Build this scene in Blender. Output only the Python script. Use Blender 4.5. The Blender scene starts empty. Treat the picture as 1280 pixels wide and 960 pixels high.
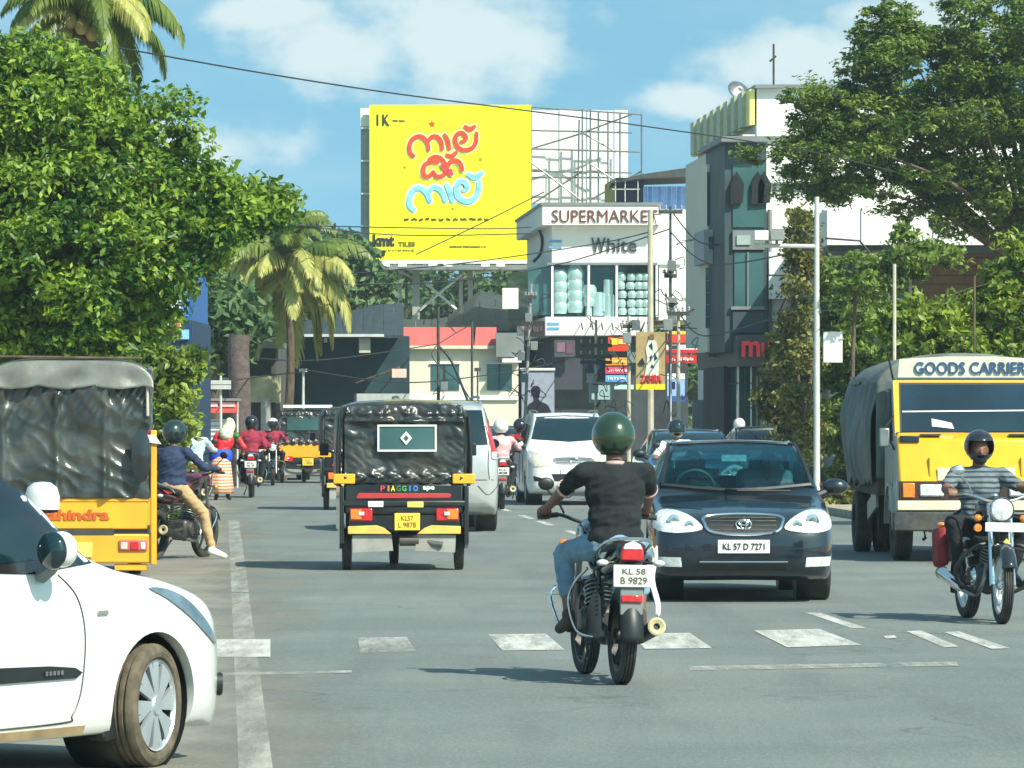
import bpy, bmesh, math, random
import numpy as np
from mathutils import Vector, Matrix, Euler, noise
from mathutils.bvhtree import BVHTree
from mathutils.geometry import delaunay_2d_cdt
random.seed(7); R = random.Random(11)
PI = math.pi; rad = math.radians
sc = bpy.context.scene; COL = sc.collection
F = 6000.0; EYE = 1.7; HY = 520.0          # focal length in photograph pixels, eye height, horizon row

# ---------------------------------------------------------------- camera, sky, sun
cam = bpy.data.cameras.new('camera'); camo = bpy.data.objects.new('camera', cam); COL.objects.link(camo)
camo.location = (0, 0, EYE); camo.rotation_euler = (PI/2, 0, 0)
cam.sensor_width = 36; cam.lens = 36*F/1280; cam.shift_y = 40/1280; cam.clip_start = 1; cam.clip_end = 20000
sc.camera = camo
sc.view_settings.view_transform = 'Standard'; sc.view_settings.look = 'None'
sc.view_settings.exposure = 0.54; sc.view_settings.gamma = 1
SUN = Vector((0.70, -0.78, 1.0)).normalized()
sl = bpy.data.lights.new('sun', 'SUN'); so = bpy.data.objects.new('sun', sl); COL.objects.link(so)
sl.energy = 4.8; sl.angle = rad(0.5); sl.color = (1, 0.93, 0.80)
so.rotation_euler = SUN.to_track_quat('Z', 'Y').to_euler(); so.location = (30, -20, 60)
W_ = bpy.data.worlds.new('World'); sc.world = W_; W_.use_nodes = True
def world():
    nt = W_.node_tree; N = nt.nodes; L = nt.links; N.clear()
    out = N.new('ShaderNodeOutputWorld'); bg = N.new('ShaderNodeBackground'); L.new(bg.outputs[0], out.inputs[0])
    tc = N.new('ShaderNodeTexCoord')
    add = N.new('ShaderNodeVectorMath'); add.operation = 'ADD'; add.inputs[1].default_value = (0, 0, 0.34)
    L.new(tc.outputs['Generated'], add.inputs[0])
    nm = N.new('ShaderNodeVectorMath'); nm.operation = 'NORMALIZE'; L.new(add.outputs[0], nm.inputs[0])
    sky = N.new('ShaderNodeTexSky'); sky.sky_type = 'NISHITA'; sky.sun_disc = False
    sky.sun_elevation = math.asin(SUN.z); sky.sun_rotation = math.atan2(SUN.x, SUN.y)
    sky.air_density = 1.0; sky.dust_density = 0.7; sky.ozone_density = 1.6
    L.new(nm.outputs[0], sky.inputs[0])
    hs = N.new('ShaderNodeMix'); hs.data_type = 'RGBA'; hs.blend_type = 'MULTIPLY'; hs.inputs[0].default_value = 1
    hs.inputs[7].default_value = (0.86, 1.27, 1.04, 1); L.new(sky.outputs[0], hs.inputs[6])
    # pale haze low down, then clouds
    sep = N.new('ShaderNodeSeparateXYZ'); L.new(tc.outputs['Generated'], sep.inputs[0])
    def cloud(scale, lo, hi, off, z=2.2, det=9):
        mp = N.new('ShaderNodeMapping'); mp.inputs['Scale'].default_value = (1, 1, z); mp.inputs['Location'].default_value = off
        L.new(tc.outputs['Generated'], mp.inputs[0])
        nz = N.new('ShaderNodeTexNoise'); nz.inputs['Scale'].default_value = scale; nz.inputs['Detail'].default_value = det
        nz.inputs['Roughness'].default_value = 0.58; L.new(mp.outputs[0], nz.inputs[0])
        mr = N.new('ShaderNodeMapRange'); mr.interpolation_type = 'SMOOTHSTEP'
        mr.inputs[1].default_value = lo; mr.inputs[2].default_value = hi; L.new(nz.outputs[0], mr.inputs[0])
        return mr.outputs[0], nz.outputs[0]
    def blob(px, py, rx, ry):   # a cloud bank at a direction of the sky
        d = Vector(((px-640)/F, 1, (HY-py)/F)).normalized()
        s = N.new('ShaderNodeVectorMath'); s.operation = 'SUBTRACT'; s.inputs[1].default_value = d
        L.new(tc.outputs['Generated'], s.inputs[0])
        q = N.new('ShaderNodeVectorMath'); q.operation = 'MULTIPLY'; q.inputs[1].default_value = (F/rx, F/rx, F/ry)
        L.new(s.outputs[0], q.inputs[0])
        l = N.new('ShaderNodeVectorMath'); l.operation = 'LENGTH'; L.new(q.outputs[0], l.inputs[0])
        m = N.new('ShaderNodeMapRange'); m.inputs[1].default_value = 0.25; m.inputs[2].default_value = 1.25
        m.inputs[3].default_value = 1; m.inputs[4].default_value = 0; L.new(l.outputs['Value'], m.inputs[0])
        return m.outputs[0]
    def math_(op, a, b, clamp=False):
        m = N.new('ShaderNodeMath'); m.operation = op; m.use_clamp = clamp
        for i, v in enumerate((a, b)):
            if isinstance(v, (int, float)): m.inputs[i].default_value = v
            else: L.new(v, m.inputs[i])
        return m.outputs[0]
    _, n1 = cloud(60, 0.4, 0.6, (0.3, 0, 0.17), 1.6)
    bl = None
    for b in ((570, 40, 190, 110), (430, 60, 160, 60), (985, 85, 150, 60), (870, 125, 120, 32), (330, 15, 120, 30), (200, 190, 200, 50), (1150, 20, 120, 60)):
        o = blob(*b); bl = o if bl is None else math_('MAXIMUM', bl, o)
    cm = N.new('ShaderNodeMapRange'); cm.interpolation_type = 'SMOOTHSTEP'; cm.inputs[1].default_value = 1.05; cm.inputs[2].default_value = 1.85
    L.new(math_('ADD', bl, math_('MULTIPLY', n1, 1.75)), cm.inputs[0]) 
    veil, _ = cloud(7, 0.42, 0.75, (0.1, 0, 0.4), 3)
    wide, _ = cloud(2.2, 0.52, 0.72, (4, 1, 0.4), 3)
    tot = math_('MAXIMUM', math_('MULTIPLY', cm.outputs[0], 0.8), math_('MAXIMUM', math_('MULTIPLY', veil, 0.35), math_('MULTIPLY', wide, 0.5)), True)
    mx = N.new('ShaderNodeMix'); mx.data_type = 'RGBA'; L.new(tot, mx.inputs[0])
    L.new(hs.outputs[2], mx.inputs[6]); mx.inputs[7].default_value = (4.3, 4.9, 4.8, 1)
    L.new(mx.outputs[2], bg.inputs[0]); bg.inputs[1].default_value = 0.14
world()

# ---------------------------------------------------------------- materials
def lin(c):
    return tuple(((v/12.92) if v <= 0.04045 else ((v+0.055)/1.055)**2.4) for v in c)
def mat(name, col, rough=0.55, metal=0.0, var=0.12, vs=6.0, bump=0.0, bs=30.0, coat=0.0, emit=0.0, dirt=0.0, dirtcol=(0.22, 0.17, 0.11), ds=2.5, alpha=1.0, stretch=None, sheen=0):
    m = bpy.data.materials.new(name); m.use_nodes = True
    nt = m.node_tree; N = nt.nodes; L = nt.links; b = N['Principled BSDF']
    tc = N.new('ShaderNodeTexCoord'); src = tc.outputs['Object']
    if stretch:
        mp = N.new('ShaderNodeMapping'); mp.inputs['Scale'].default_value = stretch; L.new(src, mp.inputs[0]); src = mp.outputs[0]
    n = N.new('ShaderNodeTexNoise'); n.inputs['Scale'].default_value = vs; n.inputs['Detail'].default_value = 6; L.new(src, n.inputs[0])
    r = N.new('ShaderNodeValToRGB'); L.new(n.outputs[0], r.inputs[0])
    r.color_ramp.elements[0].position = 0.3; r.color_ramp.elements[1].position = 0.7
    r.color_ramp.elements[0].color = (*[max(0, c*(1-var)) for c in col], 1); r.color_ramp.elements[1].color = (*[min(1, c*(1+var)) for c in col], 1)
    out = r.outputs[0]
    if dirt:
        n2 = N.new('ShaderNodeTexNoise'); n2.inputs['Scale'].default_value = ds; n2.inputs['Detail'].default_value = 8; L.new(src, n2.inputs[0])
        mr = N.new('ShaderNodeMapRange'); mr.inputs[1].default_value = 0.42; mr.inputs[2].default_value = 0.75; mr.inputs[4].default_value = dirt; L.new(n2.outputs[0], mr.inputs[0])
        mx = N.new('ShaderNodeMix'); mx.data_type = 'RGBA'; L.new(mr.outputs[0], mx.inputs[0]); L.new(out, mx.inputs[6]); mx.inputs[7].default_value = (*dirtcol, 1); out = mx.outputs[2]
    L.new(out, b.inputs['Base Color'])
    b.inputs['Roughness'].default_value = rough; b.inputs['Metallic'].default_value = metal
    b.inputs['Coat Weight'].default_value = coat; b.inputs['Coat Roughness'].default_value = 0.04
    if sheen: b.inputs['Sheen Weight'].default_value = sheen
    if emit: L.new(out, b.inputs['Emission Color']); b.inputs['Emission Strength'].default_value = emit
    if bump:
        n3 = N.new('ShaderNodeTexNoise'); n3.inputs['Scale'].default_value = bs; n3.inputs['Detail'].default_value = 5; L.new(src, n3.inputs[0])
        bp = N.new('ShaderNodeBump'); bp.inputs['Strength'].default_value = 1; bp.inputs['Distance'].default_value = bump; L.new(n3.outputs[0], bp.inputs['Height']); L.new(bp.outputs[0], b.inputs['Normal'])
    if alpha < 1: b.inputs['Alpha'].default_value = alpha
    m['b'] = 1
    return m
def glass(name, col, mix=0.55, rough=0.02):
    m = bpy.data.materials.new(name); m.use_nodes = True; nt = m.node_tree; N = nt.nodes; L = nt.links
    N.clear(); o = N.new('ShaderNodeOutputMaterial'); t = N.new('ShaderNodeBsdfTransparent'); t.inputs[0].default_value = (*col, 1)
    g = N.new('ShaderNodeBsdfGlossy'); g.inputs['Roughness'].default_value = rough; g.inputs[0].default_value = (0.8, 0.95, 1, 1)
    fr = N.new('ShaderNodeLayerWeight'); fr.inputs[0].default_value = 0.12
    ma = N.new('ShaderNodeMath'); ma.operation = 'MULTIPLY_ADD'; L.new(fr.outputs[0], ma.inputs[0]); ma.inputs[1].default_value = 0.5; ma.inputs[2].default_value = mix*0.12
    mx = N.new('ShaderNodeMixShader'); L.new(ma.outputs[0], mx.inputs[0]); L.new(t.outputs[0], mx.inputs[1]); L.new(g.outputs[0], mx.inputs[2]); L.new(mx.outputs[0], o.inputs[0])
    return m
def leafmat(name, dark, light, trans=0.3, rough=0.45):
    m = bpy.data.materials.new(name); m.use_nodes = True; nt = m.node_tree; N = nt.nodes; L = nt.links; b = N['Principled BSDF']
    at = N.new('ShaderNodeAttribute'); at.attribute_name = 'tone'
    tc = N.new('ShaderNodeTexCoord'); n = N.new('ShaderNodeTexNoise'); n.inputs['Scale'].default_value = 1.1; n.inputs['Detail'].default_value = 4; L.new(tc.outputs['Object'], n.inputs[0])
    ma = N.new('ShaderNodeMath'); ma.operation = 'MULTIPLY_ADD'; L.new(n.outputs[0], ma.inputs[0]); ma.inputs[1].default_value = 1.3; ma.inputs[2].default_value = -0.65
    ad = N.new('ShaderNodeMath'); ad.operation = 'ADD'; ad.use_clamp = True; L.new(ma.outputs[0], ad.inputs[0]); L.new(at.outputs['Fac'], ad.inputs[1])
    mx = N.new('ShaderNodeMix'); mx.data_type = 'RGBA'; L.new(ad.outputs[0], mx.inputs[0]); mx.inputs[6].default_value = (*dark, 1); mx.inputs[7].default_value = (*light, 1)
    L.new(mx.outputs[2], b.inputs['Base Color']); b.inputs['Roughness'].default_value = rough
    tr = N.new('ShaderNodeBsdfTranslucent'); L.new(mx.outputs[2], tr.inputs[0])
    ms = N.new('ShaderNodeMixShader'); ms.inputs[0].default_value = trans; L.new(b.outputs[0], ms.inputs[1]); L.new(tr.outputs[0], ms.inputs[2])
    L.new(ms.outputs[0], N['Material Output'].inputs[0]); return m
def wornpaint(name, col, wear, sc_=3.0):
    m = mat(name, col, 0.75, var=0.08, vs=3, dirt=0.25, dirtcol=(0.3, 0.3, 0.27), ds=1.5); nt = m.node_tree; N = nt.nodes; L = nt.links
    tc = N.new('ShaderNodeTexCoord'); n = N.new('ShaderNodeTexNoise'); n.inputs['Scale'].default_value = sc_; n.inputs['Detail'].default_value = 9; n.inputs['Roughness'].default_value = 0.75
    mp = N.new('ShaderNodeMapping'); mp.inputs['Scale'].default_value = (1.6, 0.16, 1); L.new(tc.outputs['Object'], mp.inputs[0]); L.new(mp.outputs[0], n.inputs[0]); mr = N.new('ShaderNodeMapRange'); mr.inputs[1].default_value = wear-0.16; mr.inputs[2].default_value = wear+0.14; mr.inputs[4].default_value = 0.82; L.new(n.outputs[0], mr.inputs[0])
    t = N.new('ShaderNodeBsdfTransparent'); ms = N.new('ShaderNodeMixShader'); L.new(mr.outputs[0], ms.inputs[0]); L.new(t.outputs[0], ms.inputs[1]); L.new(N['Principled BSDF'].outputs[0], ms.inputs[2])
    L.new(ms.outputs[0], N['Material Output'].inputs[0]); return m
m_white = mat('white_paint', (0.80, 0.80, 0.76), 0.3, var=0.03, vs=2, coat=0.6)
m_carwhite = mat('white_car_paint', (0.70, 0.72, 0.68), 0.25, var=0.02, vs=2, coat=1, dirt=0.12, ds=1.2)
m_silver = mat('silver_car_paint', (0.50, 0.53, 0.52), 0.32, 0.35, var=0.03, coat=1, dirt=0.15)
m_navy = mat('dark_blue_car_paint', (0.003, 0.011, 0.021), 0.25, 0.1, var=0.1, coat=1, dirt=0.05)
m_blue = mat('blue_car_paint', (0.04, 0.13, 0.25), 0.3, 0.2, var=0.1, coat=1)
m_black = mat('black_plastic', (0.012, 0.016, 0.016), 0.45, var=0.3)
m_gloss = mat('black_paint', (0.006, 0.010, 0.012), 0.18, var=0.2, coat=1, dirt=0.08)
m_rubber = mat('tyre_rubber', (0.030, 0.031, 0.028), 0.8, var=0.3, vs=20, bump=0.002, bs=120, dirt=0.35, dirtcol=(0.16, 0.13, 0.09), ds=6)
m_dustyrubber = mat('dusty_tyre_rubber', (0.085, 0.072, 0.048), 0.9, var=0.25, vs=14, bump=0.002, bs=150, dirt=0.5, dirtcol=(0.26, 0.21, 0.14), ds=7)
m_steel = mat('dull_steel', (0.30, 0.31, 0.30), 0.4, 0.8, var=0.2, dirt=0.4, dirtcol=(0.12, 0.09, 0.06))
m_chrome = mat('chrome', (0.75, 0.76, 0.75), 0.12, 1.0, var=0.05, vs=10)
m_alloy = mat('silver_wheel_cover', (0.55, 0.60, 0.62), 0.3, 0.6, var=0.08, dirt=0.15)
m_engine = mat('engine_metal', (0.07, 0.075, 0.075), 0.45, 0.5, var=0.4, vs=14, dirt=0.4)
m_darkglass = mat('dark_glass', (0.006, 0.022, 0.028), 0.04, var=0.2, coat=0.5)
m_glass = glass('clear_glass', (0.55, 0.78, 0.80), .3)
m_shopglass = mat('shop_glass', (0.05, 0.12, 0.12), 0.06, var=0.4, vs=0.6)
m_lamp = mat('lamp_lens', (0.72, 0.78, 0.74), 0.08, 0.2, var=0.3, vs=18, bump=0.004, bs=60, coat=1)
m_lampwarm = mat('yellowed_lamp_lens', (0.62, 0.62, 0.50), 0.1, 0.1, var=0.25, vs=15, coat=1)
m_red = mat('red_lens', (0.55, 0.015, 0.02), 0.12, var=0.25, vs=30, coat=1)
m_orange = mat('orange_lens', (0.85, 0.22, 0.02), 0.15, var=0.2, vs=30, coat=1)
m_yellow = mat('autorickshaw_yellow', (0.86, 0.42, 0.02), 0.4, var=0.1, vs=3, coat=0.3, dirt=0.25, dirtcol=(0.35, 0.17, 0.05))
m_tyellow = mat('lorry_yellow', (0.80, 0.45, 0.004), 0.35, var=0.08, vs=3, coat=0.5, dirt=0.12, dirtcol=(0.40, 0.22, 0.03))
m_plateY = mat('yellow_plate', (0.80, 0.58, 0.06), 0.5, var=0.06)
m_plateW = mat('white_plate', (0.78, 0.80, 0.74), 0.45, var=0.05)
m_ink = mat('black_lettering', (0.02, 0.022, 0.024), 0.6)
m_redink = mat('red_lettering', (0.62, 0.03, 0.02), 0.5)
m_cream = mat('cream_paint', (0.72, 0.68, 0.48), 0.45, var=0.08, dirt=0.3)
m_conc = mat('concrete', (0.36, 0.36, 0.32), 0.85, var=0.2, vs=2.5, bump=0.01, bs=20, dirt=0.4, dirtcol=(0.12, 0.13, 0.11))
m_wall = mat('white_wall_paint', (0.76, 0.77, 0.73), 0.8, var=0.05, vs=1, dirt=0.16, dirtcol=(0.45, 0.45, 0.40), ds=0.8)
m_creamwall = mat('cream_wall_paint', (0.70, 0.68, 0.55), 0.85, var=0.07, vs=1, dirt=0.3, dirtcol=(0.35, 0.32, 0.24), ds=1)
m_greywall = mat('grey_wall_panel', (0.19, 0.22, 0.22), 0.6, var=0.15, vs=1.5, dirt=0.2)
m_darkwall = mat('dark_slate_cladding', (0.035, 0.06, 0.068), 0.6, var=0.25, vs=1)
m_teal = mat('dark_teal_sheet', (0.016, 0.055, 0.065), 0.55, var=0.3, vs=0.8)
m_bark = mat('tree_bark', (0.10, 0.075, 0.05), 0.95, var=0.4, vs=9, bump=0.03, bs=12, stretch=(1, 1, 0.3))
m_redroof = mat('red_roof_sheet', (0.62, 0.09, 0.08), 0.55, var=0.15, vs=1.5, dirt=0.3, dirtcol=(0.40, 0.14, 0.12))
m_skin = mat('brown_skin', (0.20, 0.095, 0.055), 0.55, var=0.12, vs=12)
m_jeans = mat('faded_denim', (0.16, 0.27, 0.36), 0.9, var=0.25, vs=9, bump=0.008, bs=14)
m_khaki = mat('khaki_trouser_cloth', (0.48, 0.34, 0.17), 0.9, var=0.12, vs=7, bump=0.01, bs=12)
m_tee = mat('charcoal_tee_cloth', (0.010, 0.015, 0.017), 0.95, var=0.3, vs=8, bump=0.02, bs=9)
m_navycloth = mat('navy_jacket_cloth', (0.02, 0.035, 0.085), 0.85, var=0.25, vs=6, bump=0.015, bs=10)
m_maroon = mat('maroon_cloth', (0.28, 0.02, 0.05), 0.85, var=0.2, bump=0.01, bs=12)
m_blackcloth = mat('black_cloth', (0.012, 0.014, 0.018), 0.9, var=0.3, bump=0.01, bs=12)
m_palecloth = mat('pale_blue_cloth', (0.50, 0.66, 0.70), 0.9, var=0.1, bump=0.01, bs=12)
m_whitecloth = mat('white_cloth', (0.75, 0.76, 0.72), 0.9, var=0.06, bump=0.01, bs=12)
m_pole = mat('galvanised_pole', (0.62, 0.64, 0.60), 0.45, 0.2, var=0.1, dirt=0.2)
m_concpole = mat('concrete_pole', (0.50, 0.47, 0.36), 0.9, var=0.15, vs=3, bump=0.01, bs=14, dirt=0.3)
m_darkpole = mat('rusty_dark_pole', (0.05, 0.055, 0.05), 0.8, var=0.4, vs=6)
m_cable = mat('black_cable', (0.02, 0.025, 0.03), 0.6)
def cmat(rgb, rough=0.5, **k):
    key = 'paint_%02x%02x%02x' % tuple(int(v*255) for v in rgb)
    return bpy.data.materials.get(key) or mat(key, lin(rgb), rough, **k)

# ---------------------------------------------------------------- object helpers
MX = {}
def tag(o, label=None, cat=None, group=None, kind=None):
    if label: o['label'] = label
    if cat: o['category'] = cat
    if group: o['group'] = group
    if kind: o['kind'] = kind
    return o
def thing(name, label, cat, loc=(0, 0, 0), rz=0, group=None, tilt=(0, 0)):
    o = bpy.data.objects.new(name, None); COL.objects.link(o); o.empty_display_size = 0.2
    o.location = loc; o.rotation_euler = (tilt[0], tilt[1], rz)
    MX[o.name] = Matrix.Translation(loc) @ Euler((tilt[0], tilt[1], rz)).to_matrix().to_4x4()
    return tag(o, label, cat, group)
def AT(px, py, D): return Vector(((px-640)*D/F, D, EYE-(py-HY)*D/F))
def RD(c, D, z=0): return Vector((c-0.06*D, D, z))       # road coordinates: c metres right of the road line
def cr(P, n=6, closed=False):
    P = [Vector(p) for p in P]; out = []; m = len(P)
    for i in range(m if closed else m-1):
        p0 = P[(i-1) % m] if (closed or i > 0) else P[0]; p1 = P[i]; p2 = P[(i+1) % m]; p3 = P[(i+2) % m] if (closed or i+2 < m) else P[-1]
        for k in range(n):
            t = k/n; out.append(0.5*((2*p1)+(p2-p0)*t+(2*p0-5*p1+4*p2-p3)*t*t+(3*p1-p0-3*p2+p3)*t**3))
    if not closed: out.append(P[-1])
    return out
class MB:
    def __init__(s): s.v = []; s.f = []
    def add(s, vs, fs):
        b = len(s.v); s.v += [Vector(v) for v in vs]; s.f += [tuple(b+i for i in f) for f in fs]; return s
    def box(s, c, d, rz=0, rx=0, ry=0):
        M_ = Euler((rx, ry, rz)).to_matrix(); c = Vector(c); vs = []
        for z in (-.5, .5):
            for x, y in ((-.5, -.5), (.5, -.5), (.5, .5), (-.5, .5)): vs.append(c+M_@Vector((x*d[0], y*d[1], z*d[2])))
        return s.add(vs, [(3, 2, 1, 0), (4, 5, 6, 7), (0, 1, 5, 4), (1, 2, 6, 5), (2, 3, 7, 6), (3, 0, 4, 7)])
    def bb(s, a, b): a = Vector(a); b = Vector(b); return s.box((a+b)/2, [abs(x) for x in (b-a)])
    def tube(s, P, r, n=8, cap=True, flat=None):
        P = [Vector(p) for p in P]; m = len(P); rs = r if isinstance(r, (list, tuple)) else [r]*m
        b = len(s.v); up = None
        for i, p in enumerate(P):
            d = (P[min(i+1, m-1)]-P[max(i-1, 0)])
            d = d.normalized() if d.length > 1e-9 else Vector((0, 0, 1))
            if up is None:
                up = Vector((0, 0, 1)) if abs(d.z) < 0.9 else Vector((1, 0, 0))
            x = d.cross(up); x = x.normalized() if x.length > 1e-6 else d.orthogonal().normalized(); y = x.cross(d).normalized(); up = y
            fx, fy = flat or (1, 1)
            for k in range(n):
                a = 2*PI*k/n; s.v.append(p+rs[i]*(x*math.cos(a)*fx+y*math.sin(a)*fy))
        for i in range(m-1):
            for k in range(n):
                k2 = (k+1) % n; s.f.append((b+i*n+k, b+i*n+k2, b+(i+1)*n+k2, b+(i+1)*n+k))
        if cap: s.f.append(tuple(b+k for k in range(n))[::-1]); s.f.append(tuple(b+(m-1)*n+k for k in range(n)))
        return s
    def lathe(s, prof, c=(0, 0, 0), axis='z', n=24, a0=0, a1=2*PI, rot=None, scale=(1, 1, 1)):
        c = Vector(c); b = len(s.v); full = abs(a1-a0-2*PI) < 1e-6; m = n if full else n+1
        for r, h in prof:
            for k in range(m):
                a = a0+(a1-a0)*k/n; q = Vector((r*math.cos(a), r*math.sin(a), h))
                if axis == 'x': q = Vector((q.z, q.x, q.y))
                elif axis == 'y': q = Vector((q.x, -q.z, q.y))
                q = Vector((q.x*scale[0], q.y*scale[1], q.z*scale[2]))
                if rot is not None: q = rot@q
                s.v.append(c+q)
        for i in range(len(prof)-1):
            for k in range(n):
                k2 = (k+1) % m
                s.f.append((b+i*m+k, b+i*m+k2, b+(i+1)*m+k2, b+(i+1)*m+k))
        return s
    def sphere(s, c, r, n=12, m=8, rot=None):
        r = r if isinstance(r, (list, tuple)) else (r, r, r)
        prof = [(math.sin(PI*i/m), -math.cos(PI*i/m)) for i in range(m+1)]; prof[0] = (0.001, -1); prof[-1] = (0.001, 1)
        s.lathe(prof, c, 'z', n, scale=r, rot=rot)
        return s
    def prism(s, out, d, plane='xz', at=0):     # closed outline extruded from at to at+d
        g = {'xz': lambda a, b, t: (a, t, b), 'yz': lambda a, b, t: (t, a, b), 'xy': lambda a, b, t: (a, b, t)}[plane]
        n = len(out); vs = [g(a, b, at) for a, b in out]+[g(a, b, at+d) for a, b in out]
        return s.add(vs, [tuple(range(n))[::-1], tuple(range(n, 2*n))]+[(i, (i+1) % n, n+(i+1) % n, n+i) for i in range(n)])
    def grid(s, fn, nu, nv, back=0.0):
        b = len(s.v)
        for i in range(nu+1):
            for j in range(nv+1): s.v.append(Vector(fn(i/nu, j/nv)))
        for i in range(nu):
            for j in range(nv):
                q = b+i*(nv+1)+j; s.f.append((q, q+nv+1, q+nv+2, q+1))
        return s
    def caps(s, a, b_, ra, rb, n=14):        # round-ended taper
        a = Vector(a); b_ = Vector(b_); d = b_-a; L = max(d.length, 1e-5); d = d/L
        P = []; rs = []
        for k in range(5): t = PI/2*k/4; P.append(a-d*ra*math.cos(t)); rs.append(max(ra*math.sin(t), ra*0.03))
        for k in range(1, 5): t = PI/2*(1-k/4); P.append(b_+d*rb*math.cos(t)); rs.append(max(rb*math.sin(t), rb*0.03))
        P.insert(5, b_); rs.insert(5, rb)
        return s.tube(P, rs, n)
    def mesh(s, name, inv=None, smooth=35, fix=True):
        me = bpy.data.meshes.new(name)
        me.from_pydata([tuple(inv@v) for v in s.v] if inv else [tuple(v) for v in s.v], [], s.f); me.update()
        finish(me, smooth, fix); return me
    def build(s, name, m, parent=None, smooth=35, bevel=0, world=False, label=None, solid=0, fix=True, kind=None):
        inv = MX[parent.name].inverted() if (world and parent) else None
        me = s.mesh(name, inv, smooth, fix); o = link(name, me, m, parent)
        if bevel:
            b = o.modifiers.new('bevel', 'BEVEL'); b.width = bevel; b.segments = 2; b.limit_method = 'ANGLE'; b.angle_limit = rad(40)
        if solid:
            b = o.modifiers.new('solid', 'SOLIDIFY'); b.thickness = solid; b.offset = -1
        if label: o['label'] = label
        if kind: o['kind'] = kind
        return o
def finish(me, smooth=35, fix=True):
    bm = bmesh.new(); bm.from_mesh(me)
    if fix: bmesh.ops.recalc_face_normals(bm, faces=bm.faces)
    for f in bm.faces: f.smooth = smooth > 0
    if smooth > 0:
        t = rad(smooth)
        for e in bm.edges:
            if len(e.link_faces) == 2 and e.calc_face_angle(0) > t: e.smooth = False
    bm.to_mesh(me); bm.free()
def link(name, me, m=None, parent=None):
    o = bpy.data.objects.new(name, me); COL.objects.link(o)
    if m and len(me.materials) == 0: me.materials.append(m)
    if parent:
        o.parent = parent; MX[o.name] = MX[parent.name]
    else: MX[o.name] = Matrix.Identity(4)
    return o
def copy_tree(o, parent=None):
    c = o.copy(); COL.objects.link(c)
    if parent: c.parent = parent
    for ch in list(o.children): copy_tree(ch, c)
    return c
def evaluated(o):
    dg = bpy.context.evaluated_depsgraph_get(); dg.update()
    me = bpy.data.meshes.new_from_object(o.evaluated_get(dg)); return me
def text(name, s, size, m, parent, loc, rot=(PI/2, 0, 0), depth=0.004, bold=0.0, sx=1.0, align='CENTER', world=False, fit=None):
    c = bpy.data.curves.new('t', 'FONT'); c.body = s; c.size = size; c.extrude = depth/2; c.offset = bold; c.align_x = align; c.align_y = 'CENTER'; c.resolution_u = 3
    t = bpy.data.objects.new('t', c); COL.objects.link(t); me = evaluated(t); bpy.data.objects.remove(t)
    xs = [v.co.x for v in me.vertices]; ys = [v.co.y for v in me.vertices]
    if not xs: return None
    w = max(xs)-min(xs); h = max(ys)-min(ys); fx = sx; fy = 1
    if fit: fx = fit[0]/w; fy = fit[1]/h
    cx = (max(xs)+min(xs))/2; cy = (max(ys)+min(ys))/2
    M_ = Matrix.Translation(loc)@Euler(rot).to_matrix().to_4x4()@Matrix.Diagonal((fx, fy, 1, 1))@Matrix.Translation((-cx if align == 'CENTER' else 0, -cy, 0))
    if world and parent: M_ = MX[parent.name].inverted()@M_
    me.transform(M_); me.materials.clear(); o = link(name, me, m, parent); return o
def ribbon(mb, P, w, y, thick=0.02, n=5, s=1):
    """flat painted stroke in the plane facing the road; P in (x, z)"""
    Q = cr([Vector((p[0], 0, p[1])) for p in P], n); m = len(Q); L_ = []; R_ = []
    for i, p in enumerate(Q):
        d = (Q[min(i+1, m-1)]-Q[max(i-1, 0)]).normalized(); nn = Vector((-d.z, 0, d.x))
        ww = w*(0.82+0.18*math.sin(PI*min(1, i/(m-1)*1.0)))/2
        L_.append(p+nn*ww); R_.append(p-nn*ww)
    base = len(mb.v)
    for a, b in zip(L_, R_): mb.v += [Vector((a.x, y, a.z)), Vector((b.x, y, b.z))]
    for i in range(m-1): mb.f.append((base+2*i, base+2*i+1, base+2*i+3, base+2*i+2))
    for ei, e in enumerate((Q[0], Q[-1])):
        b = len(mb.v); mb.v += [Vector((e.x+w*.42*math.cos(2*PI*k/12), y+0.0006*(ei+1), e.z+w*.42*math.sin(2*PI*k/12))) for k in range(12)]; mb.f.append(tuple(range(b, b+12)))
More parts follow.
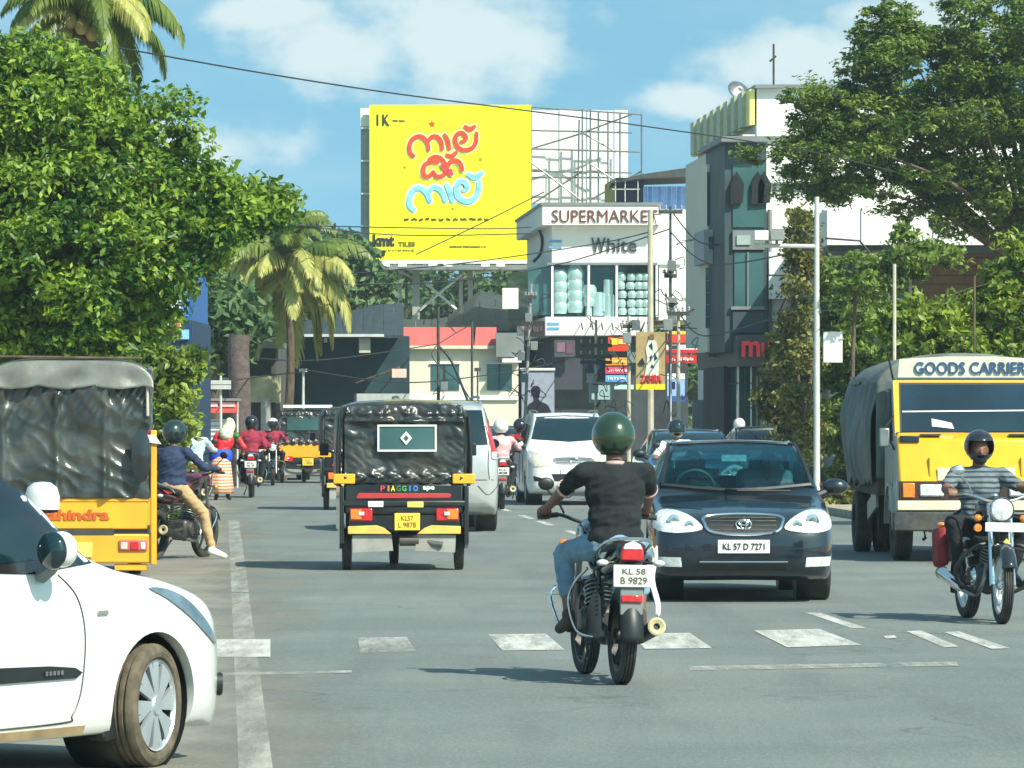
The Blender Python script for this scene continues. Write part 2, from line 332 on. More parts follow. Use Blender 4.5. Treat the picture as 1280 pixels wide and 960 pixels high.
# ---------------------------------------------------------------- ground, road, markings
def sheet(name, pts, z, m, div=1, kind='structure'):
    mb = MB(); mb.add([(p[0], p[1], z) for p in pts], [tuple(range(len(pts)))]); o = mb.build(name, m, None, smooth=0); o['kind'] = kind; return o
def strip(name, c0, c1, D0, D1, z, m, n=1):
    return sheet(name, [RD(c0, D0), RD(c1, D0), RD(c1, D1), RD(c0, D1)], z, m)
def asphalt():
    m = bpy.data.materials.new('worn_asphalt'); m.use_nodes = True; nt = m.node_tree; N = nt.nodes; L = nt.links; b = N['Principled BSDF']
    tc = N.new('ShaderNodeTexCoord')
    def nz(s, det, st=None, ro=0.5):
        src = tc.outputs['Object']
        if st: mp = N.new('ShaderNodeMapping'); mp.inputs['Scale'].default_value = st; mp.inputs['Rotation'].default_value = (0, 0, -0.06); L.new(src, mp.inputs[0]); src = mp.outputs[0]
        n = N.new('ShaderNodeTexNoise'); n.inputs['Scale'].default_value = s; n.inputs['Detail'].default_value = det; n.inputs['Roughness'].default_value = ro; L.new(src, n.inputs[0]); return n.outputs[0]
    def mixc(f, a, c, k=1.0, lo=0.35, hi=0.65):
        mr = N.new('ShaderNodeMapRange'); mr.inputs[1].default_value = lo; mr.inputs[2].default_value = hi; mr.inputs[4].default_value = k; L.new(f, mr.inputs[0])
        x = N.new('ShaderNodeMix'); x.data_type = 'RGBA'; L.new(mr.outputs[0], x.inputs[0])
        if isinstance(a, tuple): x.inputs[6].default_value = (*a, 1)
        else: L.new(a, x.inputs[6])
        x.inputs[7].default_value = (*c, 1); return x.outputs[2]
    c = mixc(nz(0.5, 5), (0.134, 0.160, 0.149), (0.172, 0.198, 0.183))
    c = mixc(nz(1.1, 6, (1.6, 0.10, 1)), c, (0.105, 0.125, 0.118), 0.65, 0.5, 0.7)     # wheel-worn lanes
    c = mixc(nz(0.35, 7, (1, 0.5, 1), 0.7), c, (0.26, 0.27, 0.24), 0.5, 0.55, 0.72)    # dusty patches
    c = mixc(nz(22, 5, (1, .5, 1), .8), c, (0.28, 0.30, 0.28), 0.45, 0.5, 0.68); c = mixc(nz(30, 5, (1.3, .4, 1), .8), c, (0.07, 0.085, 0.08), 0.5, 0.52, 0.7)       # chips of stone
    c = mixc(nz(3.0, 8, (0.7, 1.6, 1), 0.8), c, (0.10, 0.12, 0.12), 0.5, 0.6, 0.68)    # oil spots, patches
    vo = N.new('ShaderNodeTexVoronoi'); vo.feature = 'DISTANCE_TO_EDGE'; vo.inputs['Scale'].default_value = 0.42
    ds_ = N.new('ShaderNodeVectorMath'); ds_.operation = 'ADD'; cn = N.new('ShaderNodeTexNoise'); cn.inputs['Scale'].default_value = 1.6; cn.inputs['Detail'].default_value = 6; L.new(tc.outputs['Object'], cn.inputs[0]); L.new(tc.outputs['Object'], ds_.inputs[0]); L.new(cn.outputs[1], ds_.inputs[1]); L.new(ds_.outputs[0], vo.inputs[0])
    cm_ = N.new('ShaderNodeMapRange'); cm_.inputs[1].default_value = 0.012; cm_.inputs[2].default_value = 0.004; L.new(vo.outputs['Distance'], cm_.inputs[0])
    mk = N.new('ShaderNodeMath'); mk.operation = 'MULTIPLY'; L.new(cm_.outputs[0], mk.inputs[0]); mr2 = N.new('ShaderNodeMapRange'); mr2.inputs[1].default_value = 0.5; mr2.inputs[2].default_value = 0.6; mr2.inputs[4].default_value = 0.45; L.new(nz(0.22, 2), mr2.inputs[0]); L.new(mr2.outputs[0], mk.inputs[1])
    xx = N.new('ShaderNodeMix'); xx.data_type = 'RGBA'; L.new(mk.outputs[0], xx.inputs[0]); L.new(c, xx.inputs[6]); xx.inputs[7].default_value = (0.05, 0.06, 0.058, 1); c = xx.outputs[2]
    L.new(c, b.inputs['Base Color']); b.inputs['Roughness'].default_value = 0.8
    bp = N.new('ShaderNodeBump'); bp.inputs['Distance'].default_value = 0.01; L.new(nz(45, 6), bp.inputs['Height']); L.new(bp.outputs[0], b.inputs['Normal'])
    return m
m_dirt = mat('dusty_ground', (0.38, 0.33, 0.22), 0.95, var=0.25, vs=1.5, bump=0.03, bs=6, dirt=0.5, dirtcol=(0.20, 0.19, 0.13))
sheet('ground', [(-4000, -300), (4000, -300), (4000, 9000), (-4000, 9000)], -0.02, mat('bare_ground', (0.26, 0.23, 0.15), 0.95, var=0.3, vs=0.5, bump=0.02, bs=5))
m_asph = asphalt()
strip('road', -6.0, 10.4, -20, 420, 0.0, m_asph)
# dusty left shoulder, thinning out towards the lane
def dustmat():
    m = mat('roadside_dust', (0.27, 0.262, 0.212), 0.95, var=0.15, vs=1.2, bump=0.01, bs=20); nt = m.node_tree; N = nt.nodes; L = nt.links
    tc = N.new('ShaderNodeTexCoord'); n = N.new('ShaderNodeTexNoise'); n.inputs['Scale'].default_value = 0.8; n.inputs['Detail'].default_value = 9; n.inputs['Roughness'].default_value = 0.7
    mp = N.new('ShaderNodeMapping'); mp.inputs['Scale'].default_value = (1, 0.25, 1); L.new(tc.outputs['Object'], mp.inputs[0]); L.new(mp.outputs[0], n.inputs[0])
    sp = N.new('ShaderNodeSeparateXYZ'); L.new(tc.outputs['Object'], sp.inputs[0])
    ma = N.new('ShaderNodeMath'); ma.operation = 'MULTIPLY_ADD'; L.new(sp.outputs[1], ma.inputs[0]); ma.inputs[1].default_value = 0.06; L.new(sp.outputs[0], ma.inputs[2])   # = c
    mr = N.new('ShaderNodeMapRange'); L.new(ma.outputs[0], mr.inputs[0]); mr.inputs[1].default_value = 1.5; mr.inputs[2].default_value = -0.9; mr.inputs[3].default_value = -0.35; mr.inputs[4].default_value = 0.45
    a2 = N.new('ShaderNodeMath'); a2.operation = 'ADD'; L.new(mr.outputs[0], a2.inputs[0]); L.new(n.outputs[0], a2.inputs[1])
    m2 = N.new('ShaderNodeMapRange'); L.new(a2.outputs[0], m2.inputs[0]); m2.inputs[1].default_value = 0.42; m2.inputs[2].default_value = 0.75; m2.inputs[4].default_value = 0.8
    t = N.new('ShaderNodeBsdfTransparent'); ms = N.new('ShaderNodeMixShader'); L.new(m2.outputs[0], ms.inputs[0]); L.new(t.outputs[0], ms.inputs[1]); L.new(N['Principled BSDF'].outputs[0], ms.inputs[2]); L.new(ms.outputs[0], N['Material Output'].inputs[0]); return m
strip('shoulder', -6.0, 2.4, 15, 140, 0.002, dustmat())
m_mark = wornpaint('worn_white_road_paint', (0.64, 0.65, 0.59), 0.42); m_markfaint = wornpaint('faded_white_road_paint', (0.50, 0.51, 0.46), 0.53)
strip('edge_line', 0.07, 0.235, 18, 46, 0.004, wornpaint('cracked_edge_paint', (0.46, 0.46, 0.40), 0.52, 2.2))
strip('edge_line', 0.07, 0.24, 46.3, 78, 0.004, m_markfaint)
for D0 in (38.4, 68, 74.5, 79, 85.5, 97, 108): strip('centre_line_dash', 5.02, 5.14, D0, D0+3.0, 0.004, m_mark)
def pxpoly(name, pts, z, m):
    sheet(name, [((px-640)/F*(EYE*F/(py-HY)), EYE*F/(py-HY)) for px, py in pts], z, m)
for q, m in ((((262, 800), (338, 800), (338, 822), (255, 822)), m_mark), (((447, 798), (508, 797), (520, 815), (450, 817)), m_markfaint),
             (((610, 794), (682, 793), (706, 813), (628, 814)), m_mark), (((788, 793), (862, 792), (890, 811), (806, 812)), m_mark), (((942, 789), (1024, 787), (1077, 807), (984, 810)), m_mark),
             (((1133, 790), (1152, 789), (1198, 809), (1180, 810)), m_mark), (((1180, 791), (1198, 790), (1262, 811), (1240, 812)), m_mark), (((1104, 796), (1118, 795), (1121, 798), (1108, 799)), m_mark)):
    pxpoly('crosswalk_stripe', q, 0.006, m)
pxpoly('stop_line', ((860, 834), (1195, 828), (1198, 833), (862, 839)), 0.006, m_markfaint)
pxpoly('stop_line', ((262, 842), (440, 839), (440, 842), (262, 846)), 0.006, m_markfaint)
m_kerb = mat('kerb_concrete', (0.30, 0.29, 0.24), 0.9, var=0.2, bump=0.01, bs=20, dirt=0.4)
def band(name, c0, c1, D0, D1, z0, z1, m):
    mb = MB(); vs = [RD(c0, D0, z0), RD(c1, D0, z0), RD(c1, D1, z0), RD(c0, D1, z0), RD(c0, D0, z1), RD(c1, D0, z1), RD(c1, D1, z1), RD(c0, D1, z1)]
    mb.add(vs, [(3, 2, 1, 0), (4, 5, 6, 7), (0, 1, 5, 4), (1, 2, 6, 5), (2, 3, 7, 6), (3, 0, 4, 7)]); return mb
o = band('kerb', 10.4, 10.55, 20, 300, -0.02, 0.13, 0).build('kerb', m_kerb, None, smooth=0); tag(o, kind='structure')
o = band('pavement', 10.55, 30, 20, 300, -0.01, 0.12, 0).build('pavement', m_dirt, None, smooth=0); tag(o, kind='structure')
o = band('pavement', -30, -6.0, 20, 300, -0.01, 0.03, 0).build('pavement', m_dirt, None, smooth=0); tag(o, kind='structure')

# ---------------------------------------------------------------- building helpers (world coordinates)
def wbox(name, px0, py0, px1, py1, D, depth, m, parent, rz=0.0, **k):
    """box whose front face spans these pixels at distance D"""
    a = AT(px0, py0, D); b = AT(px1, py1, D)
    mb = MB(); mb.bb((a.x, D, b.z), (b.x, D+depth, a.z)); return mb.build(name, m, parent, world=True, smooth=0, **k)
def shear(mb, D0):                     # walls run along the road: x shifts with distance
    for v in mb.v: v.x -= 0.06*(v.y-D0)
    return mb
def slab(name, px0, py0, px1, py1, D, dep, m, parent, **k):
    a = AT(px0, py0, D); b = AT(px1, py1, D); mb = MB(); mb.bb((a.x, D, b.z), (b.x, D+dep, a.z)); return shear(mb, D).build(name, m, parent, world=True, smooth=0, **k)
def wtext(name, s, px0, py0, px1, py1, D, m, parent, bold=0.02, depth=0.03):
    a = AT(px0, py0, D); b = AT(px1, py1, D)
    o = text(name, s, 1, m, parent, ((a.x+b.x)/2, D, (a.z+b.z)/2), (PI/2, 0, 0), depth, bold, world=True, fit=(b.x-a.x, a.z-b.z))
    if name == 'small_print': o['kind'] = 'stuff'
    return o
def wmarks(name, px0, py0, px1, py1, D, m, parent, seed=1):
    """worn lettering too small to read: a row of little uneven strokes"""
    rr = random.Random(seed); mb = MB(); x = px0; h = py1-py0
    while x < px1-.8:
        w = rr.uniform(.5, 1.3); t = rr.uniform(0, .35)*h; u = rr.uniform(0, .3)*h; a = AT(x, py0+t, D); b = AT(x+w, py1-u, D); mb.bb((a.x, D, b.z), (b.x, D+.02, a.z)); x += w+rr.choice((.35, .5, .5, 1.6))
    return mb.build(name, m, parent, world=True, smooth=0, kind='stuff')
def bars(name, lst, r, m, parent, n=6, **k):
    mb = MB()
    for P in lst: mb.tube(P, r, n)
    return mb.build(name, m, parent, world=True, **k)

# ---------------------------------------------------------------- supermarket
m_potsteel = mat('bright_steel', (0.72, 0.74, 0.72), 0.3, .3, var=.05)
def supermarket():
    D = 158; r = thing('shop_building', 'white corner supermarket building with glazed upper floor of stacked steel pots', 'building', (AT(690, 0, D).x, D, 0))
    slab('wall', 690, 282, 852, 330.5, D, 13, m_wall, r); slab('wall', 824, 330.5, 852, 400, D+.1, 12.5, m_wall, r)
    slab('wall', 692, 330.6, 823, 400, D+1.4, 11, m_greywall, r)
    slab('sign_band', 678, 256, 826, 281, D-0.55, 14, m_wall, r)
    slab('roof', 676, 253, 828, 256.5, D-0.6, 14.1, m_greywall, r)
    slab('wall', 826, 262, 884, 372, D+1.5, 12, m_wall, r)
    slab('wall', 835, 372, 884, 400, D+1.6, 12, m_creamwall, r)
    # storey under the glazing, entrance zone in shade
    slab('fascia_board', 682, 396, 812, 419, D-0.4, 13.5, m_wall, r)
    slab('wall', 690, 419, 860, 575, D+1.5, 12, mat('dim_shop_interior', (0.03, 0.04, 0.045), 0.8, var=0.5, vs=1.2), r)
    # glazed bay with frame bars
    a = AT(690, 331, D); b = AT(822, 396, D)
    g = MB().bb((a.x+0.05, D-0.02, b.z), (b.x, D+0.02, a.z)).build('window', glass('display_glass', (.86, .94, .94), .1), r, world=True, smooth=0)
    MB().bb((a.x+.05, D+1.1, b.z), (b.x, D+1.15, a.z)).build('display_back', m_shopglass, r, world=True, smooth=0)
    for px in (690.5, 736, 771, 821): slab('window_frame', px-1.4, 331, px+1.4, 396, D-0.06, .1, m_wall, r)
    slab('window_frame', 684, 328, 822, 331, D-.08, .2, m_greywall, r)
    slab('side_window', 660, 334, 688, 394, D+0.4, 11, m_shopglass, r)
    # left side wall, seen at a slant
    for px, m in ((689.6, m_greywall),):
        pass
    # stacked pots and jars behind the glass: each one a part
    pot = MB().lathe([(.02, -.2), (.2, -.2), (.24, -.05), (.23, .1), (.16, .19), (.02, .2)], n=14).mesh('pot')
    can = MB().lathe([(.01, -.3), (.14, -.3), (.14, .28), (.11, .3), (.01, .3)], n=12).mesh('jar')
    def put(nm, me, px, py, s=1.0, sz=1.0):
        p = AT(px, py, D+0.3); o = link(nm, me, m_potsteel, r); o.location = MX[r.name].inverted()@p; o.scale = (s, s, s*sz)
    for py in (345, 358, 371, 384): put('pot', pot, 700, py, 1.1); put('pot', pot, 719, py-2, 1.2)
    put('pot', pot, 719, 336, 0.8); put('pot', pot, 736, 364, 1.1); put('pot', pot, 736, 376, .9); put('jar', can, 736, 387, .8)
    for px, py, s in ((748, 380, 1.3), (754, 378, 1.0), (760, 362, 1.1), (761, 383, 1.3), (775, 350, .9)): put('jar', can, px, py, s)
    for i, px in enumerate((776, 788, 798, 806)):
        for py in (346, 357, 368, 379, 389): put('pot', pot, px+(py % 3), py, 0.62)
    wtext('sign_lettering', 'SUPERMARKET', 690, 262.5, 822, 278, D-0.58, cmat((0.42, 0.22, 0.16)), r, 0, .02)
    wtext('sign_lettering', 'W', 739, 297, 757, 316, D-.04, cmat((0.25, 0.27, 0.28)), r, .02)
    wtext('sign_lettering', 'hite', 759, 298, 796, 315, D-.04, cmat((0.25, 0.25, 0.27)), r, .01)
    for a_, b_, c_, d_ in ((686, 300, 702, 303), (686, 307, 702, 310), (684, 403, 699, 406), (684, 409, 699, 412)): slab('blue_stripe', a_, b_, c_, d_, D-.43 if b_ > 390 else D-.03, .03, cmat((0.35, 0.6, 0.75)), r)
    mb = MB()                           # curved brace on the side wall and small bent lamps under the fascia
    for i, px in enumerate((727, 740, 752, 765, 776)):
        p = AT(px, 404, D-.45); mb.tube([p, p+Vector((0, -.25, -.05)), p+Vector((.03, -.35, -.22))], .025, 6)
    mb.build('sign_lamp', m_darkpole, r, world=True)
    p = AT(672, 298, D+4); MB().tube(cr([p+Vector((0, 0, .4)), p+Vector((.15, 0, 0)), p+Vector((.1, 0, -.5)), p+Vector((-.15, 0, -.8))], 6), .05).build('side_lettering', m_ink, r, world=True)
    # rooftop shed with striped blue sheets
    D2 = D+8
    slab('roof_shed_wall', 770, 222, 805, 256, D2, 5, cmat((0.04, 0.10, 0.2)), r)
    for i in range(13): slab('blue_sheet', 804+i*6, 233, 804+i*6+5.3, 262, D2-.1-(i % 2)*.06, .08, cmat((0.38, 0.52, 0.75) if i % 2 else (0.50, 0.64, 0.84)), r)
    mb = MB(); a = AT(768, 226, D2-1); b = AT(884, 205, D2-1)
    A = [AT(764, 229, D2-1), AT(800, 218, D2-1), AT(884, 206, D2-1), AT(884, 220, D2-1), AT(800, 223, D2-1)]
    mb.prism([(v.x, v.z) for v in A], 5, 'xz', D2-1); mb.build('shed_roof', m_darkpole, r, world=True, smooth=0)
    for px in (769, 781, 797): slab('rail', px, 226, px+1, 252, D2-.9, .05, m_pole, r)
    slab('rail', 765, 236, 800, 237, D2-.9, .05, m_pole, r)
supermarket()

def signboards():
    D = 150; G = 'small shop signboards under the supermarket'
    def board(lab, px0, py0, px1, py1, D, col, letters=None, lc=None, cat='sign', extra=(), name='shop_signboard', dep=.15):
        a = AT(px0, py1, D); r = thing(name, lab, cat, (AT((px0+px1)/2, 0, D).x, D, a.z))
        wbox('panel', px0, py0, px1, py1, D, dep, cmat(col), r)
        if letters: wmarks('lettering', px0+(px1-px0)*.1, py0+(py1-py0)*.25, px1-(px1-px0)*.1, py1-(py1-py0)*.25, D-.03, cmat(lc), r, int(px0+py0))
        for (q, c) in extra: wbox('stripe', *q, D-.02, .02, cmat(c), r)
        bars('bracket', [[AT((px0+px1)/2, (py0+py1)/2, D)+Vector((0, dep, 0)), AT((px0+px1)/2, (py0+py1)/2, D)+Vector((0, 1.6, 0))]], .03, m_darkpole, r)
        return r
    board('orange and yellow lit shop sign directly above the small orange strip sign', 760, 421, 784, 439, D, (0.80, 0.22, 0.05), None, None, extra=(((763, 423, 772, 431), (1.0, 0.78, 0.2)), ((773, 424, 782, 430), (1, 0.85, 0.45))))
    board('orange strip sign with worn lettering, topmost of three narrow stacked shop signs', 757, 447, 786, 456.5, D, (0.95, 0.60, 0.12), 1, (1, 0.85, 0.5))
    board('pink strip sign, middle of three narrow stacked shop signs', 757, 458.5, 788, 467, D, (0.90, 0.28, 0.42), 1, (1, 0.88, 0.9))
    board('pale blue strip sign, lowest of three narrow stacked shop signs', 757, 469, 786, 477, D, (0.42, 0.66, 0.95), 1, (0.9, 0.95, 1))
    board('dark blue square shop board left of the stacked strip signs', 731, 446, 756, 476, D+.8, (0.03, 0.09, 0.22), None, None, extra=(((741, 452, 750, 462), (0.15, 0.3, 0.5)),))
    board('pale green strip sign below the blue strip sign', 768, 481, 792, 486.5, D, (0.70, 0.9, 0.82))
    board('grey framed glass notice board standing behind the white minivan', 736, 478, 766, 503, D-6, (0.16, 0.26, 0.3), None, None, 'notice board', extra=(((739.5, 481.5, 762.5, 499.5), (0.58, 0.68, 0.68)),))
    board('orange topped red shop sign right of the bride poster', 834, 414, 873, 428, D, (0.90, 0.25, 0.16), None, None, extra=(((834, 414, 876, 418), (1.0, 0.75, 0.35)),))
    board('white and red patterned shop sign right of the bride poster', 833, 431, 872, 441, D, (0.85, 0.85, 0.83), None, None, extra=(((833, 437, 872, 441), (0.75, 0.12, 0.16)), ((840, 431.5, 846, 436), (0.2, 0.2, 0.22))))
    board('small red slogan board right of the bride poster', 833, 443.5, 871, 454, D, (0.72, 0.12, 0.12), 1, (0.95, 0.85, 0.8))
    board('blue and white parking style sign beside the thin white post', 834, 467, 856, 502, D-2, (0.55, 0.68, 0.88), None, None, extra=(((834, 467, 856, 474), (0.95, 0.96, 0.97)), ((840, 477, 844, 486), (0.05, 0.1, 0.3)), ((834, 495, 856, 502), (0.2, 0.32, 0.6))))
    board('dark grey shop board with picture panels hanging over the shop doorway', 693, 425, 719, 446, D, (0.28, 0.29, 0.32), None, None, extra=(((696, 428, 706, 440), (0.5, 0.38, 0.42)), ((708, 430, 716, 442), (0.42, 0.28, 0.32))))
    board('plain grey board below the picture panel board', 694, 448, 728, 487, D+.5, (0.24, 0.25, 0.29))
    board('brown shop board on the corner under the supermarket fascia', 652, 401, 681, 421, D+2, (0.17, 0.14, 0.14), 1, (0.38, 0.33, 0.33))
    board('white signboard with rounded look mounted on a bracket left of the supermarket', 628, 360, 648, 386, D-4, (0.88, 0.88, 0.82))
    # bride poster on the pole, paper colours only
    D = 107; r = thing('poster_board', 'tan poster of a person in a patterned white gown, fixed to the concrete pole', 'poster', (AT(813, 0, D).x, D, AT(0, 487, D).z))
    wbox('panel', 795, 415, 831.5, 487, D, .06, cmat((0.66, 0.58, 0.40)), r); wbox('yellow_strip', 795, 480.5, 831.5, 487, D-.02, .02, cmat((0.92, 0.86, 0.1)), r)
    wtext('lettering', 'ZAHRA', 801, 468, 827, 478, D-.02, cmat((0.85, 0.22, 0.2)), r, .02)
    def pts(l): return [(AT(x, y, D).x, AT(x, y, D).z) for x, y in l]
    MB().prism(pts([(811, 424), (817, 422), (821, 430), (824, 450), (823, 470), (806, 470), (809, 448), (807, 436)]), -.02, 'xz', D-.005).build('printed_gown', cmat((0.82, 0.84, 0.78)), r, world=True, smooth=0)
    MB().prism(pts([(812, 418), (817, 418), (818, 424), (811, 424)]), -.012, 'xz', D-.03).build('printed_head', cmat((0.5, 0.36, 0.26)), r, world=True, smooth=0)
    mb = MB()
    for q in ([(811, 432), (815, 428), (816, 438)], [(818, 441), (822, 448), (818, 451)], [(812, 446), (815, 443), (814, 452)], [(798, 453), (803, 447), (807, 456), (800, 456)], [(815, 455), (818, 460), (813, 459)]): mb.prism(pts(q), -.008, 'xz', D-.03)
    mb.build('printed_pattern', cmat((0.10, 0.16, 0.16)), r, world=True, smooth=0)
    # banner with the dark portrait
    D = 136; r = thing('portrait_banner', 'pale grey banner with the dark portrait of a man, left of the white minivan', 'banner', (AT(672, 0, D).x, D, 0))
    wbox('panel', 652, 462, 693, 560, D, .08, cmat((0.60, 0.64, 0.69)), r); wbox('top_rail', 650, 460, 694, 463, D-.05, .15, m_wall, r)
    mb = MB(); mb.prism([(AT(x, y, D).x, AT(x, y, D).z) for x, y in cr([(664, 490, 0), (665, 484, 0), (670, 482, 0), (675, 485, 0), (675, 492, 0), (673, 498, 0), (676, 502, 0), (686, 508, 0), (689, 530, 0), (655, 530, 0), (659, 508, 0), (666, 502, 0), (667, 497, 0)], 3, True) for x, y in [(x, y)]] if False else [(AT(p.x, p.y, D).x, AT(p.x, p.y, D).z) for p in cr([(664, 490, 0), (665, 484, 0), (670, 482, 0), (675, 485, 0), (675, 492, 0), (673, 498, 0), (676, 502, 0), (686, 508, 0), (689, 530, 0), (655, 530, 0), (659, 508, 0), (666, 502, 0), (667, 497, 0)], 3, True)], -.012, 'xz', D-.005)
    mb.build('printed_portrait', cmat((0.14, 0.13, 0.18)), r, world=True, smooth=0)
signboards()

# ---------------------------------------------------------------- hoarding
def hoarding():
    D = 186; k = F/D; r = thing('billboard', 'huge yellow billboard with red and light blue curly lettering on steel columns', 'billboard', (AT(560, 0, D).x, D, 0))
    my = mat('billboard_yellow_vinyl', (0.86, 0.82, 0.0), 0.5, var=0.03, vs=0.5, bump=0.006, bs=1.5); 
    wbox('panel', 462, 131, 664, 329, D, .12, my, r)
    for i in range(5): wbox('frame_bar', 451.5, 159+i*41, 462, 161+i*41, D+.3, .08, m_pole, r)
    wbox('side_return', 451, 136, 461.6, 330, D+.5, .3, cmat((0.55, 0.6, 0.6)), r); wbox('side_cap', 450.5, 135, 461.8, 158, D+.4, .3, m_wall, r)
    wbox('catwalk', 462, 331, 664, 337, D-.4, 1.6, m_greywall, r); wbox('base_strip', 463, 325.5, 660, 329.5, D-.06, .05, m_wall, r)
    for px in (482, 503, 541, 560, 607, 626): # floodlights
        p = AT(px, 332, D-.9); mb = MB().box(p, (.32, .2, .16), rx=-.4); mb.tube([p, p+Vector((0, .6, -.1))], .03); mb.build('floodlight', m_wall, r, world=True)
    for px, w in ((500, 5), (508, 3.4), (520, 9), (576, 5), (588, 6)):
        p = AT(px, 337, D+.8); MB().bb((p.x-w/2/k, D+.7, 0), (p.x+w/2/k, D+.7+w/k, p.z)).build('column', m_conc if w > 4 else m_darkpole, r, world=True, smooth=0)
    bars('brace', [[AT(a, b, D+.7), AT(c, d, D+.7)] for a, b, c, d in ((524, 388, 578, 342), (530, 352, 574, 390), (478, 338, 498, 372), (512, 345, 498, 338), (592, 340, 620, 338), (590, 372, 632, 372))], .06, m_pole, r)
    # lettering strokes, units of the hoarding
    def st(lists, w, y, m, nm, o=(490, 140), s=6.4):
        mb = MB()
        for pi_, P in enumerate(lists): ribbon(mb, [(AT(o[0]+u/s, 0, D).x, AT(0, o[1]+v/s, D).z) for u, v in P], w/s/k, y-.002*pi_)
        mb.build(nm, m, r, world=True, smooth=0, fix=False)
    w1 = [[(172, 352), (145, 325), (140, 270), (165, 218), (215, 195), (258, 212), (285, 255), (292, 302)], [(283, 245), (320, 200), (362, 200), (393, 240), (402, 296)], [(422, 185), (446, 230), (458, 296)],
          [(555, 240), (580, 232), (592, 200), (562, 168), (522, 180), (505, 225), (525, 280), (580, 305), (640, 288), (672, 240), (676, 172)]]
    t1 = [[(588, 118), (622, 140), (658, 118)], [(440, 345), (478, 356), (512, 325)]]
    w2 = [[(298, 382), (340, 358), (388, 370), (420, 410), (432, 470), (405, 510), (358, 515), (328, 480)], [(330, 480), (296, 516), (258, 508), (250, 470), (262, 425), (310, 400), (365, 402)], [(405, 425), (440, 470), (475, 495)], [(440, 450), (470, 398), (520, 392), (550, 420), (562, 465)]]
    w3 = [[(170, 782), (138, 745), (146, 670), (180, 620), (230, 610), (275, 650), (302, 712)], [(288, 650), (330, 605), (378, 618), (410, 660), (425, 705)], [(436, 585), (462, 640), (482, 708)], [(570, 625), (600, 612), (585, 568), (542, 560), (515, 605), (528, 680), (590, 716), (650, 700), (688, 640), (695, 562)]]
    t3 = [[(612, 500), (660, 525), (715, 492)]]
    halo = mat('halo_print', (0.92, 0.88, 0.35), 0.6, var=0.02); hal2 = mat('pale_halo_print', (0.75, 0.88, 0.55), 0.6, var=0.02)
    st(w1+t1+w2, 66, D-.012, halo, 'lettering_halo'); st(w3+t3, 74, D-.014, hal2, 'lettering_halo')
    red = mat('orange_red_print', (0.72, 0.06, 0.01), 0.5, var=0.25, vs=2.5); st(w1+t1+w2, 37, D-.05, red, 'lettering')
    st([w2[2], [(425, 440), (445, 480), (470, 470)]], 40, D-.08, cmat((0.95, 0.25, 0.25)), 'lettering')
    st(w3+t3, 41, D-.05, mat('light_blue_print', (0.22, 0.58, 0.72), 0.5, var=0.25, vs=2.5), 'lettering'); 
    def star(px, py, rr, m, nm='star'):
        c = AT(px, py, D); P = [(c.x+(rr if i % 2 else rr*.42)/k*math.sin(PI*i/5+PI), c.z+(rr if i % 2 else rr*.42)/k*math.cos(PI*i/5+PI)) for i in range(10)]
        MB().prism(P, -.01, 'xz', D-.012).build(nm, m, r, world=True, smooth=0)
    star(540, 155, 5, red); mg = cmat((0.62, 0.66, 0.12)); star(601, 199, 3.5, mg); star(506, 209, 2.5, mg); star(566, 261, 2.5, mg)
    mb = MB(); rr = R       # small curly tag line, too small to read
    x = 505
    while x < 608:
        wd = rr.uniform(5, 9)
        for i in range(int(wd)):
            u = x+i; y0 = 274+rr.uniform(-1, 1)
            ribbon(mb, [(AT(u, 0, D).x, AT(0, y0+2, D).z), (AT(u+.3, 0, D).x, AT(0, y0-1, D).z), (AT(u+1.2, 0, D).x, AT(0, y0+1, D).z)], .8/k, D-.012, n=2)
        x += wd+2.5
    mb.build('tag_line', cmat((0.40, 0.35, 0.08)), r, world=True, smooth=0, fix=False, kind='stuff')
    wtext('logo_lettering', 'kmt', 466, 293, 493, 308, D-.02, m_ink, r, .05); wtext('logo_lettering', 'TILES', 498, 302, 519, 308, D-.02, cmat((0.45, 0.42, 0.05)), r)
    star(468, 302, 3, cmat((0.95, 0.55, 0.1)), 'logo_mark')
    wmarks('small_print', 466, 311.5, 518, 314.5, D-.02, cmat((0.5, 0.45, 0.05)), r)
    wmarks('small_print', 562, 307, 607, 310, D-.02, cmat((0.4, 0.36, 0.05)), r, 4)
    wtext('logo_lettering', 'I K', 471, 143, 487, 157, D-.02, m_ink, r, .03); wmarks('small_print', 491, 149.5, 506, 152.5, D-.02, cmat((0.3, 0.3, 0.05)), r, 7)
    # second hoarding seen from its frame side
    D = 190; r = thing('billboard', 'blank white billboard sheet behind an open steel scaffold, right of the yellow one', 'billboard', (AT(725, 0, D).x, D, 0))
    for i in range(7): wbox('sheet', 665+i*17.2, 137.5+(i % 2)*.7, 665+(i+1)*17.2-.5, 254, D+.6+(i % 2)*.05, .05, m_wall, r)
    def P(x, y, d=0): return AT(x, y, D+d)
    fr = [((664, 134), (802, 143)), ((802, 143), (802, 262)), ((664, 163), (790, 166)), ((664, 186), (800, 190)), ((664, 214), (790, 216)), ((664, 222), (760, 222)), ((728, 136), (728, 300)), ((738, 136), (738, 300)), ((748, 140), (748, 300)), ((760, 140), (760, 262)), ((775, 141), (775, 262)),
          ((664, 186), (730, 166)), ((664, 203), (726, 250)), ((728, 166), (790, 143)), ((728, 166), (770, 190)), ((738, 205), (790, 240)), ((664, 256), (728, 214)), ((738, 250), (802, 214)), ((724, 150), (722, 262)), ((664, 134), (664, 262))]
    for i, (a, b) in enumerate(fr): bars('frame_bar', [[P(*a, -.8+(i % 3)*.12), P(*b, -.8+(i % 3)*.12)]], .035, m_steel, r, 5)
    for px in (690, 733, 770): p = P(px, 250, .9); MB().bb((p.x-.15, D+.9, 0), (p.x+.15, D+1.2, p.z)).build('column', m_darkpole, r, world=True, smooth=0)
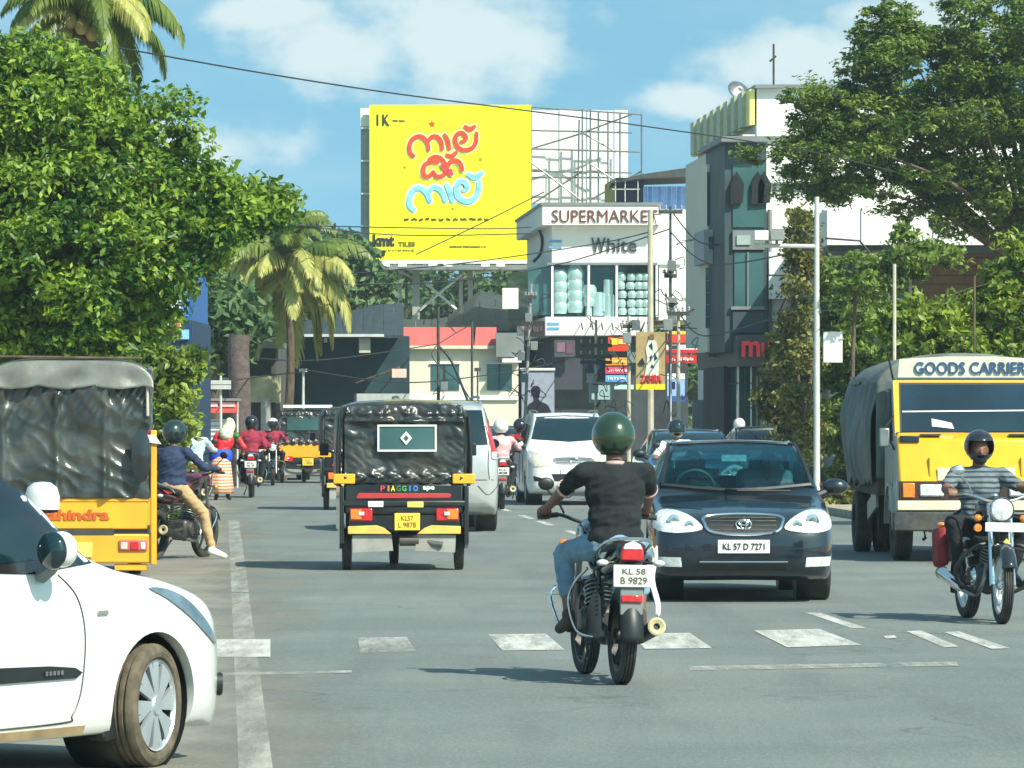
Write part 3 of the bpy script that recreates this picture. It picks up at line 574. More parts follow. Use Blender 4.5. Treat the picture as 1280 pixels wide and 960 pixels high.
hoarding()

# ---------------------------------------------------------------- right hand buildings
def right_block():
    D = 115; r = thing('office_building', 'tall white and grey office block with ribbed attic and dark glazed corner', 'building', (AT(960, 0, D).x, D, 0))
    slab('wall', 946, 262, 1420, 600, D, 14.3, m_wall, r); slab('wall', 946, 110, 1110, 262, D+.1, 14.3, m_wall, r); slab('wall', 1100, 170, 1420, 262, D+1, 13, m_wall, r)
    slab('parapet', 944, 105.5, 1112, 110, D-.1, 14.8, m_greywall, r)
    # ribbed attic sheets along the road side
    xa = AT(945, 0, D).x
    for i in range(17):
        y0 = D+.1+i*.85; z1 = AT(0, 111, D).z; z0 = AT(0, 166, D).z+0.2
        mb = MB(); mb.bb((xa-.14-(i % 2)*.10, y0, z0), (xa-.02, y0+.84, z1)); shear(mb, D).build('ribbed_sheet', cmat((0.92, 0.90, 0.52)) if i % 2 == 0 else cmat((0.66, 0.70, 0.60)), r, world=True, smooth=0)
    # recessed floors of the road front: dark panels and glazing
    def side(nm, y0, y1, pz0, pz1, out, m, th=.12):
        mb = MB(); mb.bb((xa-out-th, D+y0, AT(0, pz1, D).z), (xa-out, D+y1, AT(0, pz0, D).z)); return shear(mb, D).build(nm, m, r, world=True, smooth=0)
    side('wall', .0, 14.2, 168, 425, .02, m_creamwall, .3)
    # projecting dark corner bay: faces the road and the viewer
    def bay(nm, px0, py0, px1, py1, d, dep, m): return slab(nm, px0, py0, px1, py1, D+d, dep, m, r)
    bay('bay_wall', 906, 176, 958, 440, -.4, 4.5, m_darkwall)
    bay('bay_canopy', 902, 170, 962, 177, -.9, 5.2, m_greywall)
    for a, b, c, d, m in ((916, 205, 956, 284, m_shopglass), (918, 315, 954, 383, m_shopglass)): bay('window', a, b, c, d, -.44, .05, m)
    for a in (935,): bay('window_bar', a-.8, 315, a+.8, 384, -.5, .06, m_greywall)
    bay('window_frame', 914, 383, 956, 387, -.52, .1, m_greywall)
    bay('panel', 916, 288, 956, 312, -.5, .1, m_greywall); bay('panel', 916, 390, 956, 416, -.48, .08, m_darkwall)
    bay('panel', 921, 294, 938, 306, -.54, .05, cmat((0.62, 0.68, 0.66)))
    mb = MB()                       # hanging cloths at the upper opening
    for px in (921, 947, 955):
        a = AT(px, 214, D-.5); mb.prism([(a.x, a.z), (a.x+.17, a.z-.3), (a.x+.14, a.z-.75), (a.x-.15, a.z-.8), (a.x-.14, a.z-.3)], .06, 'xz', D-.55)
    mb.build('curtain', m_blackcloth, r, world=True, smooth=0)
    bay('bay_wall', 884, 205, 906, 440, 3.2, 2.5, m_creamwall); bay('balcony', 880, 287, 906, 329, 2.4, 2.5, mat('balcony_plaster', (0.34, 0.38, 0.38), 0.8, var=0.1)); bay('vent', 886, 296, 902, 311, 2.35, .1, m_darkpole)
    bay('window', 882, 335, 903, 410, 3.15, .05, m_shopglass); bay('window', 884, 215, 903, 282, 3.15, .05, m_darkwall)
    for py in (350, 365, 380, 395): bay('window_bar', 882, py, 903, py+1.5, 3.1, .05, m_greywall)
    # shop front with dark fascia and red logo letters
    mf = mat('dark_fascia', (0.055, 0.06, 0.06), 0.5, var=0.15)
    slab('shop_fascia', 922, 419, 990, 458, D-1.4, 9.5, mf, r)
    wtext('logo_lettering', 'm', 927, 426, 950, 446, D-1.45, cmat((0.95, 0.2, 0.28)), r, .025, .08); wtext('logo_lettering', 'u', 951, 428, 964, 446, D-1.45, cmat((0.85, 0.2, 0.28)), r, .025, .08)
    wtext('logo_lettering', 'T', 966, 430, 975, 444, D-1.45, cmat((0.7, 0.2, 0.28)), r, .02, .08)
    wbox('logo_box', 886, 428, 897, 446, D+3.6, .08, cmat((0.34, 0.36, 0.36)), r)
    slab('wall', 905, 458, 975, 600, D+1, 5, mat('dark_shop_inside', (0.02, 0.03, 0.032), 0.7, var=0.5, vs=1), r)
    slab('shop_glass', 923, 460, 945, 600, D-.9, .05, m_shopglass, r); slab('shop_glass', 923, 460, 925, 600, D-.8, 8, m_shopglass, r)
    for px in (922, 930, 938, 948): slab('mullion', px, 458, px+1.8, 600, D-1.0, .1, m_pole if px in (922, 938) else m_darkpole, r)
    slab('mullion', 921.5, 478, 945, 480, D-1.0, 8, m_darkpole, r); [slab('mullion', 921.3, 458, 922.6, 600, D+.3+i*1.1, .12, m_pole if i % 3 == 0 else m_darkpole, r) for i in range(7)]; slab('counter', 866, 500, 884, 600, D+9, .2, m_greywall, r); slab('shutter', 944, 470, 1000, 600, D-.3, .2, m_creamwall, r)
    for i, (px, py) in enumerate(((952, 330), (952, 360))):
        a = AT(px, py, D-.05); o = MB().box((a.x+.55, D-.22, a.z), (.80, .34, .55)).build('air_conditioner', m_wall, r, world=True, bevel=.02); MB().lathe([(.001, 0), (.2, 0), (.22, .015)], (a.x+.45, D-.40, a.z), 'y', 20).build('fan_grille', m_greywall, o)
    for px in (962, 1030): a = AT(px, 262, D); MB().tube([(a.x, D-.08, a.z), (a.x, D-.08, .2)], .055, 8).build('drain_pipe', m_greywall, r, world=True)
    for i in range(5): slab('floor_band', 946, 170+i*58, 1420 if i > 1 else 1100, 172+i*58, D-.05, 14.5, m_greywall, r)
    bars('antenna', [[AT(967, 108, D+3), AT(967, 55, D+3)], [AT(962, 77, D+3), AT(970, 70, D+3)]], .03, m_darkpole, r)
    mb = MB(); c = AT(924, 113, D+5); mb.lathe([(.01, .08), (.12, .06), (.28, .0), (.3, -.02)], c, 'z', 18, rot=Euler((1.0, 0, .5)).to_matrix()); mb.tube([c, c+Vector((0, 0, -.5))], .03); mb.build('dish_antenna', m_steel, r, world=True, solid=.01)
    # long right wing: white balcony, dark soffit, glazing, brown cladding planks
    D3 = D-6
    def wing(nm, a, b, c, d, dd, dep, m, **k): return wbox(nm, a, b, c, d, D3+dd, dep, m, r, **k)
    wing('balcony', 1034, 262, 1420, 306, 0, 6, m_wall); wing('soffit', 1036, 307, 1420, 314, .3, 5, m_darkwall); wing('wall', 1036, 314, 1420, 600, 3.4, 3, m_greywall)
    wing('window', 1052, 320, 1138, 392, 3.3, .05, m_shopglass)
    for px in (1048, 1080, 1108, 1136): wing('window_frame', px, 316, px+4, 395, 3.2, .08, m_wall)
    wing('panel', 1036, 318, 1048, 384, 3.2, .1, m_wall)
    mbn = mat('brown_cladding', (0.16, 0.09, 0.055), 0.8, var=0.3, vs=2)
    for i in range(7): wing('cladding_plank', 1142, 312+i*11, 1420, 321.5+i*11, 2.6, .12, mbn)
    for px in (1076, 1166, 1240): slab('balcony_joint', px, 263, px+.9, 305, D3-.02, .02, m_greywall, r)
    for py0, py1, a, b in ((196, 240, 1184, 1190), (196, 240, 1200, 1206), (196, 240, 1216, 1222)): slab('window', a-5, py0, b+5, py1, D+.95, .05, m_shopglass, r)
right_block()

# compound wall, bus-stop style posts at the right
def right_small():
    r = thing('compound_wall', 'low weathered compound wall behind the lorry and bushes', 'wall', tuple(RD(13, 92)))
    shear(MB().bb((RD(13, 92).x, 92, 0), (RD(13.25, 92).x, 114, 1.5)), 92).build('wall', m_conc, r, world=True, smooth=0)
    MB().bb((RD(13.3, 92).x, 91.8, 0), (RD(24, 92).x, 92, 1.6)).build('wall', m_conc, r, world=True, smooth=0)
    D = 90; p = AT(1021, 612, D); r = thing('camera_pole', 'tall white steel pole with a horizontal camera arm, above the blue sedan', 'pole', (p.x, D, 0))
    MB().tube([(0, 0, 0), (0, 0, 3), (0, 0, AT(0, 246, D).z)], [.062, .055, .045], 12).build('post', m_pole, r)
    z = AT(0, 308, D).z; L_ = (1021-943)*D/F
    MB().tube([(0, 0, z), (-L_, 0, z+.02)], .04, 8).build('arm', m_pole, r)
    for i, x in enumerate((-L_+.12, -L_+.42)): mb = MB().box((x, -.05, z+.2), (.26, .35, .18)); mb.tube([(x, 0, z), (x, 0, z+.15)], .03); mb.build('camera', m_wall if i == 0 else m_greywall, r, bevel=.02)
    MB().box((.3, 0, AT(0, 434, D).z), (.36, .05, .58)).build('sign_plate', m_wall, r, bevel=.01)
    MB().tube([(.15, -.1, z+.15), (.8, -.1, z+.1), (1.3, -.1, z-.5)], .02, 5).build('conduit', m_darkpole, r)
    for px, py0, w, lab in ((1118, 330, 4.5, 'pale concrete post among the hedge above the lorry canvas'), (1218, 345, 3, 'thin brown post in the bushes above the lorry sign')):
        D = 72; p = AT(px, 0, D); r = thing('post', lab, 'post', (p.x, D, 0)); MB().tube([(0, 0, 0), (0, 0, AT(0, py0, D).z)], w/2*D/F, 8).build('shaft', m_concpole if w > 4 else m_bark, r)
right_small()

# ---------------------------------------------------------------- red-roofed shop and dark sheds in the middle
def middle():
    D = 150; r = thing('shop_building', 'small cream building with a pink red roof band under the billboard', 'building', (AT(570, 0, D).x, D, 0))
    slab('wall', 512, 434, 648, 600, D, 8, m_creamwall, r)
    for a, b in ((497, 546), (547, 592), (593, 621)): 
        mb = MB(); A = [AT(a+2, 409, D), AT(b-.5, 409, D), AT(b, 432, D-.25), AT(a, 432, D-.25)]
        mb.add([A[0], A[1], A[2], A[3]]+[v+Vector((0, .1, -.05)) for v in A], [(0, 1, 2, 3), (7, 6, 5, 4), (0, 4, 5, 1), (1, 5, 6, 2), (2, 6, 7, 3), (3, 7, 4, 0)]); mb.build('roof_sheet', m_redroof, r, world=True, smooth=0)
    slab('eave', 492, 432, 624, 436, D-.3, .6, m_cream, r); slab('canopy', 620, 416, 655, 446, D-.6, .3, m_greywall, r)
    for a, b in ((539, 574), (609, 640)):
        w = wbox('window', a, 455, b, 488, D-.03, .08, m_shopglass, r); wbox('window_frame', a-1.5, 453.5, b+1.5, 455, D-.08, .1, m_wall, r); wbox('window_frame', (a+b)/2-.6, 455, (a+b)/2+.6, 488, D-.08, .06, m_darkpole, r)
    wbox('plaster_band', 512, 494, 648, 500, D-.1, .1, m_wall, r); slab('ledge', 628, 448, 652, 453, D-.8, 1, m_wall, r)
    D = 138; r = thing('shed_building', 'dark teal sheet-walled shed with a wide low sloping roof left of the cream shop', 'building', (AT(430, 0, D).x, D, 0))
    slab('wall', 352, 420, 512, 600, D+2, 14, m_teal, r)
    n = 12
    for i in range(n):
        t0 = i/n; t1 = (i+1)/n; xa = 352+(505-352)*t0; xb = 352+(505-352)*t1; za = 418+8*(1-t0)-4*t0*0
        def top(t): return 408-28*min(1, t*1.25)
        A = [AT(xa, 419, D-.4), AT(xb-.5, 419, D-.4), AT(xb-.5, top(t1), D+9), AT(xa, top(t0), D+9)]
        mb = MB(); mb.add(A+[v+Vector((0, 0, -.08)) for v in A], [(0, 1, 2, 3), (7, 6, 5, 4), (0, 4, 5, 1), (1, 5, 6, 2), (2, 6, 7, 3), (3, 7, 4, 0)]); mb.build('roof_sheet', mat('grey_roof_sheet', (0.028, 0.045, 0.05), 0.7, var=0.3, vs=2) if i == 0 else bpy.data.materials['grey_roof_sheet'], r, world=True, smooth=0)
    slab('gutter', 380, 417.5, 480, 421, D-.6, .2, m_pole, r); slab('column', 449, 421, 463, 441, D-.3, .5, m_concpole, r); slab('column', 405, 421, 409, 428, D-.3, .3, m_concpole, r)
    wbox('light_board', 352, 432, 374, 450, D-.1, .1, cmat((0.45, 0.55, 0.52)), r)
    for px in (352, 361, 370): wbox('window', px, 458, px+8, 505, D+1.9, .05, cmat((0.06, 0.20, 0.27)), r)
    slab('awning', 446, 492, 512, 505, D-4, 3, mat('pale_awning', (0.42, 0.46, 0.44), 0.7), r); 
    A = [AT(446, 478, D+1), AT(500, 458, D+1), AT(500, 461, D+1), AT(446, 479.5, D+1)]; MB().prism([(v.x, v.z) for v in A], 1, 'xz', D).build('lean_to_edge', m_bark, r, world=True, smooth=0)
    wbox('white_patch', 490, 461, 508, 472, D-.2, .15, cmat((0.9, 0.76, 0.7)), r)
    # roof further back
    D = 168; r = thing('warehouse_building', 'blue grey warehouse roof showing behind the billboard columns', 'building', (AT(560, 0, D).x, D, 0))
    for i in range(9):
        a = 480+i*20; ft = lambda q: 399 if q < 556 else (399-36*(q-556)/44 if q < 600 else 363+(q-600)*.22)
        A = [AT(a, 414, D), AT(a+19.4, 414, D), AT(a+19.4, ft(a+19.4), D+10), AT(a, ft(a), D+10)]
        mb = MB(); mb.add(A+[v+Vector((0, 0, -.1)) for v in A], [(0, 1, 2, 3), (7, 6, 5, 4), (0, 4, 5, 1), (1, 5, 6, 2), (2, 6, 7, 3), (3, 7, 4, 0)]); mb.build('roof_sheet', m_greywall if i == 99 else mat('slate_roof_sheet', (0.030, 0.048, 0.056), .7, var=.25, vs=1) if i == 0 else bpy.data.materials['slate_roof_sheet'], r, world=True, smooth=0)
    wbox('wall', 480, 412, 660, 600, D+.5, 8, m_darkwall, r)
    # left dark block behind the riders
    D = 128; r = thing('shop_building', 'dark two-storey shop row behind the palm trunk at the left kerb', 'building', (AT(290, 0, D).x, D, 0))
    mdk = mat('dark_brown_plaster', (0.075, 0.075, 0.07), 0.85, var=0.3, vs=1.2)  # one dark plaster colour for the whole shop row
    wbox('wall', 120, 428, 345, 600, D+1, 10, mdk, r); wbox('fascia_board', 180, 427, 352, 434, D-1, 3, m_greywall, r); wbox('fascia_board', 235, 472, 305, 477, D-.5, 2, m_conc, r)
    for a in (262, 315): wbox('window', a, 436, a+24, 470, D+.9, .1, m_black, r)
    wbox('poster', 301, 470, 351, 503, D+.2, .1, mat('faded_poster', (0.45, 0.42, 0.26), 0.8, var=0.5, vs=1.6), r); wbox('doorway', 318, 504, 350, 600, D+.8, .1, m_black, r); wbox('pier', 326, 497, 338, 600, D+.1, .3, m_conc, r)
    D = 112; r = thing('kiosk', 'small red and white roadside kiosk behind the two riders in maroon', 'kiosk', (AT(275, 0, D).x, D, 0))
    wbox('sign_band', 254, 501, 297, 516, D, .2, cmat((0.82, 0.32, 0.30)), r); wbox('sign_panel', 257, 503, 272, 508.5, D-.03, .03, cmat((0.95, 0.78, 0.75)), r); wbox('sign_panel', 277, 503, 294, 508.5, D-.03, .03, cmat((0.95, 0.75, 0.72)), r)
    wbox('cabinet', 259, 524, 280, 590, D+.3, .8, m_wall, r); wbox('roof', 252, 498, 298, 501, D-.1, 1.4, m_greywall, r)
    for i in range(6): wbox('shelf', 260, 526+i*6, 279, 527+i*6, D+.27, .03, m_greywall, r)
    for px in (254, 297): wbox('post', px-1, 500, px+1, 610, D+.05, .06, m_pole, r)
    r = thing('notice_board', 'small pinkish notice board standing behind the helmeted rider in navy', 'notice board', (AT(233, 0, 100).x, 100, 0)); wbox('panel', 226, 528, 239, 546, 100, .05, cmat((0.72, 0.62, 0.62)), r); wbox('leg', 232, 546, 233, 622, 100, .04, m_darkpole, r)
    # white board and blue structure seen through the left tree
    D = 92; r = thing('shop_signboard', 'tall white sign with a red lower corner seen through the left tree leaves', 'sign', (AT(214, 0, D).x, D, 0)); wbox('panel', 200, 374, 226, 417, D, .1, m_wall, r); wbox('stripe', 216, 398, 225, 416, D-.02, .02, cmat((0.85, 0.4, 0.3)), r); wbox('post', 210, 417, 213, 640, D, .08, m_darkpole, r)
    D = 96; r = thing('shop_building', 'blue painted shop front half hidden by the left tree', 'building', (AT(195, 0, D).x, D, 0)); wbox('wall', 100, 400, 240, 640, D, 6, cmat((0.06, 0.20, 0.33)), r); wbox('sign_band', 150, 412, 236, 424, D-.1, .1, cmat((0.5, 0.72, 0.9)), r); wbox('sign_band', 150, 436, 236, 441, D-.1, .1, cmat((0.3, 0.5, 0.75)), r)
    for i in range(5): wbox('window', 150+i*18, 330, 163+i*18, 395, D+.5, .1, cmat((0.35, 0.60, 0.90)), r)
    wbox('wall', 140, 326, 240, 400, D+.6, 5, cmat((0.16, 0.38, 0.62)), r)
middle()

# ---------------------------------------------------------------- poles and cables
def upole(px, top, D, w, lab, m, arms=(), junk=0, lean=0, base=None):
    p = AT(px, 0, D); zt = AT(0, top, D).z; r = thing('utility_pole', lab, 'utility pole', (p.x, D, 0))
    MB().tube([(0, 0, 0), (lean*.5, 0, zt*.5), (lean, 0, zt)], [w*D/F*.55, w*D/F*.5, w*D/F*.4], 8).build('shaft', m, r)
    for py, hw in arms:
        z = AT(0, py, D).z; x0 = lean*z/zt
        MB().box((x0, -.08, z), (hw*2*D/F, .09, .09)).build('crossarm', m_darkpole if m is not m_pole else m_pole, r)
        for s in (-1, -.4, .4, 1): (hw > 6 and m is not m_pole) and MB().lathe([(.01, 0), (.03, .02), (.02, .05), (.03, .07), (.01, .11)], (x0+s*hw*.92*D/F, -.08, z+.05), n=8).build('insulator', m_conc, r)
    rr = random.Random(px)
    if junk:
        mb = MB()
        for i in range(junk):
            z = rr.uniform(.4, .98)*zt; x = rr.uniform(-.4, .4); c = Vector((lean*z/zt+x, -.2+rr.uniform(-.2, .1), z))
            q = [c+Vector((rr.uniform(-.22, .22), rr.uniform(-.06, .06), rr.uniform(-.2, .2))) for _ in range(4)]; mb.tube(cr(q, 4), .012, 4)
        mb.build('cable_bundle', m_cable, r, kind='stuff')
        for i in range(junk//4):
            z = rr.uniform(.45, .95)*zt; MB().box((lean*z/zt+rr.uniform(-.25, .25), -.2, z), (.2, .15, .25)).build('junction_box', m_steel if i % 2 else m_greywall, r, bevel=.01)
    return r
upole(813, 262, 108, 8, 'thick pale concrete pole carrying the bride poster', m_concpole, ())
upole(838, 258, 112, 4, 'dark rusty pole with wide crossarm just right of the poster pole', m_darkpole, ((265, 15), (345, 8)), 16)
upole(848, 385, 105, 5, 'short pale post with crossarm right of the poster pole', m_concpole, ((392, 14),), 6)
upole(745, 400, 120, 4, 'pale pole with many short crossarms under the supermarket fascia', m_concpole, ((432, 20), (446, 20), (453, 20)), 8)
upole(786, 395, 112, 5, 'pale pole left of the bride poster', m_concpole, ((408, 8),), 12)
upole(653, 355, 135, 4, 'leaning pole with a tangle of service boxes left of the supermarket', m_conc, ((372, 7),), 22, lean=.25)
upole(548, 384, 142, 4, 'short dark pole in front of the cream wall, left one', m_darkpole, (), 4)
upole(590, 402, 144, 3.4, 'tall thin dark pole in front of the cream wall', m_darkpole)
upole(597, 462, 120, 2.4, 'thin low pole with small crossbar before the cream wall', m_darkpole, ((462, 4),))
upole(379, 462, 127, 4, 'white pole standing above the yellow autorickshaw', m_pole, ((463, 5),))
upole(276, 468, 105, 3.5, 'thin pole with square crossarm frame in front of the kiosk', m_pole, ((478, 13), (484, 13)))
upole(838.5, 455, 100, 2.2, 'very thin white post behind the dark blue sedan', m_pole)
upole(290, 440, 118, 3, 'slim white pole right beside the palm trunk', m_pole)
def cable(lab, P, r=.018, name='overhead_cable', grp='overhead cables above the road'):
    o = MB().tube(cr([AT(*p) for p in P], 8), r, 5).build(name, m_cable, None, smooth=60); tag(o, lab, 'cable', grp)
cable('long black cable from the top left palm sloping past the billboard top to the office', [(150, 60, 70), (320, 90, 74), (480, 115, 78), (640, 136, 82), (800, 157, 86), (1000, 187, 90), (1120, 215, 93)], .013)
for i, P in enumerate(([(440, 342, 120), (560, 331, 124), (660, 318, 127), (760, 302, 130), (812, 290, 108)], [(380, 356, 125), (560, 352, 128), (700, 330, 130), (838, 286, 112)], [(240, 279, 118), (420, 283, 124), (600, 286, 128), (664, 284, 130)], [(300, 270, 125), (480, 293, 126), (664, 292, 130)],
          [(520, 318, 120), (600, 280, 124), (680, 240, 128)], [(745, 432, 120), (700, 452, 138), (600, 470, 130), (500, 478, 120), (380, 462, 112)], [(838, 262, 112), (870, 300, 113), (900, 306, 116)], [(838, 290, 112), (890, 330, 108), (1021, 310, 90)],
          [(276, 478, 105), (330, 470, 120), (379, 465, 112)], [(290, 445, 118), (400, 450, 130), (548, 430, 142)], [(848, 390, 105), (880, 420, 112), (960, 400, 105)], [(590, 405, 144), (540, 440, 135), (575, 480, 120), (600, 520, 118)], [(548, 432, 142), (566, 455, 142), (592, 520, 142)])):
    labs = ['thin cable crossing the bottom of the yellow billboard', 'cable from the left roofs rising to the rusty pole', 'faint cable across the lower billboard', 'second faint cable across the lower billboard', 'cable slanting up over the billboard corner', 'cable from the short-armed pole down to the white pole', 'cable from the rusty pole to the office balcony', 'cable from the rusty pole to the camera pole', 'cable from the kiosk pole to the white pole', 'cable from the palm trunk to the dark pole', 'cable from the short post towards the hedge', 'drooping cable before the cream wall', 'slanting stay wire before the cream wall']
    cable(labs[i], P, .016 if i < 12 else .04)
# ---------------------------------------------------------------- vehicle kit
def mono(xs, ys, x):
    n = len(xs)
    if x <= xs[0]: return ys[0]
    if x >= xs[-1]: return ys[-1]
    d = [(ys[i+1]-ys[i])/(xs[i+1]-xs[i]) for i in range(n-1)]; m = [d[0]]+[0 if d[i-1]*d[i] <= 0 else 2*d[i-1]*d[i]/(d[i-1]+d[i]) for i in range(1, n-1)]+[d[-1]]
    i = max(j for j in range(n-1) if xs[j] <= x); h = xs[i+1]-xs[i]; t = (x-xs[i])/h
    return (2*t**3-3*t*t+1)*ys[i]+(t**3-2*t*t+t)*h*m[i]+(-2*t**3+3*t*t)*ys[i+1]+(t**3-t*t)*h*m[i+1]
def inside(P, x, y):
    c = False; n = len(P)
    for i in range(n):
        x1, y1 = P[i]; x2, y2 = P[(i+1) % n]
        if (y1 > y) != (y2 > y) and x < (x2-x1)*(y-y1)/(y2-y1)+x1: c = not c
    return c
RAY = {'F': (lambda a, b: Vector((a, 10, b)), Vector((0, -1, 0))), 'B': (lambda a, b: Vector((a, -10, b)), Vector((0, 1, 0))), 'R': (lambda a, b: Vector((5, a, b)), Vector((-1, 0, 0))), 'L': (lambda a, b: Vector((-5, a, b)), Vector((1, 0, 0))), 'T': (lambda a, b: Vector((a, b, 5)), Vector((0, 0, -1)))}
class Car:
    def __init__(s, root, L, st, paint, step=.045, nose=1.0):
        s.root = root; s.L = L; s.paint = paint; S = [r[0] for r in st]; cols = list(zip(*st)); ys = []
        x = S[0]
        while x < S[-1]: ys.append(x); x += step if (x > .3 and x < S[-1]-.3) else step*.5
        ys.append(S[-1]); mb = MB(); rings = []
        for x in ys:
            zl, zt, w, wt, zb = [mono(S, cols[i], x) for i in range(1, 6)]
            ctrl = [(0, 0, zl), (w*.8, 0, zl), (w*.965, 0, zl+.05), (w, 0, zl+(zb-zl)*.5), (w*.99, 0, zb-(zb-zl)*.16), (w*.955, 0, zb), (wt, 0, zt-.05*min(1, (zt-zb)*5+.2)), (wt*.86, 0, zt-.014), (wt*.45, 0, zt), (0, 0, zt+.006)]
            h = cr(ctrl, 4); ring = [Vector((p.x, L/2-x, p.z)) for p in h]+[Vector((-p.x, L/2-x, p.z)) for p in h[1:-1]][::-1]; rings.append(ring)
        n = len(rings[0])
        for r in rings: mb.v += r
        for i in range(len(rings)-1):
            for k in range(n): mb.f.append((i*n+k, i*n+(k+1) % n, (i+1)*n+(k+1) % n, (i+1)*n+k))
        for i in (0, len(rings)-1):
            c = sum(rings[i], Vector())/n; b = len(mb.v); mb.v.append(c)
            for k in range(n): mb.f.append((i*n+k, i*n+(k+1) % n, b))
        s.mb = mb; s.bvh = BVHTree.FromPolygons(mb.v, mb.f); s.holes = []; s.cuts = []
    def hit(s, a, b, d):
        f, dr = RAY[d]; o = f(a, b); h = s.bvh.ray_cast(o, dr)
        if h[0] is None: 
            h = s.bvh.find_nearest(o+dr*(10-s.L/2 if d in 'FB' else 4.2))
            n = -dr; return h[0], n
        n = h[1]; 
        if n.dot(dr) > 0: n = -n
        return h[0], n
    def patch(s, name, out, d, m, off=.006, th=.012, cell=.05, parent=None, smooth=True, mirror=False, label=None):
        if smooth: P = [(p.x, p.y) for p in cr([(a, b, 0) for a, b in out], 4, True)]
        else:
            P = []
            for i in range(len(out)):
                a = Vector(out[i]); b = Vector(out[(i+1) % len(out)]); k = max(1, int((b-a).length/cell))
                P += [tuple(a.lerp(b, j/k)) for j in range(k)]
        xs = [p[0] for p in P]; zs = [p[1] for p in P]; pts = list(P); n = len(P)
        x = min(xs)+cell/2
        while x < max(xs):
            z = min(zs)+cell/2
            while z < max(zs):
                if inside(P, x, z) and min((x-p[0])**2+(z-p[1])**2 for p in P) > (cell*.4)**2: pts.append((x, z))
                z += cell
            x += cell
        r = delaunay_2d_cdt([Vector(p) for p in pts], [(i, (i+1) % n) for i in range(n)], [], 1, 1e-5)
        V2, F_ = r[0], r[2]; mb = MB(); top = []; bot = []
        for v in V2:
            h, nn = s.hit(v.x, v.y, d); top.append(h+nn*off); bot.append(h+nn*(off-th))
        k = len(V2); mb.v = top+bot; mb.f = [tuple(f) for f in F_]+[tuple(i+k for i in f)[::-1] for f in F_]
        cnt = {}
        for f in F_:
            for i in range(len(f)):
                e = (f[i], f[(i+1) % len(f)]); cnt[e] = 1
        for (a, b) in list(cnt):
            if (b, a) not in cnt: mb.f.append((b, a, a+k, b+k))
        o = mb.build(name, m, parent or s.root, smooth=50, label=label)
        if mirror: s.patch(name, [(-a, b) for a, b in out] if d in 'FBT' else out, {'R': 'L', 'L': 'R'}.get(d, d), m, off, th, cell, parent, smooth, False, label)
        return o
    def line(s, name, P, d, w, m, off=.004, parent=None, n=8, mirror=False):
        Q = cr([(a, b, 0) for a, b in P], n); mb = MB(); pts = []
        for q in Q: h, nn = s.hit(q.x, q.y, d); pts.append(h+nn*off)
        mb.tube(pts, w/2, 6); o = mb.build(name, m, parent or s.root)
        if mirror: s.line(name, [(-a, b) for a, b in P] if d in 'FBT' else P, {'R': 'L', 'L': 'R'}.get(d, d), w, m, off, parent, n)
        return o
    def arch(s, y, z, r, x): s.cuts.append((y, z, r, x))
    def hole(s, out, d): s.holes.append((out, d))
    def finish(s):
        for out, d in s.holes:
            keep = []; P = out
            for f in s.mb.f:
                c = sum((s.mb.v[i] for i in f), Vector())/len(f); a, b = (c.x, c.z) if d in 'FB' else (c.y, c.z)
                ok = (d == 'F' and c.y > -.1 and c.z > .9) or (d == 'R' and abs(c.x) > .62 and c.z > 1.0) or (d == 'B' and c.y < -.3 and c.z > .9)
                if ok and inside(P, a, b): continue
                keep.append(f)
            s.mb.f = keep
        o = s.mb.build('body', s.paint, s.root, smooth=42)
        if s.cuts and not s.holes:
            cb = MB()
            for y, z, r, x in s.cuts:
                for sg in (-1, 1): cb.lathe([(.001, -.24), (r, -.24), (r, .3), (.001, .3)], (sg*x, y, z), 'x', 40)
            cm_ = cb.mesh('cut'); c = bpy.data.objects.new('cut', cm_); COL.objects.link(c)
            md = o.modifiers.new('b', 'BOOLEAN'); md.operation = 'DIFFERENCE'; md.object = c; md.solver = 'EXACT'
            par = o.parent; o.parent = None; me = evaluated(o); o.parent = par; o.modifiers.clear(); o.data = me; bpy.data.objects.remove(c); finish(me, 42)
        elif s.cuts:
            keep = []
            for f in s.mb.f:
                c = sum((s.mb.v[i] for i in f), Vector())/len(f)
                if any((c.y-y)**2+(c.z-z)**2 < r*r and abs(c.x) > x-.24 for y, z, r, x in s.cuts): continue
                keep.append(f)
            s.mb.f = keep; me = s.mb.mesh('body', None, 42); me.materials.append(s.paint); o.data = me
        for y, z, r, x in s.cuts:
            for sg in (-1, 1):
                MB().lathe([(.02, -.2), (r*.97, -.2), (r*.972, .0), (r*.975, .08)], (sg*x, y, z), 'x', 32, scale=(sg, 1, 1)).build('wheel_liner', m_black, s.root)
        return o
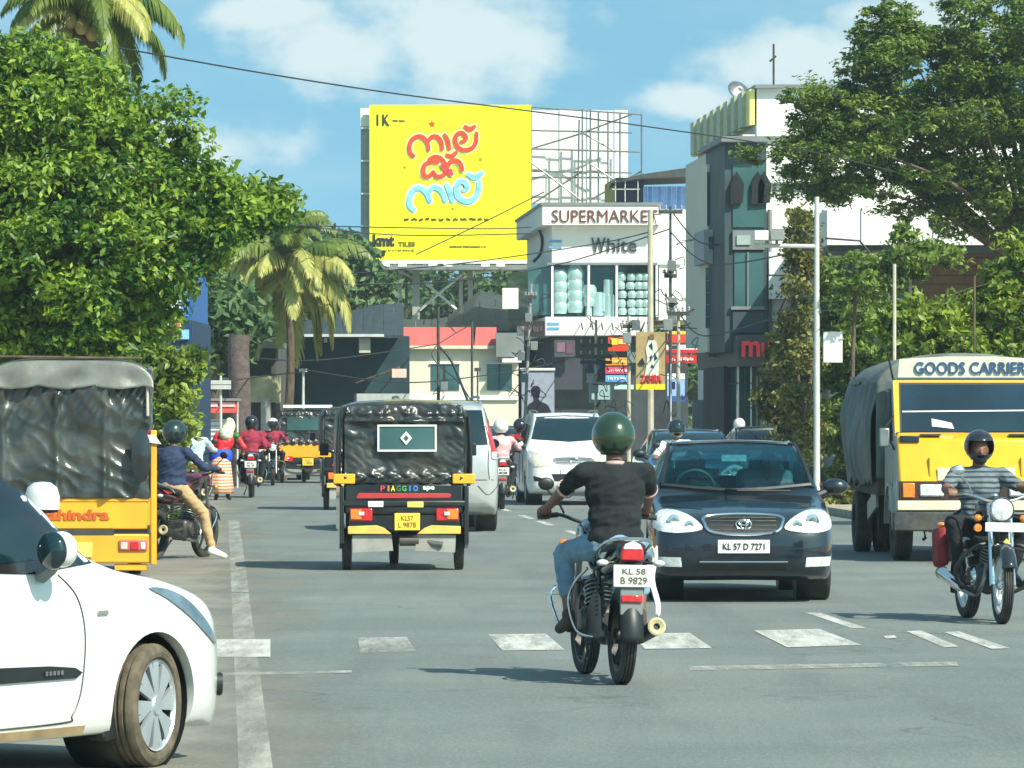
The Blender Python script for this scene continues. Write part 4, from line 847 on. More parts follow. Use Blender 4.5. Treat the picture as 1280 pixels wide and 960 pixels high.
def wheel(root, c, R_, w, rim=.64, style='cover', side=1, steer=0, rub=None, cov=None, grooves=4, spokes=8, name='wheel'):
    rot = Euler((0, 0, steer)).to_matrix(); c = Vector(c); h = w/2; rr = R_*rim
    pr = [(rr, -h*.75), (rr*1.06, -h*.95), (R_*.86, -h), (R_*.96, -h*.9), (R_*.995, -h*.74)]
    for g in range(grooves):
        x = -h*.66+2*h*.66*(g+.5)/grooves; q = h*.05
        pr += [(R_, x-q*1.6), (R_-.012, x-q), (R_-.012, x+q), (R_, x+q*1.6)]
    pr += [(R_*.995, h*.74), (R_*.96, h*.9), (R_*.86, h), (rr*1.06, h*.95), (rr, h*.75), (rr, -h*.75)]
    mb = MB().lathe([(rr, -h*.75), (rr*.93, -h*.7), (rr*.93, h*.5), (rr, h*.8)], c, 'x', 32, rot=rot, scale=(side, 1, 1))
    if style == 'cover':
        mb.lathe([(rr*.93, h*.35), (rr*.5, h*.25), (.001, h*.3)], c, 'x', 32, rot=rot, scale=(side, 1, 1))
    rimo = mb.build(name, m_black if style in ('cover', 'steel', 'mag') else m_alloy, root)
    MB().lathe(pr, c, 'x', 44 if R_*w > .04 else 32, rot=rot).build('tyre', rub or m_rubber, rimo, smooth=30)
    if style == 'cover':
        mb = MB(); mb.lathe([(rr*.93, h*.72), (rr, h*.9), (rr*1.0, h*.78)], c, 'x', 32, rot=rot, scale=(side, 1, 1))
        mb.lathe([(.001, h*.95), (rr*.2, h*.95), (rr*.26, h*.8)], c, 'x', 24, rot=rot, scale=(side, 1, 1))
        for i in range(spokes):
            a = 2*PI*i/spokes
            for tw, w0, w1 in ((.0, .10, .16), (.30, .05, .08)):
                a0 = a; a1 = a+tw; p0 = Vector((h*.86*side, math.cos(a0)*rr*.2, math.sin(a0)*rr*.2)); p1 = Vector((h*.82*side, math.cos(a1)*rr*.97, math.sin(a1)*rr*.97))
                t = (p1-p0).normalized(); q = t.cross(Vector((1, 0, 0))); vs = []
                for p, ww in ((p0, w0*rr), (p1, w1*rr)):
                    for s1 in (-1, 1): vs += [p+q*ww*s1, p+q*ww*s1-Vector((.02*side, 0, 0))]
                mb.add([c+rot@v for v in vs], [(0, 2, 6, 4), (1, 5, 7, 3), (0, 4, 5, 1), (2, 3, 7, 6), (0, 1, 3, 2), (4, 6, 7, 5)])
        mb.build('wheel_cover', cov or m_alloy, rimo)
    elif style == 'steel':
        MB().lathe([(rr*.95, h*.5), (rr*.6, h*.2), (rr*.35, h*.55), (.001, h*.55)], c, 'x', 24, rot=rot, scale=(side, 1, 1)).build('rim', cov or m_steel, rimo)
    elif style == 'spoked':
        mb = MB().lathe([(.001, -h*1.1), (.03, -h*1.1), (.045, -h*.5), (.045, h*.5), (.03, h*1.1), (.001, h*1.1)], c, 'x', 12, rot=rot)
        for i in range(spokes*3):
            a = 2*PI*i/(spokes*3); mb.tube([c+rot@Vector(((-1)**i*.03, math.cos(a)*.04, math.sin(a)*.04)), c+rot@Vector((0, math.cos(a+.2)*rr*.95, math.sin(a+.2)*rr*.95))], .0025, 4)
        mb.build('spoke', m_chrome, rimo, kind='stuff')
    elif style == 'mag':
        mb = MB().lathe([(.001, -h*1.2), (.05, -h*1.1), (.05, h*1.1), (.001, h*1.2)], c, 'x', 12, rot=rot)
        for i in range(6):
            a = 2*PI*i/6; mb.tube([c+rot@Vector((0, math.cos(a)*.04, math.sin(a)*.04)), c+rot@Vector((0, math.cos(a)*rr*.95, math.sin(a)*rr*.95))], [.022, .013], 6)
        mb.build('rim', m_black, rimo)
    return rimo
def mirror_part(root, c, r, m, side=1, glass_m=None, back=-1, stalk=True):
    """door mirror: shell facing forward (+y), glass facing back"""
    c = Vector(c); mb = MB(); mb.sphere(c, r, 16, 10)
    for v in mb.v:
        d = v-c
        if d.y < -r[1]*.35: v.y = c.y-r[1]*.35
    o = mb.build('side_mirror', m, root)
    g = MB().lathe([(.001, 0), (.86, 0), (.9, .02)], c+Vector((0, -r[1]*.35-.006, 0)), 'y', 20, scale=(r[0], 1, r[2])); g.build('mirror_glass', glass_m or m_darkglass, o)
    if stalk: MB().tube([c+Vector((-side*r[0]*.5, 0, -r[2]*.5)), c+Vector((-side*(r[0]+.06), .02, -r[2]*1.2))], [.03, .045], 8).build('mirror_stalk', m_black, o)
    return o

SEDAN = [(0, .36, .60, .50, .42, .56), (.04, .30, .68, .66, .56, .62), (.12, .24, .76, .77, .66, .70), (.32, .20, .835, .825, .72, .79), (.75, .19, .90, .845, .76, .86), (1.16, .18, .965, .85, .77, .915), (1.6, .18, 1.27, .85, .665, .94), (1.98, .18, 1.425, .85, .615, .95), (2.4, .18, 1.47, .85, .60, .95), (3.1, .18, 1.43, .85, .60, .96), (3.45, .19, 1.30, .85, .62, .965), (3.85, .20, 1.09, .845, .70, .965), (4.3, .24, 1.06, .81, .70, .95), (4.47, .32, .98, .72, .6, .88), (4.53, .40, .80, .6, .5, .72)]
MPV = [(0, .40, .74, .52, .44, .70), (.05, .32, .84, .70, .58, .78), (.15, .26, .93, .80, .68, .86), (.4, .22, 1.02, .865, .74, .95), (.9, .21, 1.12, .885, .78, 1.04), (1.1, .21, 1.19, .885, .78, 1.08), (1.5, .21, 1.50, .885, .70, 1.09), (1.85, .21, 1.68, .885, .66, 1.09), (2.4, .21, 1.76, .885, .655, 1.09), (3.6, .21, 1.75, .885, .66, 1.09), (4.15, .22, 1.70, .875, .66, 1.09), (4.4, .26, 1.50, .855, .68, 1.08), (4.52, .32, 1.2, .83, .70, 1.06), (4.58, .40, .98, .70, .6, .85)]
HATCH = [(0, .36, .62, .45, .38, .58), (.05, .22, .70, .62, .52, .64), (.14, .155, .77, .74, .62, .70), (.34, .185, .855, .81, .68, .80), (.7, .18, .93, .838, .74, .885), (1.05, .18, .985, .843, .76, .935), (1.28, .18, 1.055, .845, .77, .975), (1.60, .18, 1.32, .845, .71, .985), (1.96, .18, 1.475, .845, .65, .99), (2.45, .18, 1.545, .845, .61, .99), (3.1, .18, 1.51, .845, .61, 1.0), (3.48, .19, 1.38, .845, .62, 1.01), (3.7, .22, 1.15, .83, .68, 1.01), (3.85, .28, 1.05, .78, .66, .96), (3.95, .38, .85, .65, .55, .78)]

def sedan(root, paint, full=True, k=1.0):
    c = Car(root, 4.53, SEDAN, paint); L = 4.53; yf = L/2-.90; yr = yf-2.6
    W = [(.58, 1.42), (0, 1.445), (-.58, 1.42), (-.70, 1.05), (0, 1.0), (.70, 1.05)]
    if full: c.hole([(a*.97, b) for a, b in W], 'F'); c.hole([(.98, 1.03), (.35, 1.33), (-.55, 1.36), (-1.22, 1.24), (-1.5, 1.04)], 'R'); c.hole([(-.53, 1.35), (.53, 1.35), (.63, 1.11), (-.63, 1.11)], 'B')
    c.patch('windscreen', W, 'F', m_glass if full else m_darkglass, .004, .006, .07, smooth=False)
    for P in ([(-.595, 1.425), (-.70, 1.06)], [(.595, 1.425), (.70, 1.06)]): c.line('windscreen_seal', P, 'F', .045, m_black)
    c.line('windscreen_seal', [(-.58, 1.425), (0, 1.45), (.58, 1.425)], 'F', .035, m_black); c.line('windscreen_seal', [(-.70, 1.05), (0, 1.00), (.70, 1.05)], 'F', .05, m_black)
    SW = [(1.02, 1.02), (.35, 1.34), (-.55, 1.37), (-1.25, 1.25), (-1.55, 1.03)]
    c.patch('side_window', SW, 'R', m_glass if full else m_darkglass, .005, .01, .08, smooth=False, mirror=True)
    c.patch('rear_window', [(-.55, 1.36), (.55, 1.36), (.66, 1.10), (-.66, 1.10)], 'B', m_glass if full else m_darkglass, .005, .01, .08, smooth=False)
    HL = [(.38, .665), (.44, .755), (.60, .83), (.76, .82), (.80, .68), (.62, .635)]
    for sgn in (1, -1):
        h = c.patch('headlight', [(a*sgn, b) for a, b in HL], 'F', m_lamp, .012, .03, .03)
        for x, z, r in ((.49, .70, .045), (.63, .735, .06)):
            q, nn = c.hit(x*sgn, z, 'F'); MB().lathe([(.001, .004), (r*.6, .012), (r, .008), (r*1.05, -.01)], q+nn*.008, 'y', 18, scale=(1, -1, 1)).build('reflector', m_chrome, h)
    g = c.patch('grille', [(-.32, .785), (0, .80), (.32, .785), (.34, .72), (.27, .65), (0, .63), (-.27, .65), (-.34, .72)], 'F', m_black, .006, .02, .05)
    G = [(-.33, .785), (0, .805), (.33, .785), (.352, .72), (.28, .645), (0, .625), (-.28, .645), (-.352, .72), (-.33, .785)]
    Q = cr([(a, b, 0) for a, b in G[:-1]], 6, True); pts = [c.hit(q.x, q.y, 'F')[0]+Vector((0, .014, 0)) for q in Q]; MB().tube(pts+[pts[0]], .016, 8, cap=False).build('grille_surround', m_chrome, g)
    for z in (.66, .70, .74, .77): c.line('grille_bar', [(-.3, z), (.3, z)], 'F', .012, m_engine, .006, g)
    q, _ = c.hit(0, .715, 'F'); mb = MB()
    for rx, rz_, dz in ((.07, .045, 0), (.025, .043, 0), (.045, .018, .012)):
        P = [q+Vector((rx*math.cos(t*PI/12), .03, dz+rz_*math.sin(t*PI/12))) for t in range(25)]; mb.tube(P, .007, 6, cap=False)
    mb.build('emblem', m_chrome, g)
    c.patch('fog_light', [(.57, .415), (.80, .42), (.79, .335), (.56, .33)], 'F', m_lamp, .008, .03, .04, smooth=False, mirror=True)
    c.patch('lower_intake', [(-.42, .405), (.42, .405), (.38, .30), (-.38, .30)], 'F', m_black, .004, .02, .06, smooth=False)
    c.line('trim_strip', [(-.40, .375), (.40, .375)], 'F', .014, m_chrome, .012)
    c.patch('bumper_seam', [(-.8, .50), (.8, .50), (.8, .492), (-.8, .492)], 'F', m_black, .003, .006, .1, smooth=False)
    c.line('bonnet_seam', [(.36, .845), (.70, .87)], 'F', .01, m_black, .0, mirror=True)
    for s_ in (1, -1): mirror_part(root, (s_*.93, .95, 1.04), (.12, .07, .075), paint if full else m_black, s_)
    MB().tube([(-.5, L/2-1.12, 1.0), (0, L/2-1.1, 1.005), (.1, L/2-1.2, 1.02)], .012).build('wiper', m_black, root)
    c.patch('tail_light', [(.55, .9), (.78, .9), (.76, .76), (.55, .76)], 'B', m_red, .008, .03, .04, smooth=False, mirror=True)
    for y in (yf, yr): c.arch(y, .30, .345, .72)
    c.finish()
    for y in (yf, yr):
        for sd in (-1, 1): wheel(root, (sd*.745, y, .305), .305, .19, style='cover', side=sd)
    if full:
        MB().box((0, .72, .90), (1.35, .5, .12)).build('dashboard', m_black, root, bevel=.03)
        MB().box((0, -.2, .35), (1.5, 2.6, .1)).build('cabin_floor', m_black, root)
        mg = mat('grey_seat_cloth', (0.14, 0.20, 0.21), 0.9)
        for x in (.36, -.36):
            for y, dz in ((-.25, 0), (-1.1, 0)):
                mb = MB(); mb.box((x, y, .88), (.50, .14, .62), rx=.2); mb.build('seat', mg, root, bevel=.06); MB().box((x, y-.07, 1.22), (.26, .10, .18)).build('headrest', mg, root, bevel=.05)
        mb = MB(); P = [Vector((.36+.18*math.cos(t*PI/10), .38+.06*math.sin(t*PI/10), 1.02+.17*math.sin(t*PI/10))) for t in range(21)]; mb.tube(P, .016, 7, cap=False); mb.tube([P[0], P[10]], .014); mb.build('steering_wheel', m_steel, root)
        MB().box((0, .52, 1.30), (.24, .03, .07)).build('inside_mirror', m_lamp, root, bevel=.01)
    return c
def mpv(root, paint, rear=False):
    c = Car(root, 4.58, MPV, paint); L = 4.58; yf = L/2-.86; yr = yf-2.75
    c.patch('windscreen', [(-.60, 1.68), (0, 1.71), (.60, 1.68), (.73, 1.25), (0, 1.20), (-.73, 1.25)], 'F', m_darkglass, .005, .01, .08, smooth=False)
    c.patch('side_window', [(1.0, 1.16), (.45, 1.52), (-1.9, 1.58), (-2.02, 1.16)], 'R', m_darkglass, .005, .01, .09, smooth=False, mirror=True)
    for sgn in (1, -1): c.patch('headlight', [(sgn*a, b) for a, b in [(.40, .80), (.52, .92), (.78, 1.03), (.84, .95), (.80, .76), (.55, .74)]], 'F', m_lampwarm, .01, .03, .05)
    c.patch('grille', [(-.34, .90), (.34, .90), (.30, .78), (-.30, .78)], 'F', m_steel, .006, .02, .05)
    for z in (.81, .85, .88): c.line('grille_bar', [(-.32, z), (.32, z)], 'F', .018, m_chrome, .012)
    q, _ = c.hit(0, .86, 'F'); MB().tube([q+Vector((.08*math.cos(t*PI/10), .03, .045*math.sin(t*PI/10))) for t in range(21)], .012, 6, cap=False).build('emblem', m_chrome, root)
    c.patch('lower_intake', [(-.42, .60), (.42, .60), (.36, .46), (-.36, .46)], 'F', m_black, .006, .02, .06, smooth=False)
    c.patch('fog_recess', [(.60, .52), (.76, .56), (.74, .46), (.62, .46)], 'F', m_black, .006, .02, .05, smooth=False, mirror=True)
    c.patch('number_plate', [(-.24, .70), (.24, .70), (.24, .60), (-.24, .60)], 'F', m_plateW, .02, .01, .08, smooth=False)
    c.patch('rear_window', [(-.62, 1.62), (.62, 1.62), (.70, 1.16), (-.70, 1.16)], 'B', m_darkglass, .006, .01, .08, smooth=False)
    for sgn in (1, -1):
        t = c.patch('tail_light', [(sgn*a, b) for a, b in [(.70, 1.50), (.80, 1.42), (.865, 1.22), (.87, 1.02), (.76, .98), (.73, 1.2)]], 'B', m_red, .014, .03, .04)
        c.patch('reversing_lens', [(sgn*a, b) for a, b in [(.76, 1.06), (.86, 1.06), (.85, .99), (.76, .98)]], 'B', m_lamp, .02, .02, .04, parent=t)
    c.patch('tailgate_seam', [(-.78, .70), (.78, .70), (.78, .69), (-.78, .69)], 'B', m_black, .003, .01, .1, smooth=False)
    c.patch('number_plate', [(-.25, .98), (.25, .98), (.25, .86), (-.25, .86)], 'B', m_plateW, .01, .01, .08, smooth=False)
    c.line('bumper_seam', [(.55, .62), (.7, .5), (.84, .62), (.87, .72)], 'B', .014, m_black, .002, mirror=True)
    c.line('tailgate_edge', [(.66, 1.64), (.72, 1.3), (.70, .9), (.72, .7)], 'B', .012, m_black, .002, mirror=True)
    for s_ in (1, -1):
        mirror_part(root, (s_*.96, .95, 1.16), (.09, .06, .07), m_black if paint is m_silver else paint, s_)
        MB().tube(cr([(s_*.58, .5, 1.76), (s_*.60, .3, 1.80), (s_*.60, -1.5, 1.80), (s_*.58, -1.7, 1.77)], 4), .018).build('roof_rail', m_steel, root)
        c.line('door_seam', [(.9, 1.12), (.92, .8), (.8, .4)], 'R' if s_ > 0 else 'L', .01, m_black); c.line('door_seam', [(-.15, 1.12), (-.12, .4)], 'R' if s_ > 0 else 'L', .01, m_black)
    for y in (yf, yr): c.arch(y, .31, .36, .76)
    c.finish()
    for y in (yf, yr):
        for sd in (-1, 1): wheel(root, (sd*.775, y, .32), .32, .2, style='cover', side=sd)
    return c

# ---------------------------------------------------------------- foreground white car
def white_hatch():
    h = rad(31); f = Vector((math.sin(h), math.cos(h), 0)); rt = Vector((math.cos(h), -math.sin(h), 0))
    L = 3.95; yf = L/2-.80; P = AT(176, 953, 23.25); o = Vector((P.x, P.y, 0))-f*yf-rt*.745
    r = thing('parked_car', 'white hatchback with silver wheel covers and dusty tyres nosing out of the left shoulder', 'car', (o.x, o.y, 0), -h)
    c = Car(r, L, HATCH, m_carwhite, step=.035)
    c.arch(yf, .305, .352, .70); c.arch(yf-2.39, .305, .352, .70)
    G = [(.98, 1.035), (.35, 1.37), (.10, 1.425), (-.85, 1.45), (-1.30, 1.36), (-1.52, 1.06), (.3, 1.01)]
    c.patch('window_surround', [(.70, 1.0), (.40, 1.29), (.04, 1.475), (-.9, 1.51), (-1.40, 1.40), (-1.62, 1.03), (.2, .96)], 'R', m_gloss, .004, .008, .06, smooth=False, mirror=True)
    c.patch('side_window', [(.42, 1.03), (.24, 1.20), (-.05, 1.37), (-.42, 1.41), (-.43, 1.0)], 'R', m_darkglass, .010, .008, .06, smooth=False, mirror=True)
    c.patch('side_window', [(-.50, 1.0), (-.49, 1.40), (-.9, 1.43), (-1.25, 1.34), (-1.42, 1.07)], 'R', m_darkglass, .010, .008, .06, smooth=False, mirror=True)
    c.patch('windscreen', [(.60, 1.44), (0, 1.47), (-.60, 1.44), (-.72, 1.08), (0, 1.03), (.72, 1.08)], 'F', m_darkglass, .005, .01, .06, smooth=False)
    c.patch('rear_window', [(.55, 1.42), (-.55, 1.42), (-.62, 1.15), (.62, 1.15)], 'B', m_darkglass, .005, .01, .06, smooth=False)
    for d in 'RL':
        c.line('door_seam', [(.40, .955), (.53, .84), (.58, .66), (.56, .42), (.50, .29), (.42, .255), (-.45, .25)], d, .011, m_engine, -.001)
        c.line('door_seam', [(-.37, .98), (-.39, .6), (-.36, .26)], d, .010, m_engine, -.001)
        c.patch('side_moulding', [(.545, .52), (.70, .462), (.69, .452), (-.35, .448), (-.35, .525)] if False else [(.55, .49), (.49, .515), (.30, .53), (-.44, .545), (-.44, .465), (.50, .465)], d, m_black, .012, .018, .05, smooth=False)
        c.patch('door_handle', [(-.12, .86), (-.28, .865), (-.28, .83), (-.12, .825)], d, m_carwhite, .03, .03, .05)
        c.patch('sill', [(.62, .235), (-1.0, .235), (-1.0, .195), (.62, .195)], d, mat('sill_grime', (0.30, 0.22, 0.12), 0.8, var=.3) if d == 'R' else m_black, .003, .01, .08, smooth=False)
    MB().box((.850, .72, .765), (.006, .085, .022)).build('badge', m_chrome, r, bevel=.002)
    [MB().box((.866, .25+.03*i, .497), (.004, .020, .020)).build('worn_lettering', m_steel, r) for i in range(5)]
    for sgn in (1, -1):
        c.patch('headlight', [(yf-.04, .868), (yf+.12, .856), (yf+.30, .795), (yf+.48, .68), (yf+.58, .58), (yf+.50, .605), (yf+.30, .72), (yf+.10, .815)], 'R' if sgn > 0 else 'L', mat('blue_grey_headlight', (0.13, 0.19, 0.23), 0.12, 0.2, var=.3, vs=9, coat=1) if sgn > 0 else bpy.data.materials['blue_grey_headlight'], .010, .03, .035)
        c.line('bonnet_seam', [(sgn*.70, .98), (sgn*.66, 1.4), (sgn*.45, 1.74)], 'T', .012, m_engine, -.001)
    c.patch('grille', [(-.35, .62), (.35, .62), (.30, .50), (-.30, .50)], 'F', m_black, .006, .02, .05)
    c.patch('fog_light', [(.60, .40), (.72, .42), (.72, .32), (.60, .32)], 'F', m_black, .03, .05, .04, mirror=True)
    c.finish()
    for y in (yf, yf-2.39):
        for sd in (-1, 1): wheel(r, (sd*.735, y, .30), .30, .215, rim=.74, style='cover', side=sd, steer=rad(11) if y == yf else 0, rub=m_dustyrubber, grooves=4, spokes=8)
    # raw arch lining, dirty
    mb = MB(); a0 = .5; mb.lathe([(.335, -.14), (.335, .02)], (.72, yf, .305), 'x', 20, a0=-.4, a1=.75); mb.build('arch_lining', mat('muddy_lining', (0.20, 0.16, 0.11), 0.95, var=.4, vs=9, bump=.02, bs=20), r)
    for sd in (1, -1): MB().prism([(yf-.30, .37), (yf-.345, .30), (yf-.385, .17), (yf-.36, .145), (yf-.27, .15), (yf-.29, .24)], -sd*.10, 'yz', sd*.80).build('mudflap', m_black, r, bevel=.008)
    # near side mirror: dark glass towards the viewer, white cap behind
    o = MB().sphere((.975, .22, 1.08), (.075, .075, .085), 20, 12).build('side_mirror', m_carwhite, r)
    mb = MB().sphere((.96, .165, 1.075), (.08, .05, .09), 20, 12); mb.build('mirror_glass', m_darkglass, o); MB().tube([(.84, .24, .95), (.90, .23, .98), (.94, .22, 1.02)], [.035, .03, .03], 8).build('mirror_foot', m_greywall, o)
    # further mirror: rounded white cap over a dark maroon base
    inv = MX[r.name].inverted(); p = inv@AT(53, 620, 24.9); o = MB().lathe([(.002, .075), (.05, .07), (.085, .045), (.1, 0), (.1, -.07), (.002, -.07)], p, 'z', 24, scale=(1, .7, 1)).build('side_mirror', m_carwhite, r)
    MB().lathe([(.1, -.065), (.085, -.085), (.04, -.09), (.002, -.09)], p, 'z', 20, scale=(1, .7, 1)).build('mirror_base', mat('dark_maroon_plastic', (.04, .008, .012), .5), o); MB().tube([p+Vector((-.05, 0, -.08)), p+Vector((-.10, -.02, -.22)), Vector((p.x-.2, p.y-.1, 1.0))], .02).build('mirror_stalk', m_black, o)
white_hatch()

# ---------------------------------------------------------------- saloon facing the camera
D = 43.4; fx = (922-640)/F*D; L = 4.53
def facing(px, D, L, ov): # root location for a car whose front wheels stand at distance D, driving towards the camera along the road
    x = (px-640)/F*D; d = ov-L/2; return (x-0.06*(L/2-ov), D+(L/2-ov), 0)
r = thing('saloon_car', 'dark blue saloon with chrome oval grille driving towards the viewer on the crosswalk', 'car', ((922-640)/F*44.5, 44.5+1.365, 0), PI+.006)
c = sedan(r, m_navy)
c.patch('number_plate', [(-.235, .575), (.235, .575), (.235, .455), (-.235, .455)], 'F', m_plateW, .02, .012, .08, smooth=False)
q, _ = c.hit(0, .515, 'F'); text('plate_lettering', 'KL 57 D 7271', .06, m_ink, r, (0, q.y+.026, .515), (PI/2, 0, PI), .003, .001, fit=(.38, .06))
r = thing('minivan', 'white minivan facing the viewer, half hidden behind the green-helmeted rider', 'minivan', facing(713, 92, 4.58, .86), PI+.06); mpv(r, m_white)
r = thing('minivan', 'silver minivan with a bright red tail light, right beside the black autorickshaw', 'minivan', ((547-640)/F*71+.06*-1.4, 71+1.43, 0), .06); mpv(r, m_silver); r.scale = (1, 1, 1.10)
r = thing('saloon_car', 'light blue car mostly hidden behind the dark blue saloon', 'car', facing(868, 84, 4.53, .9), PI+.06); sedan(r, m_blue, False)
r = thing('saloon_car', 'silver car parked under the bushes before the red lettered shop', 'car', facing(962, 104, 4.53, .9), PI+.06); sedan(r, m_silver, False)
r = thing('saloon_car', 'small white car far off at the left, beside the yellow autorickshaw', 'car', facing(348, 128, 4.53, .9), PI+.06); sedan(r, m_carwhite, False)
r = thing('saloon_car', 'grey car roof glimpsed between the silver and the white minivans', 'car', facing(632, 112, 4.53, .9), PI+.06); sedan(r, mat('grey_car_paint', (0.10, 0.12, 0.12), 0.3, .2, coat=1), False)

# ---------------------------------------------------------------- autorickshaws
def rickshaw(label, loc, rz, style, group='autorickshaws in the traffic'):
    r = thing('autorickshaw', label, 'autorickshaw', loc, rz, group); blk = style == 'black'
    hood = mat('black_rexine_hood', (0.016, 0.024, 0.024), 0.30, var=.35, vs=5, bump=.006, bs=16, coat=.3, dirt=.2) if 'black_rexine_hood' not in bpy.data.materials else bpy.data.materials['black_rexine_hood']
    yb = -1.25 # rear face
    def prof(t): # rounded hood section
        return None
    # hood: roof and sides as one soft shell
    def ring(y, w, zt, zb=.93):
        return [Vector((a*w, y, b)) for a, b in [(-1, zb), (-1, zt-.35), (-.985, zt-.16), (-.90, zt-.05), (-.7, zt-.008), (0, zt+.02), (.7, zt-.008), (.90, zt-.05), (.985, zt-.16), (1, zt-.35), (1, zb)]]
    mb = MB(); R_ = [ring(yb+.03, .70, 1.80), ring(yb+.06, .735, 1.85), ring(yb+.5, .745, 1.87), ring(.3, .74, 1.86), ring(.75, .66, 1.80)]
    for q in R_: mb.v += q
    n = 11
    for i in range(4):
        for k in range(n-1): mb.f.append((i*n+k, i*n+k+1, (i+1)*n+k+1, (i+1)*n+k))
    mb.build('hood', hood, r, smooth=50, solid=.012, fix=False)
    # rear curtain with creases
    def cur(u, v):
        x = -.66+1.32*u; z = .96+.86*v
        d = .022*noise.noise(Vector((x*3, z*5, 3)))+.012*abs(noise.noise(Vector((x*9+z*6, z*9, 1))))
        band = math.exp(-((v-.06)/.09)**2); d += band*.022*math.sin((x*34)+math.sin(z*60)*1.2)*.7+band*.02
        d += .02*math.exp(-((v-.80)/.03)**2)*(1+.5*math.sin(x*22)); d += .03*math.exp(-((v-.9)/.05)**2)*abs(noise.noise(Vector((x*14, z*9, 0))))
        e = max(abs(u-.5)*2, 0); x *= 1-.05*max(0, v-.8)*5*(e > .9)
        return (x, yb-.0-d*1.6+.05*max(0, (v-.9))*4, z)
    mb = MB(); mb.grid(cur, 90, 70); mb.build('rear_curtain', hood, r, smooth=80, fix=False, solid=.006)
    if blk:
        wx0, wx1, wz0, wz1 = -.275, .335, 1.33, 1.585; y = yb-.055
        w = MB().bb((wx0, y, wz0), (wx1, y+.01, wz1)).build('rear_window', m_shopglass, r)
        for a, b in (((wx0-.02, wz0-.02), (wx1+.02, wz0)), ((wx0-.02, wz1), (wx1+.02, wz1+.02)), ((wx0-.02, wz0), (wx0, wz1)), ((wx1, wz0), (wx1+.02, wz1))): MB().bb((a[0], y-.012, a[1]), (b[0], y+.002, b[1])).build('window_frame', m_wall, w)
        for i in (-1, 1): pass
        cx, cz = (wx0+wx1)/2-.01, (wz0+wz1)/2+.0; MB().prism([(cx-.065, cz), (cx, cz+.075), (cx+.065, cz), (cx, cz-.075)], -.008, 'xz', y-.006).build('diamond_sticker', m_wall, w, smooth=0); MB().prism([(cx-.03, cz), (cx, cz+.035), (cx+.03, cz), (cx, cz-.035)], -.004, 'xz', y-.015).build('sticker_mark', m_shopglass, w, smooth=0)
        MB().prism([(-.53, .80), (-.50, .855), (.49, .85), (.52, .83), (.50, .80), (-.50, .795)], -.03, 'xz', yb-.02).build('red_strip', cmat((0.72, 0.20, 0.22)), r, bevel=.004)
        cols = [(.85, .25, .3), (.95, .5, .15), (1, .85, .25), (.25, .5, .3), (.35, .7, .35), (.25, .5, .85), (.35, .6, .95)]
        for i, ch in enumerate('PIAGGIO'): text('lettering', ch, .1, cmat(cols[i]), r, (-.235+i*.062-(.012 if i > 1 else 0), yb-.035, .905), (PI/2, 0, 0), .006, .002, fit=(.018 if ch == 'I' else .048, .062))
        text('lettering', 'ape', .08, m_wall, r, (.27, yb-.035, .903), (PI/2, 0, 0), .006, .004, fit=(.13, .055))
        MB().bb((-.66, yb-.03, .62), (.66, yb+.2, .965)).build('rear_panel', m_gloss, r, bevel=.03)
        MB().bb((-.70, yb-.05, .70), (.70, yb+.05, .775)).build('rear_bar', m_black, r, bevel=.02); MB().bb((-.64, yb+.0, .42), (.64, yb+.35, .64)).build('engine_cover', m_gloss, r, bevel=.04)
        MB().bb((-.40, yb-.065, .70), (-.23, yb-.05, .765)).build('white_sticker', m_wall, r, bevel=.006); MB().bb((.03, yb-.065, .695), (.21, yb-.05, .76)).build('yellow_sticker', cmat((0.9, 0.85, 0.4)), r, bevel=.006)
        for x in (-.68, .63): MB().bb((x-.10, yb-.06, .955), (x+.14 if x < 0 else x+.15, yb-.02, 1.065)).build('yellow_band', m_yellow, r, bevel=.01)
    else:
        MB().bb((-.66, yb-.02, .62), (.66, yb+.25, 1.0)).build('rear_panel', m_yellow, r, bevel=.04); MB().bb((-.62, yb-.04, .50), (.62, yb+.05, .62)).build('rear_bar', m_black, r, bevel=.02)
        MB().bb((-.5, yb-.05, 1.34), (.5, yb-.03, 1.66)).build('rear_window', m_shopglass, r); MB().bb((-.6, yb-.06, 1.9), (.65, yb+.1, 1.98)).build('roof_board', m_wall, r, bevel=.01)
        MB().tube(cr([(-.55, yb-.03, .48), (-.4, yb-.12, .40), (0, yb-.12, .36), (.4, yb-.12, .40), (.55, yb-.03, .48)], 5), .022).build('crash_bar', m_black, r)
    for s in (-1, 1):
        t = MB().bb((s*.35, yb-.055, .55), (s*.60, yb-.02, .685)).build('tail_light', m_red, r, bevel=.01)
        MB().bb((s*.47, yb-.065, .565), (s*.59, yb-.05, .675)).build('indicator_lens', m_orange, t, bevel=.006); MB().bb((s*.44, yb-.072, .61), (s*.50, yb-.06, .65)).build('reversing_lens', m_lamp, t)
        P = [(s*.62, .405), (s*.62, .49), (s*.30, .50), (s*.22, .47), (s*.14, .405)]; MB().prism(P, -.03, 'xz', yb-.04).build('bumper_bar', cmat((0.93, 0.72, 0.36)) if blk else m_gloss, r, bevel=.006)
        P = [(s*.56, .20), (s*.57, .39), (s*.14, .40), (s*.12, .22)]; MB().prism(P, -.015, 'xz', yb-.01).build('splash_flap', mat('dusty_flap', (0.30, 0.31, 0.28), 0.8, var=.2, dirt=.5) if 'dusty_flap' not in bpy.data.materials else bpy.data.materials['dusty_flap'], r)
        MB().prism([(yb-.05, .93), (yb-.05, .30), (yb+.1, .24), (yb+.5, .24), (yb+.7, .5), (.3, .42), (.3, .93)], s*.05, 'yz', s*.66).build('side_panel', m_gloss if blk else m_yellow, r, bevel=.01)
        wheel(r, (s*.62, yb+.35, .235), .235, .10, style='steel', side=s, grooves=3)
